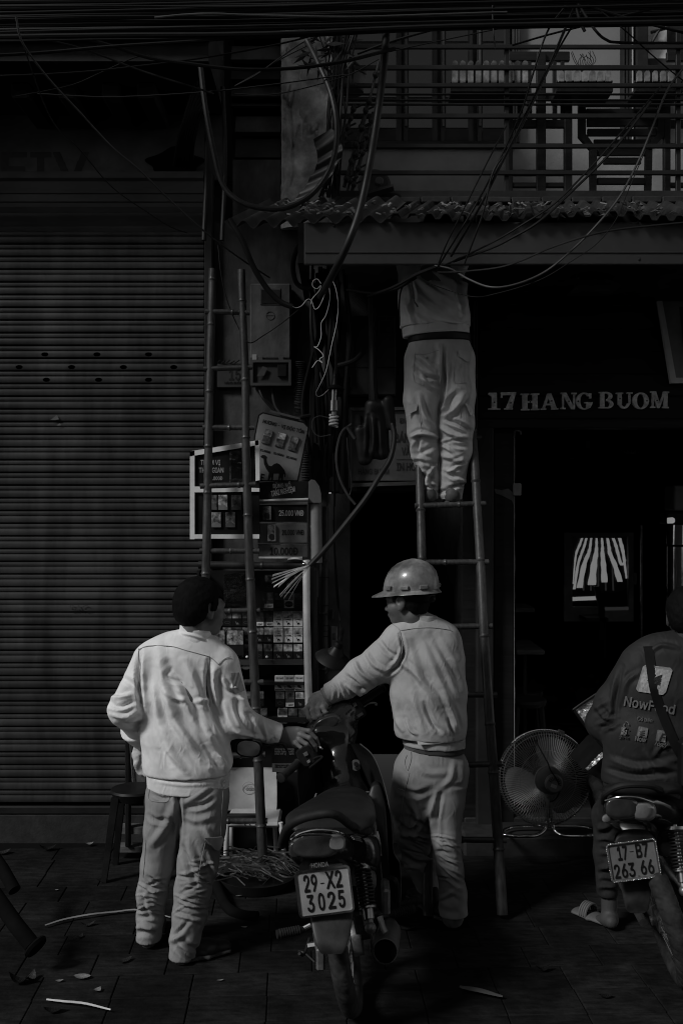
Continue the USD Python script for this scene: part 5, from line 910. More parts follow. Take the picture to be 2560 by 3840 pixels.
# ---------------- the worker up the ladder
def worker_three():
    Y = 5.42; g = lambda a, b, y=Y: P(a, b, y); s = Y / FOC
    t = thing('person', 'person standing on the bamboo ladder with head hidden under the awning, pale cargo trousers', 'person', (X(1645, Y), Y, Z(1880, Y)))
    tors = [seg(g(1632, 1060, 5.48), g(1626, 1150), (112 * s, .11), (120 * s, .125)), seg(g(1626, 1150), g(1630, 1230), (120 * s, .125), (122 * s, .12)), seg(g(1630, 1230), g(1640, 1262), (122 * s, .12), (118 * s, .118)), seg(g(1634, 985, 5.52), g(1632, 1060, 5.48), (118 * s, .11), (112 * s, .11)),
            seg(g(1535, 990, 5.52), g(1538, 1110, 5.46), .062, .055), seg(g(1535, 985, 5.52), g(1545, 900, 5.60), .06, .05), seg(g(1720, 990, 5.52), g(1740, 900, 5.60), .07, .055), seg(g(1560, 980, 5.52), g(1710, 980, 5.52), .08, .08), seg(g(1540, 1110, 5.46), g(1555, 1225, 5.44), .050, .058)]
    body = union(tors, .045); j = clip(body, (-.02, 0, 1), g(1640, 1226)); jm = biggest(skin(j, .0062))
    st = [([(1560, 1040), (1640, 1100), (1740, 1150)], 10, .006), ([(1570, 1080), (1640, 1140), (1740, 1200)], 10, -.006), ([(1560, 1120), (1620, 1170), (1730, 1220)], 10, .007), ([(1540, 1150), (1600, 1190), (1680, 1220)], 9, -.005), ([(1600, 1010), (1680, 1050), (1740, 1080)], 9, .006), ([(1520, 1130), (1540, 1180), (1550, 1220)], 8, .006), ([(1700, 1010), (1720, 1100), (1735, 1180)], 9, -.005), ([(1528, 1040), (1550, 1100), (1545, 1180)], 8, -.007)]
    jm = folds(jm, st, amp=.004, scale=11, seed=23, gain=1.5); jk = part(t, 'jacket', jm, M['shirt_ladder'], smooth=True)
    hb = clip(clip(union([seg(g(1632, 1200), g(1636, 1310), (127 * s, .128), (124 * s, .124))], .01), (-.06, 0, 1), g(1640, 1258)), (.06, 0, -1), g(1640, 1222)); part(jk, 'waistband', folds(skin(hb, .006), [], amp=.003, scale=18), M['shirt_ladder'], smooth=50)
    bl = clip(clip(union([seg(g(1645, 1230), g(1648, 1330), (116 * s, .118), (120 * s, .122))], .01), (-.03, 0, 1), g(1640, 1284)), (.03, 0, -1), g(1640, 1256)); part(t, 'belt', skin(bl, .006), M['belt'], smooth=50)
    hips = [seg(g(1646, 1275), g(1648, 1360), (112 * s, .108), (122 * s, .122))]
    ll = chain([g(1590, 1350), g(1578, 1500), g(1584, 1620, 5.43), g(1594, 1700, 5.44), g(1604, 1790, 5.46), g(1606, 1868, 5.47)], [(72 * s, .112), (64 * s, .098), (56 * s, .085), (50 * s, .078), (39 * s, .068), (37 * s, .066)])
    rl = chain([g(1706, 1350), g(1712, 1480), g(1710, 1590, 5.42), g(1708, 1690, 5.43), g(1696, 1790, 5.45), g(1688, 1872, 5.46)], [(72 * s, .112), (68 * s, .098), (66 * s, .088), (60 * s, .08), (48 * s, .07), (42 * s, .064)])
    low = union([union(hips + ll[:1] + rl[:1], .03), union(ll, .02), union(rl, .02)], .010); low = clip(low, (0, 0, -1), g(0, 1248)); low = clip(low, (0, 0, 1), P(0, 1870, 5.46)); tm = biggest(skin(low, .006))
    st = [([(1555, 1380), (1590, 1410), (1640, 1420)], 9, -.007), ([(1560, 1330), (1600, 1360), (1640, 1400)], 8, .006), ([(1575, 1390), (1600, 1440), (1640, 1460)], 8, .007), ([(1570, 1480), (1590, 1560), (1625, 1600)], 10, .011), ([(1660, 1300), (1665, 1420), (1655, 1520)], 8, -.012), ([(1740, 1480), (1700, 1540), (1660, 1565)], 10, .010), ([(1715, 1470), (1690, 1500), (1660, 1570)], 9, -.008), ([(1650, 1600), (1700, 1630), (1760, 1640)], 9, .010), ([(1660, 1570), (1720, 1590), (1770, 1620)], 8, -.009), ([(1540, 1640), (1580, 1625), (1640, 1640)], 8, .010), ([(1545, 1660), (1560, 1720), (1600, 1780)], 10, .010), ([(1570, 1640), (1560, 1700), (1580, 1760)], 8, -.009), ([(1610, 1770), (1600, 1810), (1620, 1850)], 8, .009), ([(1640, 1290), (1650, 1330), (1640, 1380)], 9, .006)]
    st += random_strokes(31, (1710, 1650), (1690, 1850), 28, 11, (-45, 40), (40, 100), (5, 10), (.004, .008)) + random_strokes(32, (1600, 1690), (1606, 1850), 20, 7, (-60, 50), (40, 80), (5, 10), (.004, .007))
    tm = folds(tm, st, amp=.004, scale=12, seed=28, gain=1.4); to = part(t, 'trousers', tm, M['uniform_ladder'], smooth=True)
    part(to, 'pocket_flap', flap(tm, [(1716, 1312), (1760, 1316), (1764, 1350), (1752, 1356), (1722, 1336)], .007), M['uniform_ladder']); part(to, 'pocket_flap', flap(tm, [(1526, 1512), (1564, 1514), (1562, 1538), (1526, 1556)], .009), M['uniform_ladder']); part(to, 'pocket_flap', flap(tm, [(1742, 1508), (1768, 1526), (1778, 1562), (1764, 1556)], .010), M['uniform_ladder'])
    for pts in ([(1555, 1328), (1600, 1326), (1646, 1312)], [(1556, 1322), (1555, 1432), (1640, 1426)], [(1714, 1318), (1700, 1428), (1750, 1434)], [(1726, 1520), (1724, 1622)], [(1572, 1520), (1578, 1620)], [(1670, 1300), (1664, 1420), (1650, 1540)]): part(to, 'seam', stitch(tm, pts, .0015), M['seam'])
    part(to, 'rivet', ball(P(1600, 1340, tm.vertices[:, 1].min() + .02), (.006, .003, .006), 1), M['off_white'])
    for a, px in ((ll, 1606), (rl, 1690)): part(to, 'cuff_band', folds(skin(clip(clip(union([seg(P(px, 1820, 5.46), P(px, 1890, 5.46), (44 * s if px > 1650 else 36 * s, .068), (42 * s if px > 1650 else 35 * s, .066))], .01), (0, 0, 1), P(0, 1873, 5.46)), (0, 0, -1), P(0, 1846, 5.46)), .005), [], amp=.004, scale=25), M['uniform_ladder'], smooth=50)
    hc = P(1640, 880, 5.66); fn, at, R, E = head_parts(hc, (0, 1), (-.5, 0), 1.0)
    arms = sum([chain([P(1642 + sx * 82, 975, 5.53), P(1642 + sx * 98, 902, 5.60), P(1642 + sx * 72, 864, 5.73), P(1642 + sx * 62, 852, 5.80)], [.05, .045, .036, .034]) for sx in (-1, 1)], [])
    hands = sum([finger([P(1642 + sx * 62 + k * 9, 852, 5.80), P(1642 + sx * 60 + k * 9, 846, 5.84), P(1642 + sx * 58 + k * 8, 854, 5.87)], .011, .009) for sx in (-1, 1) for k in (-2, -1, 0, 1, 2)], [])
    inner = union([ell(g(1634, 1100), (.13, .08, .20)), seg(g(1634, 990, 5.52), g(1640, 1260), .09, .09)] + chain([g(1600, 1280), g(1584, 1500), g(1596, 1700, 5.44), g(1606, 1860, 5.47)], [.08, .06, .045, .04]) + chain([g(1690, 1280), g(1710, 1500), g(1706, 1700, 5.43), g(1688, 1860, 5.46)], [.08, .06, .045, .04]), .03)
    whole = union([union([fn, seg(at(0, -.03, -.06), g(1635, 985, 5.53), .052, .06)], .02), inner, union(arms + hands, .008)], .012)
    part(t, 'body', biggest(skin(whole, .008)), M['skin'], smooth=True)
    part(t, 'hair', hair_mesh(E, at, R, hc, 1.0, .012, .06, -.07, 9, .006), M['hair'], smooth=True)
    for px, dx in ((1608, -.02), (1690, .03)):
        a0 = np.array([X(px, 5.44), 5.378, Z(1893, 5.44)]); a, b = shoe(a0, a0 + unit([dx, .26, 0]) * .26, .047, .055); o = part(t, 'shoe', a, M['shoe_grey'], smooth=True); part(o, 'sole', b, M['sole'], smooth=40)
worker_three()

# ---------------- the rider on the right
def rider():
    Y = 4.40; g = lambda a, b, y=Y: P(a, b, y); s = Y / FOC
    t = thing('person', 'person in a dark printed delivery jacket sitting on the motorcycle at the right edge', 'person', (X(2480, Y), Y, 0))
    tors = [seg(g(2560, 2480), g(2530, 2600), (190 * s, .12), (215 * s, .14)), seg(g(2530, 2600), g(2500, 2760), (215 * s, .14), (228 * s, .15)), seg(g(2500, 2760), g(2490, 2920), (228 * s, .15), (236 * s, .15)), seg(g(2400, 2480), g(2560, 2420), (.06, .07), (.05, .06)), seg(g(2560, 2420), g(2720, 2490), (.05, .06), (.06, .07))]
    la = chain([g(2392, 2492), g(2300, 2640, 4.44), g(2262, 2712, 4.48), g(2330, 2760, 4.75)], [.078, .080, .074, .055]); ra = chain([g(2730, 2500), g(2800, 2680, 4.48), g(2700, 2750, 4.75)], [.078, .074, .055])
    body = union([union(tors, .05), union(la, .03), union(ra, .03)], .025); j = clip(body, (0, 0, 1), g(0, 2932)); jm = biggest(skin(j, .0065))
    st = [([(2330, 2500), (2310, 2600), (2300, 2700)], 9, -.010), ([(2230, 2640), (2270, 2690), (2310, 2690)], 9, .008), ([(2250, 2740), (2280, 2720), (2310, 2720)], 8, -.007), ([(2290, 2850), (2400, 2880), (2540, 2850)], 12, .009), ([(2270, 2880), (2380, 2910), (2520, 2900)], 9, -.008), ([(2420, 2820), (2460, 2870), (2540, 2880)], 11, .007), ([(2440, 2440), (2480, 2420), (2540, 2430)], 8, .006), ([(2400, 2520), (2350, 2560), (2330, 2640)], 10, .006), ([(2450, 2840), (2480, 2800), (2550, 2790)], 8, .006)] + random_strokes(41, (2250, 2640), (2290, 2750), 20, 5, (-40, 30), (40, 80), (7, 10), (.004, .007))
    jm = folds(jm, st, amp=.004, scale=10, seed=33); jk = part(t, 'jacket', jm, M['rider_jacket'], smooth=True)
    hb = clip(clip(union([seg(g(2490, 2890), g(2490, 2980), (232 * s, .148), (226 * s, .145))], .01), (0, 0, 1), g(0, 2952)), (0, 0, -1), g(0, 2926)); part(jk, 'waistband', folds(skin(hb, .006), random_strokes(44, (2300, 2940), (2540, 2941), 0, 24, (80, 100), (16, 24), (3, 4), (.003, .004)), amp=.003, scale=25), M['rider_jacket'], smooth=50)
    col = clip(clip(union(chain([g(2585, 2330), g(2580, 2450)], [(.075, .075), (.09, .085)]), .01), (0, 0, -1), g(2580, 2398)), (0, 0, 1), g(0, 2440)); part(jk, 'collar', skin(col, .006), M['rider_jacket'], smooth=50)
    # prints on the back follow the cloth
    q = px_of(jm.vertices); ok = np.where(jm.vertex_normals[:, 1] < -.1)[0]
    def lay(m, lift=.0045):
        m = m.copy(); p = px_of(m.vertices); pts = np.array(jm.vertices)[ok]; from_tree = tree.query(p, k=3)[1]; y = pts[from_tree][:, :, 1].min(1); base = m.vertices[:, 1].max()
        m.vertices = np.array([P(a, b, yy_ - lift + (v - base)) for (a, b), yy_, v in zip(p, y, m.vertices[:, 1])]); return m
    from scipy.spatial import cKDTree
    tree = cKDTree(q[ok])
    def sub(m): return m.subdivide_to_size(.012)
    card = ppoly([(2410, 2500), (2420, 2494), (2512, 2504), (2521, 2514), (2496, 2596), (2484, 2607), (2392, 2594), (2384, 2584)], Y).buffer(-.004).buffer(.008, quad_segs=4).buffer(-.004)
    pr = part(jk, 'printed_square', lay(sub(prism(card, Y, .001))), M['print_grey'], smooth=False)
    for k, (a, b) in enumerate(((2536, 2470), (2551, 2480), (2563, 2471))): part(pr, 'bar', lay(sub(slab([(2425 + 4 * k, b + 82 - 2 * k), (2482 - 3 * k, 2530 + 15 * k), (2480 - 3 * k, 2542 + 15 * k), (2440, b + 92 - 2 * k)], Y, .0008)), .0062), M['rider_jacket'], smooth=False)
    part(jk, 'lettering', lay(words('NowFood', 2337, 2646, 35, Y, 192, True, -10)), M['print_dim'], smooth=False)
    part(jk, 'lettering', lay(words('Có trên', 2388, 2702, 15, Y, 56, False, -8)), M['print_dim'], smooth=False)
    part(jk, 'lettering', lay(words('Shopee', 2321, 2773, 14, Y, 38, False, -6)), M['print_dim'], smooth=False)
    part(jk, 'lettering', lay(words('Now', 2379, 2778, 17, Y, 42, True, -8)), M['print_dim'], smooth=False)
    part(jk, 'lettering', lay(words('Foody', 2453, 2795, 19, Y, 44, False, -14, slant=.25)), M['print_dim'], smooth=False)
    bag = part(jk, 'shopping_bag_mark', lay(sub(cat_(slab([(2330, 2728), (2365, 2728), (2362, 2761), (2326, 2757)], Y, .001)))), M['print_dim'], smooth=False)
    part(bag, 'handle_mark', lay(tube([P(a, b, Y) for a, b in ((2338, 2728), (2340, 2714), (2348, 2708), (2356, 2714), (2357, 2728))], .0022, 5)), M['print_dim'])
    part(bag, 'letter_mark', lay(words('S', 2339, 2756, 24, Y, 14), .0065), M['rider_jacket'], smooth=False)
    n1 = part(jk, 'app_mark', lay(sub(slab([(2394, 2723), (2430, 2731), (2424, 2768), (2385, 2761)], Y, .001, .004))), M['print_dim'], smooth=False)
    for k in range(3): part(n1, 'bar', lay(slab([(2396, 2744 + 8 * k), (2418 - k, 2740 + 8 * k), (2417 - k, 2745 + 8 * k), (2400, 2748 + 8 * k)], Y, .0008), .0065), M['rider_jacket'], smooth=False)
    n2 = part(jk, 'app_mark', lay(sub(slab([(2465, 2737), (2498, 2743), (2494, 2786), (2457, 2778)], Y, .001, .004))), M['print_dim'], smooth=False); part(n2, 'letter_mark', lay(words('F', 2470, 2776, 26, Y, 18, True, -8, slant=.3), .0065), M['rider_jacket'], smooth=False)
    hc = g(2578, 2318); fn, at, R, E = head_parts(hc, (.15, 1), (-.1, 0), 1.05); head = skin(union([fn, seg(at(0, -.03, -.06), g(2575, 2450), .056, .064)], .02), .0045)
    hands = skin(union([u for (hx, hy) in ((2330, 2760), (2700, 2750)) for u in [seg(P(hx, hy, 4.72), P(hx + 6, hy + 5, 4.86), (.034, .03), (.04, .022))] + sum([finger([P(hx - 16 + 10 * k, hy + 4, 4.86), P(hx - 16 + 10 * k, hy - 4, 4.90), P(hx - 14 + 10 * k, hy + 18, 4.91)], .010, .008) for k in range(5)], [])], .008), .005)
    Yf = gy(3470)
    hipl = chain([P(2420, 2960, 4.45), P(2330, 3010, 4.68), P(2283, 3060, 4.78)], [.105, .09, .078]); shin = chain([P(2283, 3060, 4.78), P(2276, 3200, 4.76), P(2276, 3345, 4.74)], [(.078, .08), (.062, .066), (.050, .054)]); hipr = chain([P(2560, 2960, 4.45), P(2640, 3020, 4.75), P(2660, 3200, 4.72), P(2660, 3345, 4.72)], [.105, .09, .066, .05])
    tr = union([union(hipl + shin + hipr + [seg(P(2470, 2950, 4.45), P(2530, 2950, 4.45), .12, .12)], .025)], .02); tr = clip(clip(tr, (0, 0, 1), P(0, 3358, 4.74)), (0, 0, -1), g(0, 2936)); tm = folds(skin(tr, .0065), random_strokes(42, (2280, 3080), (2276, 3340), 18, 9, (-25, 25), (40, 80), (8, 11), (.004, .008)), amp=.004, scale=12, seed=6)
    part(t, 'trousers', tm, M['denim'], smooth=True)
    def bare(px):
        foot = union(chain([P(px + 2, 3330, 4.74), P(px, 3440, 4.73)], [.040, .036]) + [seg(P(px, 3450, 4.72), P(px - 36, 3452, 4.80), (.040, .032), (.045, .022)), seg(P(px + 4, 3452, 4.71), P(px + 8, 3458, 4.68), .034, .030)], .02); return foot
    feet = skin(union([bare(2283), bare(2650)], .005), .0055)
    core = skin(union([union(tors + la + ra + hipl + shin + hipr, .04)], .02), .014); core.vertices = core.vertices - core.vertex_normals * .02
    part(t, 'body', cat_(head, core, hands, feet), M['skin_dark'], smooth=True)
    part(t, 'hair', hair_mesh(E, at, R, hc, 1.05, .018, .06, -.085, 12), M['hair'], smooth=True)
    scf = lathe([(.062, 0), (.074, .008), (.078, .022), (.070, .036), (.060, .04)], 30); scf = noise_push(scf, .006, 30); scf.apply_translation(g(2580, 2412)); part(t, 'scarf', scf, M['print_dim'], label='checked scarf round the neck')
    for px in (2283, 2650):
        sl_ = thing('x', '', '') if False else None
        a0 = P(px + 30, 3482, 4.70); a0[2] = 0; b0 = a0 + unit([-.62, .8, 0]) * .27 if px < 2400 else a0 + unit([.2, 1, 0]) * .27; d = unit(b0 - a0); sd = np.cross(d, [0, 0, 1])
        so = clip(union([seg(a0 + d * .04 + [0, 0, .016], a0 + d * .14 + [0, 0, .014], (.042, .016), (.046, .016), sd), seg(a0 + d * .14 + [0, 0, .014], a0 + d * .235 + [0, 0, .014], (.046, .016), (.044, .015), sd)], .01), (0, 0, 1), (0, 0, .002)); o = part(t, 'slipper', skin(so, .0045), M['grey_paint'], smooth=40)
        strap = [a0 + d * .15 + sd * .044 * math.cos(a) * 1.05 + np.array([0, 0, .02 + .052 * math.sin(a)]) for a in np.linspace(0, PI, 12)]; part(o, 'strap', cat_(*[tube([p + d * k for p in strap], .006, 6, smooth=False) for k in (0, .012, .024, .036)]), M['grey_paint'])
    b = thing('shoulder_bag', 'black shoulder bag with a wide strap across the rider printed jacket back', 'bag', g(2540, 2600, 4.25))
    pts = []
    for a, c in ((2428, 2424), (2432, 2440), (2440, 2500), (2452, 2580), (2476, 2660), (2508, 2740), (2540, 2810), (2570, 2860)):
        i = tree.query([a, c])[1]; pts.append(P(a, c, np.array(jm.vertices)[ok[i]][1] - .010))
    pp = spline(pts, 6); V = []; w = .020
    for i, p in enumerate(pp): tt = pp[min(i + 1, len(pp) - 1)] - pp[max(i - 1, 0)]; sdv = unit(np.cross(tt, [0, 1, 0.0])); V += [p - sdv * w, p + sdv * w, p + sdv * w + [0, .004, 0], p - sdv * w + [0, .004, 0]]
    F = []
    for i in range(len(pp) - 1):
        for k in range(4): a, c = i * 4 + k, i * 4 + (k + 1) % 4; F += [[a, c, c + 4], [a, c + 4, a + 4]]
    sm = trimesh.Trimesh(np.array(V), F, process=False); sm.fix_normals(); part(b, 'strap', sm, M['belt'])
    part(b, 'pouch', rbx(X(2548, 4.2), X(2548, 4.2) + .26, 4.16, 4.25, Z(2960, 4.2), Z(2770, 4.2), .02), M['black_plastic'])
rider()
# ------------------------------------------------------------------ motorcycles
def helix(a, b, R, turns, r, n=16):
    a, b = np.asarray(a), np.asarray(b); M4 = frame_to(a, b - a); L = np.linalg.norm(b - a); t = np.linspace(0, 1, int(turns * n)); w = 2 * PI * turns * t
    p = np.stack([R * np.cos(w), R * np.sin(w), L * t], 1); return tube(p @ M4[:3, :3].T + M4[:3, 3], r, 7, smooth=False)
def wheel(t, C, fwd, up, R=.285, w=.040, seed=0):
    f, u = unit(fwd), unit(up); side = unit(np.cross(f, u)); Q = np.stack([f, u, side], 1)
    na, ns = 220, 22; A = np.linspace(0, 2 * PI, na, endpoint=False); B = np.linspace(0, 2 * PI, ns, endpoint=False); aa, bb = np.meshgrid(A, B, indexing='ij')
    rr = w * (0.98 + .0 * aa); tread = np.cos(bb) > .05
    saw = ((aa * 34 / (2 * PI) + .9 * np.abs(np.sin(bb)) * 1.2) % 1.0 < .16) | ((np.abs(np.abs(np.sin(bb)) - .42) < .07) & ((aa * 34 / (2 * PI)) % 1 < .75))
    rr = rr - np.where(tread & saw, .0045, 0); rad = R - w + rr * np.cos(bb); V = np.stack([rad * np.cos(aa), rad * np.sin(aa), rr * np.sin(bb) * .95], -1).reshape(-1, 3); F = []
    for i in range(na):
        for j in range(ns): a, b, c, d = i * ns + j, ((i + 1) % na) * ns + j, ((i + 1) % na) * ns + (j + 1) % ns, i * ns + (j + 1) % ns; F += [[a, b, c], [a, c, d]]
    put = lambda m: trimesh.Trimesh(np.array(m.vertices) @ Q.T + C, m.faces, process=False)
    ty = part(t, 'tyre', put(trimesh.Trimesh(V, F, process=False)), M['tyre'], smooth=40)
    rm = R - 2 * w + .012; rim = trimesh.creation.revolve([(rm, -.022), (rm + .012, -.026), (rm + .014, -.02), (rm - .004, 0), (rm + .014, .02), (rm + .012, .026), (rm, .022), (rm - .012, .010), (rm - .012, -.010), (rm, -.022)], sections=64)
    rp = part(t, 'rim', put(rim), M['steel'])
    hub = trimesh.creation.revolve([(0, -.06), (.018, -.06), (.02, -.045), (.055, -.04), (.06, -.02), (.06, .02), (.055, .035), (.02, .045), (.018, .06), (0, .06)], sections=32); part(t, 'hub', put(hub), M['alloy'])
    sp = []
    for k in range(36):
        a = 2 * PI * k / 36; b = a + (.55 if k % 2 else -.55); z = .032 if k % 4 < 2 else -.032
        sp.append(rod([.055 * math.cos(b), .055 * math.sin(b), z], [(rm - .008) * math.cos(a), (rm - .008) * math.sin(a), z * .2], .0013, 5))
    part(rp, 'spokes', put(cat_(*sp)), M['steel'], kind='stuff')
def plate(t, cx, cy, w, h, turn, Y, rows, m, beaded=False, back=.10, px_turn=0):
    """A number plate: board, raised rim, letters; tilted back a little."""
    o = P(cx, cy, Y); s = o[1] / FOC; W, H_ = w * s, h * s; g = sbox(-W / 2, -H_ / 2, W / 2, H_ / 2).buffer(-.012).buffer(.012, quad_segs=6); pm = []
    R = trimesh.transformations.concatenate_matrices(trimesh.transformations.translation_matrix(o), rot([0, 1, 0], -turn), rot([1, 0, 0], -8))
    put = lambda q: moved(q, R)
    b = part(t, 'number_plate', put(prism(g, 0, .003)), m, smooth=False, label='number plate')
    if beaded:
        ring_ = np.array(g.buffer(-.002).exterior.coords); part(b, 'plate_frame', put(tube([(x, -.004, z) for x, z in ring_], .0046, 8, smooth=False)), M['steel'])
        L = g.exterior.length; part(b, 'beads', put(cat_(*[ball((g.buffer(.0015).exterior.interpolate(d * 1.03).x, -.0075, g.buffer(.0015).exterior.interpolate(d * 1.03).y), .0028, 1) for d in np.arange(0, L, .0066)])), M['chrome'], kind='stuff')
    else: part(b, 'plate_frame', put(prism(g.buffer(.005).difference(g.buffer(-.0022)), -.006, .010)), M['steel'])
    for s_, x0, y0, ww, ch in rows:
        tm = meshkit.text_mesh(s_, 1, 1, True); v = tm.vertices.copy(); v[:, 0] = (v[:, 0] - v[:, 0].min()) / (v[:, 0].max() - v[:, 0].min())
        tm.vertices = np.stack([(x0 + v[:, 0] * ww) * W - W / 2, -.0015 - v[:, 2] * .0015, (y0 + v[:, 1] * ch) * H_ - H_ / 2], 1); part(b, 'plate_lettering', put(tm), M['ink'], smooth=False)
    return b
def shock(t, a, b, R=.030, turns=11):
    a, b = np.asarray(a), np.asarray(b); d = b - a; part(t, 'shock_damper', cat_(rod(a - d * .08, a + d * .9, .010), rod(a - d * .04, a + d * .02, R * 1.05, 16), rod(a + d * .80, b, .021, 14), rod(a + d * .74, a + d * .80, R * 1.1, 16)), M['steel'])
    part(t, 'shock_spring', helix(a, a + d * .77, R, turns, .0042), M['rail_black']); part(t, 'shock_foot', cat_(rod(b - d * .02, b + d * .14, .014), ball(b + d * .16, .022, 2)), M['alloy'])

def bike_one():
    lean, head = math.radians(10), math.radians(2.0); f = np.array([math.sin(head), math.cos(head), 0]); u = np.array([-math.sin(lean), 0, math.cos(lean)]); r = np.cross(f, u); O = np.array([.054, 3.93, 0]); nearer[0] = .197
    B = lambda a, b, c: O + a * r + b * f + c * u
    t = thing('motorcycle', 'dark underbone motorcycle in the middle with a white plate reading 29-X2 3025', 'motorcycle', O)
    wheel(t, B(0, 0, .282), f, u, .282, .041)
    # front wheel mostly hidden by the leg shield
    wheel(t, B(0, 1.20, .282), unit(f + r * -.5), u, .282, .034)
    plate(t, 1216, 3344, 200, 160, 7.5, 3.80, [('29', .13, .54, .25, .37), ('-', .44, .66, .07, .08), ('X2', .55, .56, .30, .37), ('3', .15, .09, .13, .37), ('0', .36, .10, .12, .37), ('2', .54, .10, .14, .37), ('5', .74, .11, .12, .37)], M['plate_white'])
    Yp = 3.815
    part(t, 'plate_bracket', rbx(X(1160, 3.83), X(1290, 3.83), yw(3.825), yw(3.85), Z(3400, 3.83), Z(3240, 3.83), .008), M['bike_plastic'])
    # mudguard and flap
    fl = loft([ring(1242, 3400, 82, 14, 3.84, 3), ring(1243, 3470, 76, 14, 3.80, 3), ring(1243, 3540, 60, 12, 3.765, 3), ring(1243, 3572, 42, 8, 3.755, 3)], 3); part(t, 'mud_flap', fl, M['mudguard'])
    arc = [];  n = 26
    for k in range(n):
        a = math.radians(148 - 100 * k / (n - 1)); q = .325
        for j, w in enumerate(np.linspace(-.065, .065, 9)): arc.append(B(w, q * math.cos(a), .285 + q * math.sin(a)) - (abs(w) / .065) ** 3 * .022 * (math.cos(a) * f + math.sin(a) * u))
    V = np.array(arc); F = [[i * 9 + j, i * 9 + j + 1, (i + 1) * 9 + j + 1] for i in range(n - 1) for j in range(8)] + [[i * 9 + j, (i + 1) * 9 + j + 1, (i + 1) * 9 + j] for i in range(n - 1) for j in range(8)]
    mg = trimesh.Trimesh(V, F, process=False); mg2 = trimesh.Trimesh(V + .002 * u, [x[::-1] for x in F], process=False); part(t, 'mudguard', cat_(mg, mg2), M['bike_plastic'])
    # tail, seat, rail
    tail = loft([ring(1186, 3176, 88, 42, 3.815, 2.6, yb=.02), ring(1190, 3172, 106, 62, 3.85, 2.8, yb=.03), ring(1212, 3180, 128, 84, 3.98, 2.6), ring(1250, 3180, 138, 96, 4.2, 2.4), ring(1290, 3170, 120, 110, 4.45, 2.4), ring(1310, 3160, 90, 110, 4.62, 2.4)], 3); part(t, 'tail_panel', tail, M['bike_paint'])
    part(t, 'tail_lower', loft([ring(1200, 3255, 78, 36, 3.84, 3, turn=-5), ring(1215, 3262, 86, 50, 3.92, 3, turn=-5), ring(1235, 3270, 90, 60, 4.1, 3)], 3), M['bike_plastic'])
    lm = part(t, 'tail_lamp', loft([ring(1180, 3178, 60, 30, 3.800, 2.8, yb=.01), ring(1182, 3174, 84, 44, 3.806, 3, yb=.012), ring(1184, 3172, 90, 48, 3.83, 3, yb=.02)], 2), M['lamp_red'], label='dark red tail lamp')
    part(lm, 'indicator', loft([ring(1262, 3164, 26, 22, 3.808, 2.8), ring(1258, 3162, 36, 32, 3.822, 2.6), ring(1254, 3164, 42, 38, 3.85, 2.6)], 2), M['lamp_clear']); part(lm, 'indicator', loft([ring(1104, 3190, 14, 22, 3.818, 2.6), ring(1106, 3188, 22, 32, 3.826, 2.6), ring(1112, 3184, 30, 38, 3.86, 2.6)], 2), M['lamp_red'])
    part(t, 'tail_trim', ptube([(1092, 3150, 3.83), (1130, 3126, 3.80), (1190, 3114, 3.79), (1260, 3120, 3.80), (1310, 3140, 3.86)], .0045, 7), M['chrome'])
    part(t, 'maker_name', words('HONDA', 1168, 3256, 16, 3.79, 62, True, 6), M['plate_dim'], smooth=False)
    part(t, 'seat', loft([ring(1228, 3118, 120, 14, 3.90, 2.6), ring(1232, 3092, 158, 30, 3.94, 2.6), ring(1240, 3072, 168, 42, 4.03, 2.6), ring(1256, 3050, 152, 46, 4.2, 2.4), ring(1280, 3018, 120, 46, 4.4, 2.3), ring(1294, 2990, 84, 40, 4.55, 2.3), ring(1300, 2985, 60, 30, 4.62, 2.3)], 4), M['seat_vinyl'])
    part(t, 'seat_side', loft([ring(1368, 3080, 10, 14, 4.02, 2.2), ring(1362, 3064, 26, 28, 4.10, 2.2, turn=-18), ring(1346, 3046, 30, 32, 4.2, 2.2, turn=-18), ring(1330, 3030, 24, 24, 4.3, 2.2)], 3), M['seat_grey'], label='grey vinyl side of the seat')
    part(t, 'grab_rail', ptube([(1057, 3170, 4.0), (1062, 3140, 3.92), (1085, 3098, 3.84), (1140, 3068, 3.80), (1225, 3052, 3.785), (1270, 3062, 3.80), (1310, 3092, 3.88), (1350, 3112, 3.98), (1380, 3118, 4.08)], .0165, 12), M['black_rubber'])
    # side panels with stripe and name
    part(t, 'side_cover', loft([ring(1350, 3190, 24, 46, 3.95, 2.4), ring(1372, 3195, 34, 62, 4.06, 2.4, turn=-6), ring(1392, 3200, 34, 70, 4.25, 2.4, turn=-6), ring(1400, 3190, 26, 66, 4.5, 2.4)], 3), M['bike_paint'])
    for k in range(3): part(t, 'side_stripe', ptube([(1316 + 5 * k, 3136 + 6 * k, 3.905), (1345 + 6 * k, 3140 + 9 * k, 3.95), (1372 + 5 * k, 3158 + 12 * k, 4.02), (1392 + 4 * k, 3190 + 13 * k, 4.06)], .0028, 6), M['bike_grey'])
    # spine, steering column and cowl, one smooth shell
    body = union([ell(P(1246, 2738, 4.80), (.118, .10, .062)), seg(P(1200, 2760, 4.76), P(1300, 2668, 4.84), (.07, .08), (.07, .08)), seg(P(1262, 2760, 4.78), P(1275, 2880, 4.72), (.085, .08), (.080, .085)), seg(P(1275, 2880, 4.72), P(1300, 3010, 4.64), (.085, .085), (.105, .09)), seg(P(1300, 3010, 4.64), P(1330, 3110, 4.45), (.11, .10), (.10, .12))], .035)
    part(t, 'front_cowl', skin(body, .007), M['bike_paint'], smooth=True)
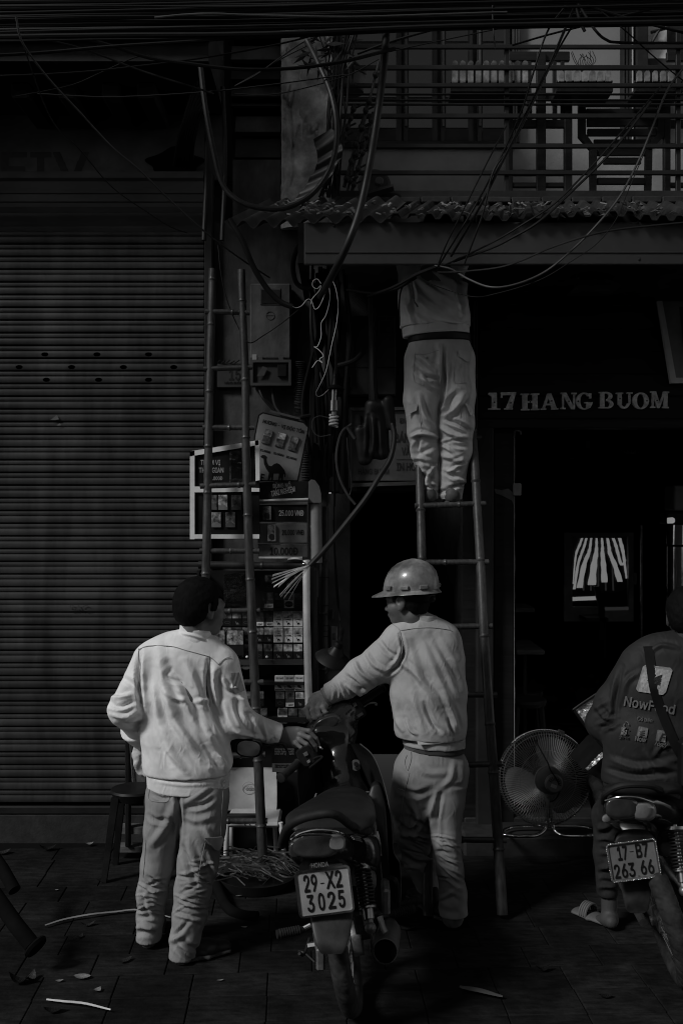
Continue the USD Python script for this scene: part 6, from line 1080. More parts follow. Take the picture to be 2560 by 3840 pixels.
    part(t, 'gauge_lens', loft([ring(1224, 2716, 36, 17, 4.700, 2.2, turn=-24), ring(1224, 2715, 52, 25, 4.705, 2.2, turn=-24), ring(1226, 2713, 58, 31, 4.73, 2.2, turn=-24)], 2), M['lamp_red'], label='dark gauge lens')
    for k in (-.5, 0, .5):                                      # leg shield: one curved sheet, edges towards the rider
        pass
    rows = [(2790, 1196, 1350), (2822, 1136, 1388), (2860, 1120, 1412), (2920, 1116, 1434), (2990, 1120, 1452), (3060, 1128, 1464), (3130, 1140, 1470), (3190, 1156, 1474), (3215, 1164, 1484), (3240, 1170, 1498), (3300, 1180, 1502), (3380, 1190, 1502), (3420, 1200, 1496)]
    V = []; nc = 25; rr_ = spline(np.array(rows, float), 4)
    for py, a, b in rr_:
        for sx in np.linspace(-1, 1, nc): V.append(P((a + b) / 2 + sx * (b - a) / 2, py, 4.74 - .16 * abs(sx) ** 2.5 + .05 * (py - 3100) / 300 * 0 + .03 * math.exp(-(sx / .3) ** 2)))
    V = np.array(V); F = []
    for i in range(len(rr_) - 1):
        for j in range(nc - 1): a = i * nc + j; F += [[a, a + nc + 1, a + 1], [a, a + nc, a + nc + 1]]
    sh = trimesh.Trimesh(V, F, process=False); bk = trimesh.Trimesh(V + [0, .005, 0], [x[::-1] for x in F], process=False); ls = part(t, 'leg_shield', cat_(sh, bk), M['bike_plastic'], smooth=50)
    n_ = len(rr_); part(ls, 'shield_edge', tube([V[i * nc + nc - 1] + [0, -.002, 0] for i in range(n_)], .0030, 6, smooth=False), M['bike_grey']); part(ls, 'shield_edge', tube([V[i * nc] for i in range(n_)], .0022, 6, smooth=False), M['bike_plastic'])
    part(t, 'inner_panel', loft([ring(1410, 2970, 22, 40, 4.60, 2.4), ring(1408, 3060, 40, 60, 4.56, 2.4), ring(1424, 3230, 32, 90, 4.5, 2.4), ring(1440, 3380, 26, 40, 4.5, 2.4)], 3), M['bike_plastic'])
    part(t, 'inner_trim', ptube([(1392, 2995, 4.52), (1400, 3060, 4.50), (1418, 3180, 4.46), (1436, 3330, 4.44)], .0032, 6), M['bike_grey']); part(t, 'inner_trim', ptube([(1410, 3120, 4.44), (1420, 3160, 4.42), (1424, 3210, 4.42)], .009, 8), M['steel'])
    part(t, 'maker_name', words('NDA', 1382, 3076, 15, 4.34, 22, True, 28), M['plate_dim'], smooth=False)
    # lock plate
    lk = part(t, 'lock_plate', slab([(1320, 2852), (1347, 2852), (1350, 2886), (1336, 2892), (1322, 2888)], 4.600, .012, .010), M['bike_grey']); part(lk, 'keyhole', rod(P(1334, 2866, 4.600), P(1334, 2866, 4.594), .010, 16), M['ink']); part(lk, 'lock_cap', rod(P(1336, 2880, 4.600), P(1336, 2880, 4.594), .008, 14), M['bike_plastic'])
    part(t, 'bag_hook', ptube([(1364, 3020, 4.55), (1346, 2984, 4.54), (1366, 2974, 4.53), (1382, 2972, 4.54)], .0045, 7), M['chrome']); part(t, 'hook', ptube([(1186, 2976, 4.50), (1178, 2996, 4.49), (1168, 3014, 4.49), (1180, 3024, 4.48)], .004, 7), M['chrome'])
    # handlebar
    hb = part(t, 'handlebar', cat_(ptube([(1300, 2660, 4.84), (1350, 2640, 4.88), (1400, 2604, 4.92)], .012, 10), ptube([(1210, 2770, 4.74), (1170, 2815, 4.66), (1120, 2860, 4.56)], .012, 10)), M['rail_black'])
    def grip(a, b, r_):
        L = np.linalg.norm(b - a); pr = [(0, 0), (r_ * 1.25, 0), (r_ * 1.25, .006), (r_, .01)]
        for k in range(14): z = .012 + (L - .03) * k / 14; pr += [(r_, z), (r_ * 1.06, z + .002), (r_ * 1.06, z + .005), (r_, z + .006)]
        return moved(lathe(pr + [(r_, L - .016), (r_ * 1.3, L - .014), (r_ * 1.25, L - .003), (r_ * .8, L), (0, L)], 18), frame_to(a, b - a))
    part(hb, 'grip', grip(P(1345, 2642, 4.86), P(1439, 2577, 4.96), .0175), M['black_rubber']); part(hb, 'grip', grip(P(1118, 2862, 4.55), P(1050, 2920, 4.42), .0175), M['black_rubber'])
    sw = part(hb, 'switch_box', loft([ring(1332, 2664, 20, 32, 4.78, 4, turn=-30), ring(1336, 2662, 26, 38, 4.80, 4, turn=-30), ring(1338, 2660, 26, 38, 4.86, 4, turn=-30)], 1), M['bike_plastic']); part(sw, 'button', slab([(1322, 2640), (1332, 2634), (1338, 2646), (1328, 2652)], 4.772, .01), M['bike_grey']); part(sw, 'button', slab([(1338, 2684), (1358, 2672), (1362, 2680), (1344, 2692)], 4.775, .01), M['box_grey'])
    sw = part(hb, 'switch_box', loft([ring(1148, 2838, 26, 34, 4.52, 4, turn=-35), ring(1150, 2836, 32, 40, 4.54, 4, turn=-35), ring(1154, 2832, 32, 40, 4.60, 4, turn=-35)], 1), M['bike_plastic']); part(sw, 'button', slab([(1136, 2828), (1150, 2820), (1156, 2832), (1142, 2838)], 4.512, .01), M['bike_grey']); part(sw, 'button', slab([(1150, 2856), (1160, 2850), (1164, 2858), (1154, 2864)], 4.514, .01), M['off_white'])
    part(hb, 'lever', ptube([(1362, 2652, 4.82), (1380, 2640, 4.88), (1400, 2636, 4.93), (1411, 2640, 4.95), (1410, 2646, 4.95)], .0055, 8), M['steel']); part(hb, 'lever', ptube([(1176, 2846, 4.52), (1196, 2838, 4.50), (1206, 2842, 4.47), (1160, 2880, 4.42)], .0045, 8), M['rail_black'])
    part(hb, 'brake_hose', ptube([(1344, 2690, 4.80), (1330, 2715, 4.79), (1312, 2745, 4.78), (1306, 2760, 4.78)], .004, 7), M['cable_dark'])
    mr = part(hb, 'mirror', loft([ring(932, 2808, 46, 29, 4.482, 2.6, turn=6), ring(932, 2808, 50, 33, 4.486, 2.6, turn=6), ring(934, 2808, 48, 31, 4.51, 2.6, turn=6), ring(938, 2806, 20, 14, 4.53, 2.4, turn=6)], 2), M['black_plastic'], label='round-cornered rear view mirror')
    gl = moved(loft([ring(932, 2808, 43, 28, 4.472, 2.6, turn=6), ring(932, 2808, 43, 28, 4.473, 2.6, turn=6)], 1), rot([1, 0, 0], -20, P(932, 2808, 4.472))); part(mr, 'mirror_glass', gl, M['mirror_glass'], smooth=False)
    part(hb, 'mirror_stem', ptube([(968, 2806, 4.52), (1010, 2796, 4.52), (1056, 2790, 4.53), (1074, 2812, 4.54), (1082, 2838, 4.54)], .0055, 8), M['rail_black'])
    # running gear
    shock(t, P(1358, 3262, 4.02), P(1384, 3450, 3.93), .030)
    part(t, 'shock_cover', ptube([(1340, 3440, 3.96), (1352, 3500, 3.93)], .02, 10), M['iron_rust'])
    mu = frame_to(P(1444, 3570, 3.90), P(1470, 3425, 4.60) - P(1444, 3570, 3.90)); part(t, 'muffler', moved(lathe([(.0435, .012), (.044, 0), (.0462, .001), (.0465, .01), (.045, .02), (.050, .12), (.050, .40), (.036, .52), (.02, .60), (0, .6)], 32), mu), M['muffler'], label='dull metal muffler with open dark end'); part(t, 'muffler_mouth', moved(lathe([(0, .02), (.0434, .02), (.0434, .012), (.0432, .012), (.0432, .018), (0, .018)], 28), mu), M['flat_black'])
    part(t, 'muffler_bracket', ptube([(1424, 3440, 3.98), (1436, 3480, 3.96), (1446, 3500, 3.95)], .012, 8), M['alloy'])
    part(t, 'swing_arm', cat_(rod(B(.085, .02, .28), B(.085, .46, .30), .018), rod(B(-.085, .02, .28), B(-.085, .46, .30), .018), rod(B(-.10, 0, .282), B(.11, 0, .282), .011)), M['iron_rust']); part(t, 'chain_case', cat_(rbx(-.006, .006, -.02, .45, .21, .34, .005).apply_transform(np.column_stack([np.vstack([np.stack([r, f, u], 1), [0, 0, 0]]), np.append(B(-.105, 0, 0), 1)]))), M['alloy'])
    part(t, 'brake_drum', rod(B(.04, 0, .282), B(.075, 0, .282), .066, 28), M['alloy']); part(t, 'brake_rod', rod(B(.10, -.01, .22), B(.12, .55, .26), .004), M['steel'])
    eng = union([ell(B(.02, .72, .34), (.12, .16, .10)), seg(B(.0, .78, .32), B(0, 1.0, .40), .075, .065), ell(B(.10, .62, .30), (.05, .10, .09)), ell(B(-.10, .62, .30), (.05, .10, .09))], .03); part(t, 'engine', skin(eng, .012), M['alloy'], smooth=True)
    part(t, 'crank_guard', cat_(rbx(X(1432, 4.3), X(1462, 4.3), yw(4.28), yw(4.40), Z(3430, 4.3), Z(3330, 4.3), .01)), M['alloy']); part(t, 'kick_lever', ptube([(1452, 3290, 4.40), (1474, 3296, 4.36), (1486, 3310, 4.34), (1490, 3360, 4.34), (1494, 3420, 4.34)], .010, 8), M['rail_black'])
    def peg(a, b):
        L = np.linalg.norm(b - a); pr = [(0, 0), (.010, 0)]
        for k in range(9): z = .02 + (L - .03) * k / 9; pr += [(.017, z), (.020, z + .002), (.020, z + .006), (.017, z + .008)]
        return moved(lathe(pr + [(.018, L - .002), (0, L)], 16), frame_to(a, b - a))
    part(t, 'foot_peg', peg(P(1455, 3432, 4.30), P(1552, 3408, 4.36)), M['black_rubber']); part(t, 'foot_peg', peg(P(1500, 3392, 4.55), P(1570, 3378, 4.58)), M['black_rubber']); part(t, 'foot_peg', peg(P(1142, 3486, 4.15), P(1036, 3506, 4.12)), M['black_rubber']); [part(t, 'peg_bracket', q_, M['steel']) for q_ in (rod(P(1420, 3440, 4.30), P(1458, 3431, 4.30), .011), rod(P(1130, 3488, 4.15), P(1165, 3470, 4.15), .010))]
    part(t, 'side_stand', ptube([(1160, 3520, 4.25), (1140, 3580, 4.2), (1122, 3578, 4.14)], .006, 8), M['rail_black']); part(t, 'axle_nut', rod(B(-.14, 0, .282), B(-.10, 0, .282), .013, 6), M['steel'])
    part(t, 'chain_adjuster', cat_(rbx(X(1186, 3.9), X(1220, 3.9), yw(3.86), yw(3.92), Z(3625, 3.9), Z(3540, 3.9), .008)), M['alloy'])
    part(t, 'crank_pipe', ptube([(1470, 3425, 4.60), (1462, 3440, 4.8), (1420, 3420, 4.95)], .018, 10), M['steel'])
bike_one(); nearer[0] = 0.0

def bike_two():
    lean, head = math.radians(16), math.radians(-4); f = np.array([-math.sin(head), math.cos(head), 0]); u = np.array([-math.sin(lean), 0, math.cos(lean)]); r = np.cross(f, u); O = np.array([X(2562, 4.16), 4.16, 0]); B = lambda a, b, c: O + a * r + b * f + c * u
    t = thing('motorcycle', 'dark motorcycle at the right edge with a beaded plate reading 17-B7 263.66', 'motorcycle', O)
    wheel(t, B(0, 0, .285), f, u, .285, .045)
    wheel(t, B(0, 1.22, .285), f, u, .285, .038)
    plate(t, 2373, 3227, 184, 136, 7.5, 4.03, [('17', .20, .55, .20, .36), ('-', .45, .72, .08, .05), ('B7', .58, .56, .25, .36), ('263', .08, .08, .42, .36), ('.', .545, .07, .04, .05), ('66', .62, .10, .27, .36)], M['plate_dim'], True)
    part(t, 'plate_bracket', loft([ring(2380, 3160, 78, 50, 4.08, 3), ring(2384, 3220, 70, 40, 4.07, 3), ring(2386, 3330, 56, 40, 4.07, 3), ring(2388, 3400, 44, 24, 4.05, 3), ring(2388, 3414, 30, 8, 4.05, 3)], 2), M['mudguard']); part(t, 'bracket_edge', ptube([(2424, 3100, 4.09), (2432, 3200, 4.09), (2438, 3300, 4.08), (2424, 3396, 4.07)], .006, 7), M['bike_plastic'])
    part(t, 'tail_panel', loft([ring(2362, 3030, 70, 36, 4.00, 2.8, yb=.02), ring(2366, 3032, 100, 52, 4.04, 2.8, yb=.03), ring(2390, 3040, 130, 66, 4.2, 2.6), ring(2420, 3050, 140, 80, 4.45, 2.4), ring(2450, 3060, 110, 90, 4.7, 2.4)], 3), M['bike_paint'])
    lm = part(t, 'tail_lamp', loft([ring(2326, 3030, 40, 30, 3.990, 2.6), ring(2330, 3032, 60, 40, 3.998, 2.8), ring(2336, 3034, 66, 44, 4.03, 2.8)], 2), M['lamp_red']); part(lm, 'indicator', loft([ring(2404, 3044, 26, 24, 3.995, 2.4), ring(2408, 3044, 42, 34, 4.01, 2.4), ring(2412, 3044, 48, 40, 4.05, 2.4)], 2), M['lamp_clear']); part(lm, 'indicator', loft([ring(2272, 3074, 10, 10, 4.02, 2.4), ring(2276, 3072, 20, 16, 4.03, 2.4), ring(2284, 3070, 24, 20, 4.06, 2.4)], 2), M['lamp_clear'])
    part(t, 'seat', loft([ring(2390, 2972, 110, 14, 4.05, 2.6), ring(2400, 2960, 140, 26, 4.1, 2.6), ring(2430, 2965, 150, 34, 4.3, 2.6), ring(2460, 2975, 140, 36, 4.55, 2.6), ring(2490, 2990, 90, 30, 4.75, 2.6)], 3), M['seat_vinyl'])
    part(t, 'grab_rail', ptube([(2262, 3010, 4.15), (2270, 2978, 4.05), (2330, 2948, 4.0), (2420, 2946, 4.0), (2470, 2960, 4.05), (2540, 2990, 4.2)], .013, 10), M['black_rubber']); part(t, 'tail_trim', ptube([(2268, 3004, 4.03), (2320, 2990, 3.99), (2390, 2992, 3.99), (2450, 3012, 4.02)], .004, 7), M['steel'])
    shock(t, P(2530, 3110, 4.14), P(2560, 3310, 4.06), .034, 12)
    part(t, 'spine', skin(union([seg(P(2470, 3060, 4.6), P(2500, 2960, 5.0), .11, .12), seg(P(2500, 2960, 5.0), P(2520, 2820, 5.3), .12, .10), ell(P(2520, 2760, 5.3), (.13, .1, .1))], .04), .012), M['bike_paint'], smooth=True)
    part(t, 'handlebar', cat_(ptube([(2340, 2772, 5.02), (2420, 2740, 5.2), (2520, 2730, 5.28), (2640, 2735, 5.2), (2700, 2750, 5.02)], .012, 9)), M['rail_black']); part(t, 'engine', skin(union([ell(B(0, .68, .35), (.13, .17, .12)), seg(B(0, .75, .33), B(0, 1.0, .42), .08, .07)], .03), .014), M['alloy'], smooth=True)
    part(t, 'swing_arm', cat_(rod(B(.09, 0, .285), B(.09, .46, .30), .018), rod(B(-.09, 0, .285), B(-.09, .46, .30), .018)), M['iron_rust']); part(t, 'exhaust', rod(B(.16, -.10, .30), B(.15, .6, .28), .045, 18), M['steel'])
    part(t, 'mudguard', loft([ring(2500, 3190, 40, 22, 4.1, 3), ring(2506, 3150, 46, 24, 4.2, 3), ring(2510, 3140, 46, 24, 4.4, 3)], 3), M['bike_plastic'])
    fb = thing('foil_bag', 'crinkled silver foil lined delivery bag beside the rider left arm', 'delivery bag', P(2230, 2690, 4.62))
    def foil(pts, Y, d):
        g = ppoly(pts, Y); v2, f2 = trimesh.creation.triangulate_polygon(g.segmentize(.008), engine='earcut'); m = trimesh.Trimesh(np.column_stack([v2, np.zeros(len(v2))]), f2).subdivide_to_size(.010); v = np.array(m.vertices); dd = (meshkit.fbm(np.column_stack([v[:, :2] * 55, v[:, :1] * 0]), 3, 4) - .5) * .018
        fr = np.column_stack([v[:, 0], Y + dd, v[:, 1]]); a = trimesh.Trimesh(fr, m.faces, process=False); c = a.copy(); c.vertices = fr + [0, d, 0]; c.invert(); return cat_(a, c)
    part(fb, 'foil_lid', foil([(2156, 2662), (2162, 2652), (2262, 2588), (2330, 2540), (2340, 2640), (2280, 2720), (2262, 2800), (2225, 2760)], 4.72, .012), M['foil'], smooth=False); part(fb, 'lid_edge', ptube([(2262, 2803, 4.715), (2222, 2758, 4.715), (2157, 2672, 4.715), (2156, 2658, 4.715), (2262, 2586, 4.715), (2330, 2538, 4.715)], .007, 7), M['belt'])
    part(fb, 'side_panel', foil([(2196, 2884), (2258, 2822), (2264, 2838), (2204, 2892)], 4.70, .01), M['foil'], smooth=False); part(fb, 'bag_body', slab([(2188, 2890), (2260, 2812), (2420, 2720), (2440, 2960), (2260, 2930)], 4.735, .30), M['black_plastic'])
bike_two()
# ------------------------------------------------------------------ bamboo ladders
def bamboo(pts, r0, r1, seed, step=.34):
    p = spline(np.asarray(pts, float), 24); L = np.concatenate([[0], np.cumsum(np.linalg.norm(np.diff(p, axis=0), axis=1))]); r = random.Random(seed); nodes = np.cumsum([r.uniform(step * .7, step * 1.3) for _ in range(40)]); nodes = nodes[nodes < L[-1] - .03]
    s = np.unique(np.concatenate([np.linspace(0, L[-1], int(L[-1] / .06) + 2)] + [n + np.array([-.012, -.005, 0, .005, .012]) for n in nodes])); s = s[(s >= 0) & (s <= L[-1])]
    q = np.stack([np.interp(s, L, p[:, k]) for k in range(3)], 1); rad = np.interp(s, [0, L[-1]], [r0, r1]); wob = np.stack([meshkit.noise(np.stack([s * 2.2, s * 0 + seed, s * 0 + k], 1), seed + k) - .5 for k in range(3)], 1) * .010
    for n in nodes: d = np.abs(s - n); rad = rad + np.where(d < .003, .0035, np.where(d < .007, .0012, np.where(d < .013, -.0008, 0)))
    return tube(q + wob, rad, 14, smooth=False)
def ladder(name_label, L0, L1, R0, R1, rungs, seed):
    t = thing('bamboo_ladder', name_label, 'ladder', (np.array(L1) + np.array(R1)) / 2 * [1, 1, 0])
    part(t, 'rail', bamboo([L1, (np.array(L0) + np.array(L1)) / 2 + [.006, 0, 0], L0], .026, .021, seed), M['bamboo']); part(t, 'rail', bamboo([R1, (np.array(R0) + np.array(R1)) / 2 + [-.008, 0, 0], R0], .027, .021, seed + 1), M['bamboo'])
    for k, z in enumerate(rungs):
        a = np.array(L0) + (np.array(L1) - L0) * (L0[2] - z) / (L0[2] - L1[2]); b = np.array(R0) + (np.array(R1) - R0) * (R0[2] - z - .008 * (k % 2)) / (R0[2] - R1[2]); d = unit(b - a)
        part(t, 'rung', bamboo([a - d * .03, b + d * .04], .0155, .0150, seed + 5 + k, .2), M['bamboo'] if k % 3 else M['bamboo'])
    return t
def along(top, bot, py):                                 # height of the point of a leaning rail that shows at photo row py
    t = np.linspace(0, 1, 400)[:, None]; q = np.array(top) + (np.array(bot) - np.array(top)) * t; return float(q[np.argmin(np.abs(px_of(q)[:, 1] - py)), 2])
A0, A1, B0, B1 = P(795, 1005, 5.50), P(738, 3318, gy(3318)), P(905, 1012, 5.50), P(985, 3316, gy(3316))
A1[2] = B1[2] = .02
ladder('bamboo ladder leaning at the shutter edge behind the cigarette stand', A0, A1, B0, B1, [along(B0, B1, p) for p in (1172, 1382, 1600, 1822, 2066, 2296, 2560, 2840, 3080)], 50)
C0, C1, D0, D1 = P(1556, 1010, 5.72), P(1606, 3420, gy(3450)), P(1735, 1000, 5.72), P(1886, 3448, gy(3448))
C1[2] = D1[2] = .02
ladder('bamboo ladder on which the third worker stands, right of the alley', C0, C1, D0, D1, [along(D0, D1, p) for p in (1200, 1420, 1640, 1893, 2107, 2352, 2606, 2872, 3146)], 70)
t = thing('bamboo_pole', 'single upright bamboo pole tied to the alley jamb right of the cigarette stand', 'pole', P(1215, 2760, 5.9))
part(t, 'culm', bamboo([P(1212, 3080, 5.90), P(1213, 2400, 5.90), P(1216, 1900, 5.90)], .031, .028, 91, .26), M['bamboo'])
for py in (2165, 2270, 2345, 2365, 2385, 2560): part(t, "tie", trimesh.creation.torus(.0315, .0024, 20, 5).apply_translation(P(1214, py, 5.90)), M["cable_dark"])

# ------------------------------------------------------------------ boxes and plates on the party wall
WZ = 5.965
t = thing('meter_box', 'tall pale electric meter box with clear lower cover high on the party wall', 'meter box', P(1015, 1250, WZ))
part(t, 'case', pbx(937, 1090, 1062, 1345, WZ - .10, .10, .008), M['plaster_mid']); part(t, 'window_frame', pbx(975, 1052, 1080, 1142, WZ - .105, .006, .002), M['box_dim']); part(t, 'window', pbx(980, 1047, 1086, 1136, WZ - .108, .004), M['poster_dark'])
part(t, 'lower_tray', pbx(937, 1092, 1347, 1446, WZ - .095, .09, .008), M['box_dim']); part(t, 'cover_frame', prism(ppoly([(938, 1348), (1091, 1348), (1091, 1445), (938, 1445)], WZ - .115).difference(ppoly([(948, 1358), (1081, 1358), (1081, 1435), (948, 1435)], WZ - .115)), WZ - .115, .02), M['box_grey']); part(t, 'breaker', pbx(1040, 1075, 1366, 1412, WZ - .113, .016, .004), M['black_plastic']); part(t, 'bill', slab([(962, 1410), (985, 1372), (1002, 1380), (990, 1408)], WZ - .112, .002), M['box_grey'])
for a in (976, 1054): part(t, 'hinge', pbx(a - 9, a + 9, 1337, 1350, WZ - .108, .01, .002), M['box_grey'])
part(t, 'seal_sticker', pbx(945, 962, 1328, 1352, WZ - .104, .003), M['off_white']); part(t, 'emblem', moved(trimesh.creation.torus(.024, .0015, 28, 5), frame_to(P(1013, 1183, WZ - .102), [0, 1, 0])), M['box_dim']); part(t, 'emblem_bar', pbx(998, 1028, 1179, 1182, WZ - .103, .002), M['ink_grey'])
t = thing('house_plate', 'grimy house number plate reading 15 HANG BUOM behind the ladder', 'sign', P(862, 1405, WZ))
part(t, 'plate', pbx(812, 918, 1362, 1454, WZ - .03, .03, .006), M['box_dim']); part(t, 'numerals', words('15', 858, 1424, 40, WZ - .0305, 44, True), M['ink'], smooth=False); part(t, 'street_name', words('HÀNG BUỒM', 842, 1440, 9, WZ - .0305, 66, True), M['ink'], smooth=False)
for k in range(5): part(t, 'wire_stub', rod(P(815 + 16 * k, 1362, WZ - .02), P(825 + 18 * k, 1350 + 3 * (k % 2), WZ - .05), .004, 6), M['cable_dark'])
t = thing('meter_box', 'wide dim electric meter cabinet above the alley behind the hanging cables', 'meter box', P(1378, 1330, WZ))
part(t, 'case', pbx(1262, 1484, 1182, 1482, WZ - .09, .09, .008), M['box_dim'])
for a, b, c, d in ((1272, 1320, 1205, 1262), (1418, 1466, 1200, 1256), (1265, 1318, 1408, 1455)): o = part(t, 'window_frame', pbx(a, b, c, d, WZ - .097, .01, .003), M['box_dim']); part(o, 'window', pbx(a + 6, b - 6, c + 6, d - 6, WZ - .099, .003), M['poster_dark'])
part(t, 'seam_strip', pbx(1262, 1484, 1376, 1379, WZ - .0925, .004), M['ink']); part(t, 'seam_strip', pbx(1330, 1332, 1184, 1376, WZ - .0925, .004), M['ink'])
def corr_hose(pts, r, name, label, matn, ridge=.004, step=.02):
    p = spline(np.array([P(*q) for q in pts]), 30); n = len(p); rad = r + ridge * np.sign(np.sin(np.arange(n) * PI / 1.5)); lone(name, tube(p, rad, 14, smooth=False), M[matn], label, 'conduit')
corr_hose([(1122, 1360, 5.92), (1124, 1430, 5.91), (1126, 1500, 5.91), (1128, 1555, 5.91)], .036, 'corrugated_conduit', 'dark corrugated conduit right of the pale meter box', 'box_dim')
corr_hose([(1150, 1640, 5.93), (1148, 1720, 5.93), (1150, 1815, 5.93)], .030, 'corrugated_conduit', 'thinner ribbed conduit behind the tilted poster edge', 'box_dim')
# sign over the alley
t = thing('shop_sign', 'framed pale shop sign above the alley with dark words about printing, partly covered', 'sign', P(1430, 1680, 5.9))
part(t, 'board', pbx(1316, 1745, 1540, 1802, 5.93, .02), M['sign_pale']); 
for a in ((1306, 1318, 1528, 1830), (1736, 1748, 1528, 1812)): part(t, 'frame_bar', pbx(*a, 5.915, .035, .004), M['grey_paint'])
part(t, 'frame_bar', slab([(1318, 1528), (1736, 1522), (1736, 1534), (1318, 1540)], 5.915, .035), M['grey_paint']); part(t, 'frame_bar', slab([(1318, 1812), (1736, 1800), (1736, 1813), (1318, 1826)], 5.915, .035), M['grey_paint'])
for s_, a, b, c, w in (('N', 1352, 1597, 36, 18), ('BÁN', 1480, 1658, 32, 52), ('VÀ', 1505, 1706, 28, 32), ('IN HÓA ĐƠN', 1486, 1764, 28, 150), ('HÀNG BUỒM', 1343, 1778, 20, 114), ('BÈ', 1498, 1586, 18, 34)): part(t, 'lettering', words(s_, a, b, c, 5.929, w, True), M['ink_grey'] if s_ != 'N' else M['ink'], smooth=False)
part(t, 'rule_line', pbx(1486, 1640, 1722, 1724, 5.928, .002), M['ink_grey'])
t = thing('tool_bag', 'black cloth lineman tool bag hanging by a strap in front of the shop sign', 'bag', P(1410, 1620, 5.5))
part(t, 'strap', tube([P(1394, 1120, 5.55), P(1396, 1250, 5.53), P(1396, 1400, 5.5), P(1402, 1530, 5.5)], [.024, .022, .022, .03], 8), M['belt'])
bg = union([seg(P(1404, 1520, 5.5), P(1398, 1690, 5.5), (.055, .04), (.065, .04)), seg(P(1350, 1615, 5.49), P(1368, 1725, 5.5), (.035, .03), (.038, .03)), seg(P(1425, 1530, 5.5), P(1430, 1700, 5.5), (.04, .035), (.045, .035)), seg(P(1455, 1500, 5.47), P(1470, 1600, 5.47), (.03, .025), (.022, .02))], .02)
part(t, 'pouch', folds(skin(bg, .006), [([(1380, 1560), (1384, 1640), (1380, 1720)], 7, -.008), ([(1412, 1580), (1414, 1660), (1425, 1710)], 7, -.008), ([(1398, 1560), (1402, 1640), (1396, 1700)], 8, .006)], amp=.006, scale=14, seed=2), M['belt'], smooth=True)
for a, b in ((1347, 1596), (1357, 1604)): part(t, 'tool_handle', rod(P(a, b, 5.47), P(a + 12, b + 50, 5.49), .010, 10), M['box_grey'])
part(t, 'tool_grip', rod(P(1298, 1598, 5.48), P(1330, 1645, 5.48), .009, 10), M['box_grey'])
# lamps
def shade_lamp(label, c, axis, R, d):
    t = thing('lamp', label, 'lamp', c); Q = frame_to(c, axis); part(t, 'shade', moved(lathe([(R, 0), (R + .004, .002), (R * .93, d * .35), (R * .6, d * .75), (R * .28, d), (R * .26, d + .04), (R * .2, d + .06), (0, d + .06), (0, d + .055), (R * .18, d + .05), (R * .5, d * .74), (R * .9, d * .33), (R - .003, 0)], 36), Q), M['black_plastic']); return t, Q
t, Q = shade_lamp('small black lamp shade with a bare spiral bulb hanging by a white wire', P(1256, 1462, 5.6), (0, .1, 1), .048, .03)
part(t, 'socket', cat_(rod(P(1253, 1460, 5.6), P(1252, 1502, 5.6), .016, 14), rod(P(1252, 1502, 5.6), P(1252, 1540, 5.6), .024, 16)), M['steel']); part(t, 'bulb_base', rod(P(1252, 1536, 5.6), P(1252, 1556, 5.6), .015, 12), M['off_white']); part(t, 'spiral_tube', helix(P(1252, 1556, 5.6), P(1250, 1600, 5.6), .022, 3.6, .0065), M['white_paint'])
t, Q = shade_lamp('wide black lamp shade tilted beside the bamboo pole above the motorcycle', P(1248, 2478, 5.35), (.35, -.35, 1), .098, .055)
part(t, 'lamp_neck', ptube([(1266, 2420, 5.33), (1276, 2400, 5.4), (1282, 2360, 5.6)], .012, 9), M['black_plastic']); part(t, 'lamp_cord', ptube([(1276, 2400, 5.42), (1275, 2330, 5.7), (1268, 2240, 5.8), (1258, 2100, 5.84), (1250, 1950, 5.86)], .004, 6), M['cable_black'])
t = thing('switch_box', 'small pale surface switch box on the alley jamb above the black lamp shade', 'switch', P(1252, 2390, 5.97)); part(t, 'case', pbx(1240, 1264, 2350, 2426, 5.945, .03, .004), M['off_white']); part(t, 'rocker', pbx(1246, 1258, 2375, 2400, 5.940, .008, .002), M['grey_paint'])
t = thing('wall_socket', 'small dark socket plate with two holes beside the bamboo pole', 'socket', P(1241, 2305, 5.97)); part(t, 'plate', pbx(1234, 1250, 2284, 2322, 5.95, .02, .004), M['box_grey']); [part(t, 'hole', rod(P(1242, p, 5.951), P(1242, p, 5.947), .004, 8), M['ink']) for p in (2296, 2308)]
lone('canvas_roll', noise_push(skin(union([seg(P(1242, 2590, 5.75), P(1300, 2560, 5.75), (.05, .04), (.05, .04)), seg(P(1245, 2550, 5.75), P(1290, 2545, 5.75), .05, .05)], .03), .008), .006, 14), M['grey_paint'], 'pale bundle behind the helmeted worker forearm, under the lamp shade', 'bundle')

# ------------------------------------------------------------------ cigarette stand
CY = 5.60
t = thing('cigarette_stand', 'cigarette vending stand with price panels, steel posts and dark shelves', 'display stand', P(950, 3000, CY))
part(t, 'back_panel', bx(X(740, 5.8), X(1160, 5.8), 5.78, 5.82, .02, Z(2140, 5.8)), M['cabinet_dark']); part(t, 'side_panel', bx(X(738, CY), X(746, CY), CY, 5.78, .02, Z(2140, CY)), M['cabinet_dark']); part(t, 'side_panel', bx(X(1176, CY), X(1186, CY), CY + .01, 5.78, .02, Z(2140, CY)), M['cabinet_grey'])
for a, b in ((2292, 2284), (2476, 2490), (2694, 2706), (2560, 2566)): part(t, 'shelf', bx(X(746, CY), X(1160, CY), CY + .012, 5.78, Z(b, CY) - .008, Z(a, CY)), M['cabinet_grey'] if a == 2476 else M['cabinet_dark'])
part(t, 'crossbar', bamboo([P(742, 2121, CY - .04), P(1140, 2119, CY - .04)], .022, .020, 77, .3), M['bamboo_dark']); part(t, 'crossbar', bamboo([P(800, 2293, CY - .05), P(948, 2290, CY - .05)], .010, .010, 78, .2), M['bamboo_dark'])
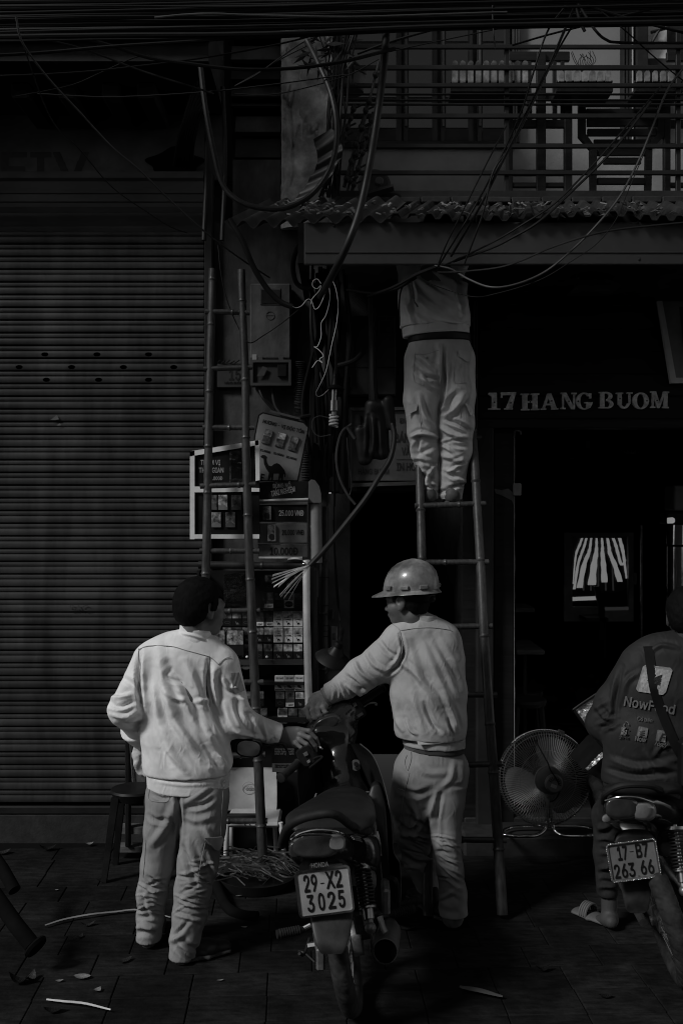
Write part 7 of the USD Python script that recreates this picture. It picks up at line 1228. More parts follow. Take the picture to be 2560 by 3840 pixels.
part(t, 'steel_post', tube([P(1148, 2100, CY - .03), P(1150, 2350, CY - .03), P(1158, 2660, CY - .03)], .0205, 16), M['post_steel'], label='bright steel tube post'); part(t, 'steel_post', tube([P(1182, 2100, CY + .04), P(1190, 2640, CY + .04)], .007, 8), M['box_grey']); part(t, 'post_cap', ball(P(1140, 2115, CY - .05), .012, 2), M['chrome'])
part(t, 'corner_post', slab([(1156, 1806), (1166, 1798), (1180, 1800), (1196, 1822), (1203, 1850), (1204, 1885), (1156, 1885)], CY - .02, .09, .006), M['grey_paint'], smooth=40); part(t, 'corner_post', loft([ring(1181, 1886, 24, 3, CY, 3), ring(1181, 1890, 25, 4, CY, 3), ring(1184, 2140, 24, 4, CY, 3)], 1) if False else tube([P(1181, 1885, CY + .03), P(1182, 2000, CY + .03), P(1184, 2110, CY + .03)], .037, 20), M['off_white'])
part(t, 'header', slab([(966, 1808), (1154, 1804), (1154, 1868), (966, 1876)], CY - .02, .06, .004), M['poster_dark']); part(t, 'lettering', words('BÙNG NỔ', 1024, 1830, 15, CY - .021, 66, True, 3), M['plate_dim'], smooth=False); part(t, 'lettering', words('TRẢI NGHIỆM', 1018, 1862, 20, CY - .021, 92, True, 12), M['plate_white'], smooth=False); part(t, 'strip', slab([(963, 1873), (1155, 1867), (1155, 1873), (963, 1880)], CY - .04, .03), M['white_paint']); part(t, 'ledge', pbx(963, 1156, 1880, 1891, CY - .03, .08, .004), M['grey_paint'])
def price(y0, y1, m, txt, x, w, cap, ym, tm, pk):
    o = part(t, 'price_panel', pbx(966, 1153, y0, y1, CY - .015, .05, .004), M[m]); part(o, 'price', words(txt, x, ym, cap, CY - .0155, w, True), M[tm], smooth=False)
    if pk: part(o, 'pack_picture', pbx(pk - 16, pk + 16, y0 + 5, y1 - 6, CY - .03, .016, .003), M['pack_photo_dark']); part(o, 'pack_glint', pbx(pk + 12, pk + 15, y0 + 8, y1 - 8, CY - .031, .003), M['plate_dim']); part(o, 'pack_mark', rod(P(pk, y1 - 24, CY - .030), P(pk, y1 - 24, CY - .033), .016, 18), M['ink'])
price(1893, 1957, 'poster_dark', '25.000 VNĐ', 1046, 92, 20, 1934, 'plate_white', 1000); price(1963, 2037, 'grey_paint', '20.000 VNĐ', 1057, 82, 19, 2006, 'ink', 1018); price(2040, 2090, 'pack_mid', '10.000Đ', 1012, 104, 26, 2080, 'ink', 0)
part(t, 'strip', pbx(970, 1133, 2088, 2094, CY - .03, .02), M['white_paint']); part(t, 'dish_light', moved(lathe([(.045, 0), (.04, .012), (.02, .02), (0, .022), (0, 0)], 24), frame_to(P(1106, 2104, CY - .03), [0, .3, 1])), M['white_paint']); part(t, 'side_label', pbx(1186, 1194, 2140, 2240, CY + .02, .002), M['grey_paint']); part(t, 'glass_front', bx(X(975, CY), X(1134, CY), CY - .004, CY - .001, Z(2290, CY), Z(2160, CY)), M['pane'])
# left board
o = part(t, 'sign_board', slab([(714, 1692), (968, 1652), (973, 2022), (712, 2022)], CY - .06, .05, .004), M['poster_dark'])
for pts in ([(712, 1692), (970, 1650), (970, 1668), (712, 1711)], [(712, 1692), (729, 1690), (729, 2022), (712, 2022)], [(956, 1652), (973, 1650), (973, 1800), (958, 1804)], [(729, 1824), (972, 1830), (972, 1844), (729, 1846)], [(729, 2004), (972, 2004), (972, 2020), (729, 2020)]): part(o, 'board_frame', slab(pts, CY - .075, .03), M['frame_pale'])
part(o, 'lettering', words('THẬM VỊ', 752, 1743, 18, CY - .0605, 74, True), M['plate_white'], smooth=False); part(o, 'lettering', words('THỜI GIAN', 746, 1772, 18, CY - .0605, 92, True), M['plate_white'], smooth=False); part(o, 'lettering', words('15.000Đ', 780, 1800, 13, CY - .0605, 54, True), M['plate_white'], smooth=False)
pm = part(o, 'pack_picture', slab([(862, 1692), (926, 1686), (928, 1813), (861, 1813)], CY - .066, .01), M['pack_photo_dark']); part(pm, 'lettering', words('MARLBORO', 867, 1790, 24, CY - .0665, 58, True), M['plate_dim'], smooth=False); part(pm, 'chevron', slab([(862, 1806), (894, 1780), (926, 1806), (926, 1813), (862, 1813)], CY - .0668, .002), M['plate_dim']); part(o, 'film', slab([(860, 1690), (928, 1684), (930, 1814), (859, 1814)], CY - .072, .001), M['film'])
for a, b, mm in ((778, 1856, 'pack_photo_dark'), (818, 1856, 'pack_photo'), (868, 1856, 'pack_photo_dark'), (793, 1921, 'pack_photo'), (846, 1921, 'pack_photo_dark')):
    q = part(o, 'small_pack', pbx(a, a + 35, b, b + 56, CY - .07, .012, .002), M[mm]); part(q, 'chevron', slab([(a, b + 46), (a + 18, b + 34), (a + 35, b + 46), (a + 35, b + 56), (a, b + 56)], CY - .0706, .002), M['plate_dim'] if a in (793, 818) else M['pack_mid'])
# poster with camel
t2 = thing('poster', 'tilted pale advertising poster with three packs and a dark camel silhouette', 'poster', P(1060, 1690, 5.7)); PY = 5.70
rim = [(985, 1545), (1140, 1582), (1160, 1602), (1118, 1806), (945, 1806), (952, 1640), (968, 1556)]
part(t2, 'backing', slab(rim, PY, .012, .006), M['poster_dark']); gsh = ppoly(rim, PY).buffer(-.008); part(t2, 'sheet', prism(gsh, PY - .0015, .002), M['poster']); part(t2, 'clip_bar', slab([(1013, 1537), (1126, 1566), (1124, 1573), (1011, 1545)], PY - .01, .012), M['grey_paint']); part(t2, 'headline', words('HƯƠNG - VỊ ĐỘC TÔN', 984, 1585, 13, PY - .0017, 160, True, -15), M['ink'], smooth=False)
for k, (a, b) in enumerate(((1002, 1638), (1052, 1650), (1100, 1664))):
    c0 = P(a, b, PY); q = part(t2, 'pack_picture', rbx(-.024, .024, -.012, 0, -.042, .042, .003).apply_transform(rot([0, 1, 0], 17)).apply_translation(c0), M['pack_photo_dark']); part(q, 'pack_top', rbx(-.023, .023, -.014, -.011, .004, .040, .001).apply_transform(rot([0, 1, 0], 17)).apply_translation(c0), M['pack_photo']); part(t2, 'price', words(('15.000đ', '30.000đ', '20.000đ')[k], a - 28, b + 52, 8, PY - .0017, 40, True, -15), M['ink'], smooth=False)
camel = [(977, 1711), (984, 1706), (994, 1707), (1002, 1714), (999, 1722), (1001, 1734), (1008, 1746), (1018, 1748), (1027, 1740), (1038, 1736), (1050, 1742), (1058, 1752), (1066, 1762), (1071, 1778), (1069, 1790), (1066, 1790), (1066, 1780), (1063, 1776), (1060, 1804), (1053, 1804), (1053, 1780), (1048, 1804), (1043, 1804), (1046, 1776), (1026, 1776), (1022, 1804), (1016, 1804), (1017, 1782), (1010, 1804), (1003, 1804), (1008, 1772), (998, 1758), (990, 1740), (988, 1720), (980, 1716)]
part(t2, 'camel_silhouette', prism(ppoly(camel, PY).buffer(.002).buffer(-.002), PY - .0025, .002), M['ink'], smooth=False); part(t2, 'letter_mark', words('E', 974, 1802, 26, PY - .0017, 14, True, -10), M['ink'], smooth=False)
t3 = thing('shelf_poster', 'dark glossy poster with slanted words behind the left worker head', 'poster', P(888, 2210, CY)); part(t3, 'sheet', slab([(841, 2152), (936, 2150), (938, 2272), (840, 2274)], CY - .012, .006), M['poster_dark']); part(t3, 'strip', slab([(841, 2263), (937, 2265), (937, 2273), (841, 2271)], CY - .014, .003), M['grey_paint'])
for s_, a, b, w in (('BÙNG NỔ', 852, 2194, 58), ('TRẢI NGHIỆM', 848, 2228, 80), ('25.000 VNĐ', 866, 2248, 60)): part(t3, 'lettering', words(s_, a, b, 14, CY - .0125, w, True, 10), M['plate_dim'], smooth=False)
part(t3, 'film', slab([(838, 2150), (938, 2148), (940, 2274), (838, 2276)], CY - .02, .001), M['film'])
lone('lit_tube_end', rbx(X(772, CY - .05), X(784, CY - .05), CY - .05, CY - .02, Z(2170, CY), Z(2138, CY), .004), M['strip_white'], 'small bright white plate behind the ladder above the dark haired head', 'plate')  # plain white plate
t3 = thing('notice', 'black and white warning notice on the stand below the shelves', 'notice', P(1060, 2850, CY)); part(t3, 'upper_sheet', pbx(1019, 1112, 2798, 2862, CY - .02, .004), M['poster_dark']); part(t3, 'lower_sheet', pbx(1020, 1112, 2864, 2896, CY - .02, .004), M['grey_paint'])
for k, s_ in enumerate(('Chúng tôi không', 'hoặc bán thuốc', 'cho trẻ vị thành')): part(t3, 'lettering', words(s_, 1030, 2813 + 9 * k, 7, CY - .0205, 72, True), M['plate_dim'], smooth=False)
for k, s_ in enumerate(('Đừng bao giờ', 'tiếp xúc nguồn')): part(t3, 'lettering', words(s_, 1030, 2872 + 7 * k, 5, CY - .0205, 52, False), M['ink'], smooth=False)
# packs
def pack(name, kind, label):
    W, Hh, D = .0535, .088, .022; t = thing(name, label[0], label[1], (0, 0, 0), label[2]); f = lambda a, b, c, d, m, n, dd=.0008: part(t, n, bx(a * W - W / 2, b * W - W / 2, -dd, .0002, c * Hh, d * Hh), M[m], smooth=False)
    body, top = {'camel': ('pack_white', 'pack_photo'), 'dark': ('pack_dark', 'pack_photo_dark'), 'half': ('pack_dark', 'pack_photo'), 'oval': ('pack_white', 'pack_photo_dark'), 'mid': ('pack_mid', 'pack_photo_dark'), 'tall': ('pack_white', None)}[kind]
    part(t, 'box', rbx(-W / 2, W / 2, 0, D, 0, Hh, .0015), M[body], smooth=False)
    if top: f(.04, .96, .52, .97, top, 'picture')
    def tx(s, x, y, cap, w, m, bold=True, z=-.0006):
        q = meshkit.text_mesh(s, 1, 1, bold); v = q.vertices.copy(); v[:, 0] = (v[:, 0] - v[:, 0].min()) / np.ptp(v[:, 0]); q.vertices = np.stack([x + v[:, 0] * w, z - v[:, 2] * .0006, y + v[:, 1] * cap], 1); part(t, 'lettering', q, M[m], smooth=False)
    if kind in ('camel', 'half'):
        if kind == 'camel': tx('CAMEL', -.022, .035, .008, .044, 'ink')
        q = np.array(camel, float); c = (q - [1022, 1755]) * [.00022, -.00022]; part(t, 'emblem', prism(Polygon(c).buffer(0), -.0012, .0010).apply_translation((0, 0, .018)), M['ink'] if kind == 'camel' else M['plate_dim'], smooth=False)
    if kind == 'oval':
        g = affinity.scale(Point(0, .023).buffer(1, 20), .023, .017); part(t, 'emblem', prism(g, -.0012, .001), M['ink'], smooth=False); tx('CRAVEN', -.018, .019, .008, .036, 'plate_dim', z=-.0013)
    if kind == 'mid': f(.04, .96, .02, .28, 'pack_white', 'label_band'); tx('KENT', -.008, .006, .010, .026, 'ink', z=-.001)
    if kind == 'dark': g = affinity.scale(Point(0, .022).buffer(1, 16), .016, .008); part(t, 'emblem', prism(g.difference(g.buffer(-.002)), -.0012, .001), M['pack_mid'], smooth=False)
    if kind == 'tall': tx('ICE CAFÉ', -.020, .068, .009, .040, 'ink'); part(t, 'emblem', prism(Polygon([(-.014, .03), (0, .05), (.012, .044), (.004, .034), (.016, .014), (-.006, .020)]), -.0012, .001), M['pack_mid'], smooth=False); f(.05, .95, .03, .12, 'pack_mid', 'label_band')
    return t
LAB = {'camel': ('white cigarette pack with a small camel emblem in the stacked columns beside the steel post', 'cigarette pack', 'white packs with a camel emblem'), 'dark': ('dark cigarette pack with a shadowy warning photograph on the stand shelves', 'cigarette pack', 'dark packs'), 'half': ('black cigarette pack with a pale camel mark on the stand shelves', 'cigarette pack', 'black packs with a camel mark'),
       'oval': ('white cigarette pack bearing a black oval badge on the stand', 'cigarette pack', 'white packs with a black oval'), 'mid': ('grey cigarette pack with a white lower band on the stand', 'cigarette pack', 'grey packs with a white band'), 'tall': ('white carton with a coffee drawing on the lower shelf by the steel post', 'carton', 'white coffee cartons')}
protos = {}
def put_pack(kind, px, py_bottom, Y=None, sc=1.0):
    Y = Y or CY + rng.uniform(.03, .045); base = P(px, py_bottom, Y); nm = 'carton' if kind == 'tall' else 'cigarette_pack'
    if kind not in protos:
        p = pack(nm, kind, LAB[kind]); protos[kind] = p; UsdGeom.Xform(p.prim).ClearXformOpOrder(); UsdGeom.Xform(p.prim).AddTransformOp(opSuffix='place').Set(Gf.Matrix4d(1, 0, 0, 0, 0, 1, 0, 0, 0, 0, 1, 0, *map(float, base), 1))
        if kind == 'tall': pass
        return
    copy_of(protos[kind], nm, base, *LAB[kind], rot=rot([0, 0, 1], rng.uniform(-5, 5))[:3, :3], scale=sc)
for j, py in enumerate((2349, 2410)):
    for i, px in enumerate((1043, 1080, 1117)): put_pack('camel', px, py)
    for i, px in enumerate((852, 888, 924, 972, 1008)): put_pack(('dark', 'half', 'dark', 'mid', 'mid')[i] if j == 0 else ('half', 'dark', 'half', 'half', 'half')[i], px, py)
for i, px in enumerate((850, 887, 930, 967, 1004, 1043, 1080, 1117)): put_pack(('dark', 'dark', 'camel', 'camel', 'dark', 'half', 'half', 'half')[i] if i not in (2, 3) else 'dark', px, 2473)
for i, px in enumerate((1008, 1046, 1083, 1120)): put_pack(('mid', 'dark', 'oval', 'dark')[i], px, 2281)
for i, px in enumerate((1010, 1122)): put_pack('dark', px, 2215)
for i, px in enumerate((1048, 1085, 1122)): put_pack('tall', px, 2592)
for i, px in enumerate((1050, 1087, 1124)): put_pack(('dark', 'mid', 'half')[i], px, 2652)
for i, px in enumerate((1060, 1098, 1130)): put_pack(('oval', 'dark', 'mid')[i], px, 2714)
for i, px in enumerate((930, 972, 985)): put_pack('dark', px, (2650, 2650, 2714)[i])
for a, b, s_, c in ((912, 2486, 'TRÀ ĐEN', 'round'), (882, 2486, 'VỊ 1', 'round')):
    q = thing('candy_bag', f'dark rounded sachet marked {s_} under the middle shelf', 'sachet', P(a, b, CY)); part(q, 'sachet', loft([ring(a + 10, b + 8, 17, 17, CY + .02, 2.6), ring(a + 10, b + 8, 20, 20, CY + .035, 2.6), ring(a + 10, b + 8, 16, 16, CY + .05, 2.6)], 2), M['pack_mid']); part(q, 'lettering', words(s_, a - 4, b + 12, 9, CY + .019, 28, True), M['plate_white'], smooth=False)
for a, b, c, d in ((848, 2362, 914, 2418), (800, 2362, 845, 2418)):
    q = thing('display_card', 'large picture card of a %s, left of the pack columns' % ('reclining figure' if a > 820 else 'dark profile'), 'card', P((a + c) / 2, d, CY)); part(q, 'card', pbx(a, c, b, d + 42, CY + .005, .02, .002), M['pack_dark']); part(q, 'picture', pbx(a + 3, c - 3, b + 3, d, CY + .002, .004), M['pack_photo'])
for a in (926, 1000): lone('price_light', ball(P(a, 2464, CY - .01), .0075, 2), M['strip_white'], 'small round white pin light on the shelf edge, %s of the ladder rail' % ('left' if a < 950 else 'right'), 'pin light')

# ------------------------------------------------------------------ chair, stool, strips, fan
t = thing('small_chair', 'small white plastic chair with metal legs beside the motorcycle', 'chair', P(950, 3270, 5.42)); YC = 5.60
bk = loft([ring(945, 2884, 84, 4, YC + .11, 5), ring(945, 2890, 94, 8, YC + .105, 5), ring(945, 2960, 95, 10, YC + .08, 5, yb=-.02), ring(943, 3040, 92, 12, YC + .06, 5, yb=-.02), ring(940, 3078, 88, 8, YC + .03, 4)], 3)
def chair_back():
    rows = [(2880, 868, 1022), (2886, 858, 1032), (2900, 853, 1036), (2960, 852, 1038), (3010, 852, 1038), (3040, 854, 1036)]; rr = spline(np.array(rows, float), 4); V = []; n = 15
    for i, (py, a, b) in enumerate(rr):
        for sx in np.linspace(-1, 1, n): V.append(P((a + b) / 2 + sx * (b - a) / 2, py, YC + .14 - .05 * (py - 2880) / 200 - .035 * sx * sx))
    V = np.array(V); F = []
    for i in range(len(rr) - 1):
        for j in range(n - 1): a = i * n + j; F += [[a, a + n, a + n + 1], [a, a + n + 1, a + 1]]
    f = trimesh.Trimesh(V, F, process=False); b = trimesh.Trimesh(V + [0, .008, 0], [x[::-1] for x in F], process=False); return cat_(f, b)
part(t, 'backrest', chair_back(), M['chair_white'], smooth=50); part(t, 'emblem', moved(trimesh.creation.torus(.035, .0012, 28, 5), frame_to(P(932, 2956, YC + .112), [0, 1, 0])), M['off_white']); part(t, 'emblem_letters', words('GOD', 918, 2962, 12, YC + .113, 28, True), M['off_white'], smooth=False)
part(t, 'seat', rbx(X(846, YC - .16), X(1048, YC - .16), YC - .17, YC + .10, Z(3104, YC - .16) , Z(3084, YC - .16), .012), M['chair_white']); part(t, 'dark_bar', rbx(X(850, YC - .08), X(975, YC - .08), YC - .10, YC - .06, Z(3084, YC - .16) + .001, Z(3084, YC - .16) + .02, .006), M['stool_black'])
for k, px in enumerate((918, 936, 958)): part(t, 'slot', rod(P(px, 3094, YC - .172), P(px + 1, 3094, YC - .168), .004, 8), M['ink'])
for (a, b, c, d, y0, y1) in ((852, 3090, 842, 3268, YC - .15, YC - .18), (1052, 3085, 1072, 3260, YC - .15, YC - .16), (868, 3100, 866, 3225, YC + .08, YC + .10), (1030, 3100, 1036, 3215, YC + .08, YC + .10)): q = P(c, d, y1); q[2] = max(q[2], .0); part(t, 'leg', tube([P(a, b, y0), q * [1, 1, 0]], .0125, 12, smooth=False), M['white_paint'])
t = thing('plastic_stool', 'black plastic stool with splayed legs behind the left worker', 'stool', P(480, 3290, 5.40)); YS = 5.42
part(t, 'seat', moved(lathe([(0, 0), (.125, 0), (.130, -.012), (.125, -.02), (.11, -.055), (.105, -.055), (.11, -.02), (0, -.012)], 40), frame_to(P(505, 2956, YS), [0, 0, 1])), M['stool_black'])
for a, b in ((-1, -1), (1, -1), (-1, 1), (1, 1)): c0 = P(505, 2968, YS); part(t, 'leg', tube([c0 + [a * .085, b * .085, -.01], c0 + [a * .135, b * .135, -c0[2] + .004]], [.028, .020], 4, smooth=False), M['stool_black'])
t = thing('folding_chair', 'dark upright chair back with a shiny metal panel beside the shutter', 'chair', P(495, 2900, 5.6)); part(t, 'post', pbx(468, 486, 2740, 3180, 5.6, .05, .006), M['stool_black']); part(t, 'edge_tube', ptube([(487, 2766, 5.59), (492, 2850, 5.59), (500, 2952, 5.59)], .004, 7), M['grey_paint']); part(t, 'panel', slab([(492, 2768), (540, 2760), (545, 2950), (504, 2950)], 5.60, .012), M['alloy'])
lone('stacked_planks', cat_(bx(X(440, 5.7), X(560, 5.7), 5.62, 5.70, Z(3180, 5.7), Z(3160, 5.7))), M['wood_pale'], 'pale plank edge under the black stool', 'plank')
lone('stacked_planks', cat_(bx(X(440, 5.68), X(560, 5.68), 5.62, 5.70, Z(3112, 5.7), Z(3088, 5.7))), M['wood_pale'], 'upper pale plank seen through the black stool legs', 'plank')
r = random.Random(9); sm = []
for i in range(120):
    c = np.array([r.gauss(X(955, 5.3), .10), r.uniform(5.15, 5.42), r.uniform(.05, .12)]); a = r.uniform(-.5, .5) + (PI if r.random() < .5 else 0); L = r.uniform(.14, .34); d = np.array([math.cos(a), math.sin(a) * .5, 0]); up = r.uniform(.0, .06)
    q = spline([c - d * L / 2 + [0, 0, -.02], c - d * L / 5 + [0, r.uniform(-.05, .05), up * .8], c + [r.uniform(-.04, .04), r.uniform(-.05, .05), up], c + d * L / 2 + [0, r.uniform(-.04, .04), r.uniform(-.02, .05)]], 5); q[:, 2] = np.maximum(q[:, 2], .02); w = r.uniform(.0025, .006); n = np.array([0, -.4, .9]) * w
    V = np.vstack([q - n, q + n]); k = len(q); F = [[j, j + 1, k + j + 1] for j in range(k - 1)] + [[j, k + j + 1, k + j] for j in range(k - 1)]; F += [x[::-1] for x in F]; sm.append(trimesh.Trimesh(V, F, process=False))
lone('packing_strips', cat_(*sm), M['ribbon'], 'tangled heap of pale packing strips under the small white chair', 'strips', kind='stuff', smooth=False)
lone('tray', moved(lathe([(0, .0), (.20, .0), (.215, .05), (.208, .05), (.195, .008), (0, .008)], 40), trimesh.transformations.translation_matrix((X(965, 5.3), 5.28, .004))), M['stool_black'], 'round black tray under the packing strips', 'tray')
# fan
t = thing('floor_fan', 'large round floor fan with wire guard and chrome stand seen from behind', 'fan', P(2055, 3130, 5.60)); fc = P(2041, 2915, 5.58); ax = unit([.04, -1, .10]); Q = frame_to(fc, ax); RF = .262
put = lambda m: moved(m, Q)
g = [trimesh.creation.torus(RF, .0058, 72, 8).apply_translation((0, 0, .0)), trimesh.creation.torus(RF - .006, .003, 72, 6).apply_translation((0, 0, .02)), trimesh.creation.torus(RF * .93, .0022, 72, 6).apply_translation((0, 0, .055)), trimesh.creation.torus(RF * .6, .0020, 60, 6).apply_translation((0, 0, .078)), trimesh.creation.torus(.075, .003, 40, 6).apply_translation((0, 0, .088))]
part(t, 'guard_ring', put(cat_(*g[:1])), M['chrome']); part(t, 'guard_hoops', put(cat_(*g[1:])), M['wire_dark'], kind='stuff')
w = []
for k in range(110):
    a = 2 * PI * k / 110; w.append(tube([(q * math.cos(a + .0), q * math.sin(a), z) for q, z in ((.062, .088), (RF * .6, .08), (RF * .93, .057), (RF, .02), (RF, 0))], .00125, 4, 3))
for k in range(90):
    a = 2 * PI * k / 90; w.append(tube([(q * math.cos(a), q * math.sin(a), z) for q, z in ((.05, -.075), (RF * .7, -.07), (RF * .95, -.045), (RF, 0))], .00125, 4, 3))
part(t, 'guard_wires', put(cat_(*w)), M['wire_dark'], kind='stuff', label='fine radial guard wires')
for k in range(3):
    a0 = PI / 2 + .10 + k * 2 * PI / 3; V = []; nr, na = 12, 12
    for i in range(nr):
        q = .055 + (RF * .86 - .055) * i / (nr - 1); w0 = .26 + .34 * math.sin(PI * min(i / (nr - 1) * .85 + .1, 1)) ** .7 * 1.05; w0 *= 1 if i < nr - 1 else .75
        for j in range(na): u_ = j / (na - 1) - .5; V.append((q * math.cos(a0 + u_ * 2 * w0), q * math.sin(a0 + u_ * 2 * w0), .01 + .045 * u_ * (1 - .4 * i / nr)))
    F = []
    for i in range(nr - 1):
        for j in range(na - 1): a = i * na + j; F += [[a, a + na, a + na + 1], [a, a + na + 1, a + 1]]
    m = trimesh.Trimesh(V, F, process=False); b = m.copy(); b.vertices = b.vertices - [0, 0, .003]; b.invert(); part(t, 'blade', put(cat_(m, b)), M['fan_blade'], smooth=50)
mh = part(t, 'motor_housing', put(lathe([(.05, .03), (.066, .06), (.074, .10), (.072, .14), (.060, .185), (.048, .20), (.046, .205), (0, .205)], 36)), M['box_grey']); part(mh, 'rear_cap', put(lathe([(.044, .204), (.050, .206), (.050, .214), (.042, .222), (0, .224)], 32)), M['fan_blade']); part(mh, 'maker_label', put(bx(-.016, .016, -.022, -.004, .2235, .2255)), M['off_white'])
for k in range(9): a = PI * (.05 + .9 * k / 8); part(mh, 'vent_slot', put(moved(bx(-.002, .002, .018, .036, .2225, .2245), rot([0, 0, 1], math.degrees(a) - 90))), M['ink'])
part(mh, 'top_clip', put(rbx(-.02, .02, RF - .008, RF + .016, -.012, .014, .005)), M['box_grey']); part(t, 'power_cord', ptube([(2006, 2775, 5.5), (2030, 2820, 5.46), (2052, 2860, 5.42), (2064, 2890, 5.38), (2090, 2930, 5.36), (2098, 2965, 5.38), (2080, 3000, 5.44), (2052, 3010, 5.52)], .0042, 7), M['cable_black'])
part(t, 'neck', cat_(rod(P(2056, 2990, 5.50), P(2058, 3060, 5.56), .018, 12), ptube([(2046, 3058, 5.55), (2072, 3058, 5.55)], .012, 8)), M['steel'])
for sgn in (-1, 1): c0 = 2059; part(t, 'stand_tube', ptube([(c0 + sgn * 8, 3050, 5.55), (c0 + sgn * 9, 3080, 5.55), (c0 + sgn * 18, 3112, 5.54), (c0 + sgn * 50, 3134, 5.50), (c0 + sgn * 110, 3137, 5.47), (c0 + sgn * 160, 3134, 5.47), (c0 + sgn * 174, 3126, 5.52), (c0 + sgn * 164, 3112, 5.74), (c0 + sgn * 120, 3102, 5.80), (c0, 3100, 5.80)], .0105, 12), M['chrome'])

# ------------------------------------------------------------------ litter on the pavement
def leafy(px, py, L, W, a, curl, m, label, cat='leaf', group=None):
    c = P(px, py, gy(py)); c[2] = .006; s = L / 2; V = []; n = 9
    for i in range(n):
        u_ = i / (n - 1) * 2 - 1; w = W / 2 * (1 - abs(u_) ** 2.2) * (1 if i not in (0, n - 1) else 0); 
        for sd in (-1, 0, 1): V.append((u_ * s, sd * w, curl * (u_ * u_) + (.25 * w if sd else 0)))
    V = np.array(V); F = []
    for i in range(n - 1):
        for j in range(2): b = i * 3 + j; F += [[b, b + 3, b + 4], [b, b + 4, b + 1], [b, b + 4, b + 3], [b, b + 1, b + 4]]
    m_ = trimesh.Trimesh(V, F, process=False).apply_transform(rot([0, 0, 1], a)).apply_translation(c); lone('leaf' if cat == 'leaf' else 'paper_scrap', m_, M[m], label, cat, group, smooth=False)
LL = [(10, 3205, .09, .05, 30, .02, 'leaf', 'broad pale dead leaf at the left frame edge near the plinth'), (180, 3190, .10, .05, 10, .03, 'leaf_dark', 'dark crumpled leaf near the plinth under the shutter'), (470, 3640 - 30, .07, .03, 50, .01, 'leaf', 'curled leaf on the paving below the left worker foot'), (330, 3476, .07, .03, 20, .02, 'leaf', 'small leaf under the long wooden strip'), (200, 3800, .08, .04, 5, .02, 'leaf_dark', 'dark leaf beside the lower wooden strip'), (75, 3690, .10, .05, 170, .04, 'leaf_dark', 'large dark curled leaf in the lower left corner'), (115, 3680, .07, .04, 80, .03, 'leaf', 'leaf standing on edge in the lower left corner'), (385, 3310, .06, .03, 0, .01, 'leaf_dark', 'dark leaf by the stool foot'), (1080, 3300, .05, .03, 60, .01, 'leaf', 'pale leaf right of the black hose'), (1520, 3490, .10, .035, -20, .02, 'leaf', 'long dry leaf behind the muffler'), (1480, 3455, .09, .04, 40, .04, 'leaf_dark', 'dark curled leaf behind the muffler'), (2035, 3645, .07, .03, 10, .03, 'leaf_dark', 'curled dim leaf on the paving right of the ladder foot'), (2270, 3745, .06, .03, 0, .01, 'leaf_dark', 'dark leaf near the right wheel'), (300, 3520, .04, .02, 70, .01, 'leaf', 'tiny leaf left of the left worker'), (420, 3425, .04, .02, 0, .01, 'leaf', 'small leaf at the end of the long wooden strip')]
for q in LL: leafy(*q)
PP = [(335, 3403 - 232, .05, .035, 20, .012, 'paper', 'crumpled white paper ball left of the stool'), (212, 3343, .022, .014, 0, .004, 'paper', 'tiny white scrap on the paving joint'), (308, 3672, .075, .045, -5, .008, 'paper', 'folded white paper scrap in the lower left'), (222, 3686, .035, .018, 10, .006, 'paper', 'small rounded white scrap left of the folded paper'), (365, 3722, .035, .03, 60, .01, 'paper', 'small white scrap right of the folded paper'), (610, 3510, .03, .018, 0, .003, 'paper', 'white scrap between the left worker feet'), (915, 3483, .035, .012, -10, .003, 'paper', 'flat white scrap right of the left worker shoe'), (826, 3683, .03, .012, 20, .003, 'paper', 'thin white scrap in front of the left worker'), (900, 3365, .05, .015, 15, .006, 'paper', 'pale scrap beside the bamboo ladder foot')]
for q in PP: leafy(*q[:8], cat='paper scrap')
def strip(pts, w, label, m='wood_pale'):
    q = spline([np.array([X(a, gy(b)), gy(b), .010 + .004 * k % .01]) for k, (a, b) in enumerate(pts)], 6); k = len(q); t_ = np.linspace(0, 1, k); ww = w * np.sin(PI * np.clip(t_ * .9 + .06, 0, 1)) ** .5; d = np.gradient(q, axis=0); n = np.cross(d, [0, 0, 1.]); n /= np.linalg.norm(n, axis=1, keepdims=True); V = np.vstack([q - n * ww[:, None], q + n * ww[:, None] + [0, 0, .003], q + [0, 0, .007]])
    F = [];
    for i in range(k - 1): F += [[i, i + 1, 2 * k + i + 1], [i, 2 * k + i + 1, 2 * k + i], [2 * k + i, 2 * k + i + 1, k + i + 1], [2 * k + i, k + i + 1, k + i], [i, k + i, k + i + 1], [i, k + i + 1, i + 1]]
    m_ = trimesh.Trimesh(V, F, process=False); m_.fix_normals(); lone('wood_strip', m_, M[m], label, 'strip')
strip([(168, 3482), (240, 3462), (340, 3446), (430, 3432), (520, 3428), (640, 3452)], .0085, 'long pale wooden strip lying left of the left worker', 'off_white'); strip([(175, 3762), (240, 3772), (320, 3784), (415, 3803)], .009, 'short bright wooden sliver lying in the lower left', 'white_paint')
strip([(1725, 3712), (1760, 3722), (1810, 3736), (1885, 3752)], .022, 'torn pale packaging strip lying right of centre front', 'grey_paint')
lone('hose', cat_(ptube([(790, 3270, 5.3), (815, 3330, 5.12), (850, 3400, gy(3415)), (900, 3432, gy(3440)), (965, 3440, gy(3450))], .026, 12)), M['flat_black'], 'thick black hose curving on the paving behind the left worker', 'hose')
lone('cable_scrap', ptube([(1118, 3568, gy(3575)), (1135, 3572, gy(3575)), (1150, 3582, gy(3590)), (1180, 3610, gy(3620))], .004, 7), M['cable_grey'], 'short bent cable scrap on the paving left of the motorcycle wheel', 'cable')
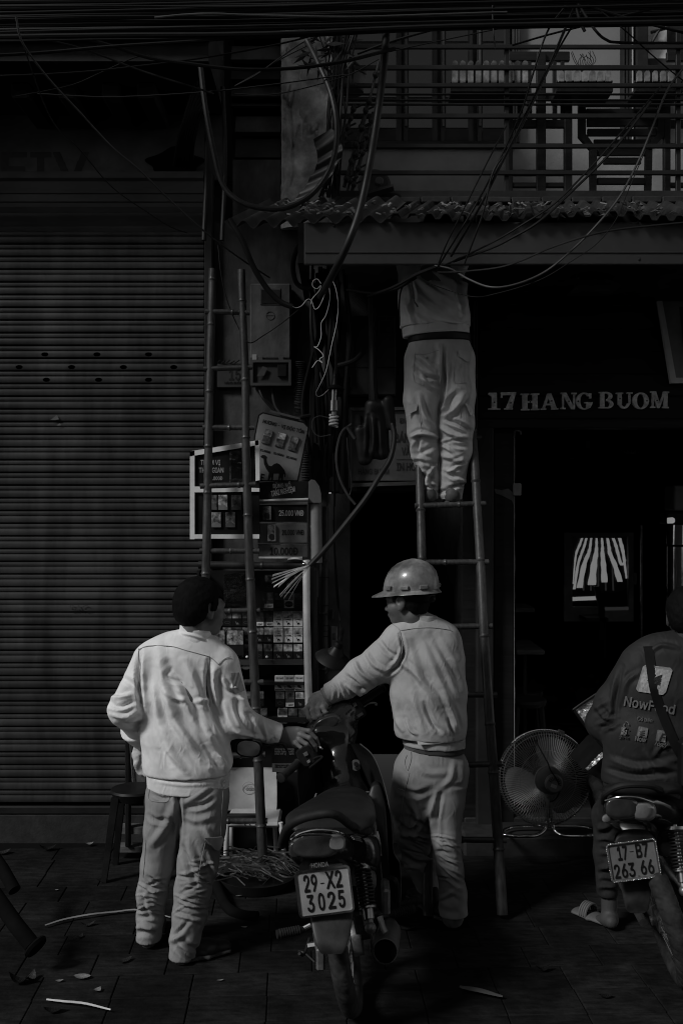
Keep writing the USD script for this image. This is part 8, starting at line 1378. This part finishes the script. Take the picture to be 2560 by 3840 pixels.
t = thing('leaning_post', 'black leaning round post with a flared foot in the lower left corner', 'post', (X(130, 4.2), 4.2, 0)); part(t, 'shaft', tube([P(-60, 3300, 4.4), P(60, 3470, 4.28), P(120, 3545, 4.24)], .034, 16, smooth=False), M['flat_black']); fq = P(128, 3545, 4.24); part(t, 'foot_plate', moved(lathe([(0, 0), (.050, 0), (.054, .008), (.048, .02), (.034, .02), (0, .02)], 32), frame_to(fq, unit(P(128, 3545, 4.24) - P(60, 3470, 4.28)))), M['flat_black'])
lone('leaning_post', tube([P(-80, 3130, 4.9), P(10, 3260, 4.75), P(55, 3340, 4.68)], .030, 14, smooth=False), M['flat_black'], 'second black round bar further back at the left frame edge', 'post')
# ------------------------------------------------------------------ cables
def cable(pts, r, m, label, group=None, n=8, sides=7): lone('cable', ptube(pts, r, sides, n), M[m], label, 'cable', group)
r = random.Random(21)
for k in range(44):                                     # the overhead bundle
    f = k / 43; yl = 8 + 150 * f + r.uniform(-6, 6); yr = -40 + 128 * f + r.uniform(-8, 8); sag = r.uniform(0, 22); Y = 4.2 + r.uniform(0, .5)
    x3 = 2900; pts = [(-300, yl + 4, Y), (350, yl + (yr - yl) * .22 + sag * .5, Y), (1000, yl + (yr - yl) * .45 + sag + r.uniform(-6, 6), Y), (1700, yl + (yr - yl) * .72 + sag * .6 + r.uniform(-5, 5), Y), (x3, yr, Y)]
    cable(pts, r.choice((.004, .005, .006, .008, .010)), 'cable_black' if r.random() < .9 else 'cable_dark', 'black cable in the thick bundle strung across the top', 'overhead cable bundle')
cable([(580, 65, 4.15), (690, 54, 4.14), (800, 50, 4.12), (960, 56, 4.12), (1300, 62, 4.12), (1600, 54, 4.12), (1900, 44, 4.12)], .005, 'cable_grey', 'single paler cable within the top bundle')
for k, (pts, rr) in enumerate((([(-200, 215, 4.4), (150, 196, 4.4), (420, 172, 4.4), (760, 150, 4.4), (1150, 118, 4.4)], .007), ([(-200, 290, 4.5), (250, 272, 4.5), (520, 246, 4.5), (780, 212, 4.5), (1060, 160, 4.5), (1240, 112, 4.5)], .004), ([(150, 140, 4.5), (320, 184, 4.5), (520, 260, 4.5), (740, 330, 4.5), (800, 350, 5)], .0045), ([(240, 120, 4.5), (420, 170, 4.5), (560, 215, 4.5), (700, 236, 4.5), (900, 258, 4.5), (1100, 254, 4.5), (1290, 228, 4.5), (1480, 180, 4.6)], .008), ([(60, 360, 4.8), (260, 320, 4.8), (380, 270, 4.8), (500, 216, 4.8), (560, 206, 4.8)], .003), ([(140, 350, 5.0), (420, 362, 5.0), (760, 344, 5.0), (1000, 318, 5.0), (1300, 278, 5.0)], .0035), ([(880, 350, 5.2), (1000, 354, 5.2), (1120, 334, 5.2), (1300, 282, 5.2), (1420, 220, 5.2)], .003), ([(880, 322, 5.1), (960, 280, 5.1), (1040, 222, 5.1), (1130, 160, 5.1), (1200, 130, 5.1)], .0035), ([(885, 318, 5.15), (970, 270, 5.15), (1060, 216, 5.15), (1180, 156, 5.15)], .003), ([(1380, 210, 5.0), (1560, 170, 5.0), (1800, 120, 5.0), (2100, 60, 5.0)], .003), ([(1340, 200, 4.9), (1480, 150, 4.9), (1700, 90, 4.9), (1900, 50, 4.9)], .006))):
    cable(pts, rr, 'cable_black', ('thick black cable just below the top bundle at the left', 'thin black cable crossing the upper left wall', 'black cable sloping down to the conduits at the upper left', 'heavy sagging black cable crossing the cracked pier', 'faint thin wire curving over the left soffit', 'thin nearly level wire from the left wall to the terrace', 'thin wire dipping in front of the pier', 'thin wire climbing from the conduit to the bundle', 'second thin wire climbing beside it from the conduit', 'thin slanting wire before the terrace doors', 'thicker slanting cable before the terrace doors')[k])
cable([(752, 250, 4.95), (770, 400, 4.95), (800, 560, 4.95), (835, 690, 4.95), (900, 755, 4.93), (1000, 782, 4.92), (1090, 772, 4.92), (1180, 716, 4.92), (1245, 610, 4.93), (1262, 480, 4.95), (1240, 350, 5.0), (1190, 230, 5.05), (1150, 150, 5.1)], .0135, 'cable_dark', 'thick dark cable hanging in a great U loop before the cracked pier', n=10, sides=10)
cable([(1450, -60, 4.6), (1446, 150, 4.6), (1428, 330, 4.6), (1395, 560, 4.58), (1350, 780, 4.56), (1300, 920, 4.56), (1246, 1030, 4.7), (1200, 1110, 5.1)], .0175, 'cable_dark', 'thickest dark cable running down across the awning corner', n=10, sides=12)
cable([(860, 820, 4.9), (908, 900, 4.9), (950, 1000, 4.92), (1000, 1080, 4.94), (1050, 1130, 4.95), (1096, 1150, 4.95)], .0145, 'cable_black', 'black cut cable ending in mid air left of the awning', n=8, sides=10)
cable([(1140, 900, 5.2), (1110, 940, 5.2), (1098, 1000, 5.25), (1112, 1060, 5.3), (1150, 1080, 5.3), (1200, 1060, 5.3)], .013, 'cable_black', 'short black cable loop under the bent roof sheet', sides=9)
for k in range(7): cable([(738 + 7 * k, 300 + 20 * k, 5.5), (700 + 9 * k, 420, 5.55), (672 + 9 * k, 520, 5.7), (655 + 10 * k, 620, 5.98)], .012, 'cable_black', 'black cable in the bunch entering the wall hole', 'cables entering the wall hole')
cable([(60, 60, 4.0), (86, 160, 4.05), (180, 290, 4.2), (300, 420, 4.35), (420, 550, 4.5), (520, 634, 4.6), (640, 752, 4.8), (775, 874, 5.0), (900, 968, 5.2), (1010, 1040, 5.4)], .0045, 'cable_grey', 'pale diagonal wire crossing the shutter top from upper left', n=8); cable([(80, 150, 4.05), (190, 440, 4.4), (300, 560, 4.5), (420, 700, 4.7), (560, 800, 4.9), (640, 850, 5.0), (700, 872, 5.1)], .0028, 'cable_black', 'thin black diagonal wire under the pale one on the shutter')
cable([(818, 920, 5.5), (828, 1020, 5.5), (850, 1120, 5.5), (890, 1220, 5.5), (932, 1284, 5.45), (990, 1256, 5.5), (1060, 1208, 5.5), (1120, 1160, 5.5)], .003, 'cable_black', 'thin black wire sagging in a V over the left ladder')
for pts, lab in (([(1236, 1030, 5.0), (1258, 1080, 5.0), (1267, 1140, 5.0), (1262, 1210, 5.0), (1244, 1290, 5.0), (1222, 1390, 5.02), (1195, 1450, 5.1), (1184, 1474, 5.2), (1192, 1486, 5.3), (1210, 1480, 5.45), (1232, 1460, 5.58)], 'long thin white wire feeding the spiral bulb'), ([(1238, 1036, 5.0), (1222, 1090, 5.0), (1198, 1146, 5.0), (1180, 1158, 5.0), (1168, 1128, 5.0), (1152, 1122, 5.0), (1130, 1146, 4.99), (1110, 1153, 4.97), (1096, 1148, 4.95)], 'white wire curling out of the cut black cable'), ([(1232, 1050, 5.02), (1236, 1120, 5.02), (1222, 1180, 5.02), (1204, 1212, 5.02), (1204, 1260, 5.02), (1190, 1298, 5.02), (1178, 1300, 5.02), (1196, 1312, 5.02), (1212, 1334, 5.02), (1198, 1346, 5.02), (1208, 1360, 5.02), (1190, 1352, 5.02), (1170, 1378, 5.02)], 'white wire with a curled loose end'), ([(1203, 1062, 5.0), (1190, 1046, 5.0), (1174, 1052, 5.0), (1172, 1072, 5.0), (1188, 1082, 5.0), (1202, 1070, 5.0), (1196, 1090, 5.0), (1170, 1120, 5.0), (1166, 1140, 5.0)], 'white wire knotted in a small loop under the awning corner')): cable(pts, .0020, 'wire_white', lab, n=8, sides=6)
for k, pts in enumerate((([(1560, 1040, 4.9), (1480, 1085, 5.0), (1400, 1098, 5.1), (1300, 1085, 5.2)]), ([(1640, 998, 4.85), (1560, 1030, 4.88), (1470, 1078, 4.95), (1380, 1110, 5.1)]), ([(1660, 990, 4.85), (1580, 1018, 4.88), (1490, 1066, 4.95), (1430, 1098, 5.05)]), ([(1690, 985, 4.85), (1600, 1010, 4.88), (1540, 1036, 4.92), (1500, 1100, 5.0), (1498, 1220, 5.1)]), ([(1540, 1040, 4.9), (1545, 1080, 4.9), (1550, 1120, 4.9), (1566, 1150, 4.9)]))): cable(pts, (.007, .008, .006, .004, .004)[k], 'cable_black', 'black cable in the bunch wrapped before the ladder worker jacket', 'cables bunched under the awning')
W = [([(2120, 20, 4.3), (2050, 120, 4.35), (1990, 300, 4.4), (1960, 400, 4.42), (1900, 540, 4.5), (1820, 700, 4.55), (1740, 840, 4.6), (1660, 970, 4.75), (1640, 1000, 4.85)], .0045, 'cable_black', 'black drop wire from the top bundle to the awning, leftmost of the fan'), ([(2150, 30, 4.3), (2060, 240, 4.4), (1950, 470, 4.45), (1880, 610, 4.5), (1800, 770, 4.55), (1690, 960, 4.75)], .0065, 'cable_black', 'thicker black drop wire in the middle of the fan'), ([(2180, 40, 4.3), (2090, 190, 4.4), (2000, 380, 4.45), (1920, 540, 4.5), (1850, 640, 4.5), (1810, 800, 4.55), (1740, 990, 4.7)], .0045, 'cable_dark', 'drop wire of the fan that ends furthest right'), ([(1898, 470, 4.5), (1840, 580, 4.5), (1760, 740, 4.55), (1680, 900, 4.65), (1645, 985, 4.8)], .0035, 'cable_black', 'short thin wire left of the drop wire fan'),
     ([(2700, 40, 4.3), (2570, 240, 4.35), (2500, 340, 4.4), (2440, 490, 4.45), (2390, 610, 4.45), (2320, 740, 4.5), (2230, 850, 4.5), (2140, 940, 4.55), (2040, 1020, 4.6), (1930, 1066, 4.6), (1840, 1076, 4.62), (1760, 1048, 4.7), (1690, 1008, 4.8), (1630, 996, 4.85)], .0052, 'cable_grey', 'pale thick wire swinging in a long curve from upper right'), ([(2480, 320, 4.4), (2360, 460, 4.45), (2220, 620, 4.5), (2080, 760, 4.5), (1960, 840, 4.55), (1860, 900, 4.6), (1760, 950, 4.7), (1650, 1000, 4.85)], .0045, 'cable_black', 'black wire sagging from the right railing to the awning middle'), ([(2440, 380, 4.4), (2300, 560, 4.45), (2140, 720, 4.5), (2020, 830, 4.5), (1920, 890, 4.55), (1840, 930, 4.6), (1700, 980, 4.8)], .006, 'cable_black', 'second thicker black wire sagging from the right railing'), ([(2650, 826, 4.5), (2480, 842, 4.5), (2300, 862, 4.5), (2180, 890, 4.5), (2060, 930, 4.55), (1950, 978, 4.6), (1860, 1004, 4.65), (1720, 1018, 4.75), (1640, 1020, 4.85)], .0045, 'cable_dark', 'wire rising gently to the right across the awning box'), ([(2420, 560, 4.4), (2360, 700, 4.42), (2310, 820, 4.45), (2240, 910, 4.5), (2140, 980, 4.55), (2020, 1050, 4.6), (1860, 1100, 4.7), (1760, 1110, 4.8), (1600, 1060, 4.9)], .0022, 'cable_black', 'hair thin black wire in the lowest long curve'), ([(2160, 0, 4.3), (2190, 50, 4.3), (2230, 110, 4.3), (2270, 146, 4.3), (2330, 158, 4.3), (2600, 160, 4.3)], .006, 'cable_dark', 'dark wire bending level along the top railing bar'), ([(2240, 30, 4.3), (2340, 110, 4.3), (2450, 210, 4.35), (2560, 300, 4.4), (2700, 400, 4.4)], .003, 'cable_black', 'thin wire slanting down to the right frame edge'), ([(1920, 168, 4.4), (2050, 130, 4.4), (2200, 92, 4.4), (2330, 58, 4.4), (2500, 20, 4.4)], .0045, 'cable_black', 'wire rising to the right across the grey wall panel'), ([(2160, 30, 4.3), (2175, 80, 4.3), (2192, 116, 4.3)], .007, 'cable_black', 'short dangling black cable end under the top bundle'), ([(2200, 20, 4.3), (2330, 60, 4.3), (2480, 100, 4.3), (2640, 140, 4.3)], .006, 'cable_black', 'black cable leaving the bundle to the right edge'), ([(1846, -10, 4.3), (1846, 60, 4.3), (1850, 120, 4.3), (1856, 180, 4.3)], .003, 'cable_grey', 'short pale wire hanging before the terrace doors')]
for q in W: cable(*q)
# the cut cable with its frayed strands
t = thing('frayed_cable', 'thick black cable whose cut end splays into white strands beside the stand', 'cable', P(1160, 2120, 5.3)); part(t, 'sheath', ptube([(1470, 1590, 5.45), (1478, 1640, 5.42), (1462, 1720, 5.4), (1420, 1790, 5.38), (1370, 1870, 5.36), (1300, 1960, 5.34), (1230, 2046, 5.32), (1160, 2122, 5.3)], .0155, 10, 8), M['cable_dark'])
for k, (a, b, w) in enumerate(((1022, 2158, 4), (1018, 2172, 3), (1020, 2186, 3), (1026, 2200, 4), (1044, 2198, 6), (1048, 2232, 4), (1052, 2238, 3), (1064, 2242, 4), (1082, 2250, 5), (1070, 2162, 5))):
    p = spline([P(1162, 2120, 5.3), P(1162 + (a - 1162) * .5 + r.uniform(-6, 6), 2120 + (b - 2120) * .5 + r.uniform(-8, 2), 5.28 + .01 * (k % 3)), P(a, b, 5.26 + .012 * (k % 4))], 5); n = len(p); ww = np.linspace(.5, 1.2, n) * w / FOC * 5.3; d = np.array([.35, -.2, .9]); V = np.vstack([p - d * ww[:, None], p + d * ww[:, None], p + [0, .004, 0]]); F = []
    for j in range(n - 1): F += [[j, j + 1, n + j + 1], [j, n + j + 1, n + j], [j, 2 * n + j + 1, j + 1], [j, 2 * n + j, 2 * n + j + 1], [n + j, n + j + 1, 2 * n + j + 1], [n + j, 2 * n + j + 1, 2 * n + j]]
    part(t, 'strand', trimesh.Trimesh(V, F, process=False), M['strip_white'], smooth=False)
cable([(1318, 1590, 5.5), (1282, 1620, 5.5), (1264, 1680, 5.5), (1262, 1740, 5.5), (1276, 1800, 5.5), (1304, 1856, 5.5), (1332, 1892, 5.5)], .0075, 'cable_grey', 'pale grey hose bowing beside the framed shop sign'); cable([(1300, 1640, 5.55), (1308, 1740, 5.55), (1318, 1820, 5.55), (1306, 1870, 5.55)], .003, 'cable_grey', 'thin pale wire inside the grey hose bow')
cable([(1240, 1630, 5.6), (1196, 1636, 5.6), (1172, 1612, 5.6), (1172, 1576, 5.6), (1196, 1560, 5.6), (1230, 1566, 5.6)], .003, 'cable_grey', 'small pale wire loop left of the spiral bulb')
for k in range(16):
    a = 1160 + 9 * k + r.uniform(-6, 6); b = a + r.uniform(-50, 60); cable([(a, 1000 + r.uniform(-60, 80), 5.75), (a + r.uniform(-30, 30), 1250, 5.72 + r.uniform(-.05, .1)), (b, 1500, 5.78 + r.uniform(-.05, .1)), (b + r.uniform(-25, 25), 1780 + r.uniform(-200, 120), 5.85)], r.choice((.005, .007, .010, .014)), 'cable_black', 'black cable in the vertical tangle between the two meter boxes', 'tangled wall cables')
cable([(1250, 1700, 5.75), (1252, 1900, 5.78), (1254, 2080, 5.8), (1262, 2230, 5.75), (1275, 2330, 5.65)], .004, 'cable_black', 'thin black cord running down the alley jamb'); cable([(1020, 1460, 5.9), (1032, 1520, 5.88), (1060, 1556, 5.86), (1100, 1570, 5.86), (1150, 1560, 5.86), (1210, 1550, 5.86)], .012, 'cable_black', 'bent black cable below the pale meter box'); cable([(970, 1455, 5.88), (985, 1490, 5.86), (1010, 1520, 5.86), (1030, 1540, 5.86)], .008, 'cable_black', 'thin black cable leaving the pale meter box')
cable([(1270, 1370, 5.7), (1300, 1362, 5.66), (1330, 1350, 5.62), (1356, 1326, 5.58), (1362, 1316, 5.56)], .0145, 'cable_black', 'short thick black cable stub with fingers right of the white wires', sides=9)
for k in range(14):
    a = 1236 + r.uniform(-6, 60); cable([(a + r.uniform(20, 80), 60, 5.7), (a + r.uniform(-20, 30), 260, 5.75), (a + r.uniform(-20, 20), 430, 5.72 + r.uniform(-.05, .08)), (a + r.uniform(-40, 20), 600, 5.75), (a + r.uniform(-60, 0), 740, 5.8)], r.choice((.004, .006, .008)), 'cable_black', 'black wire in the tangle hanging between the pier and the railing', 'wires beside the pier')
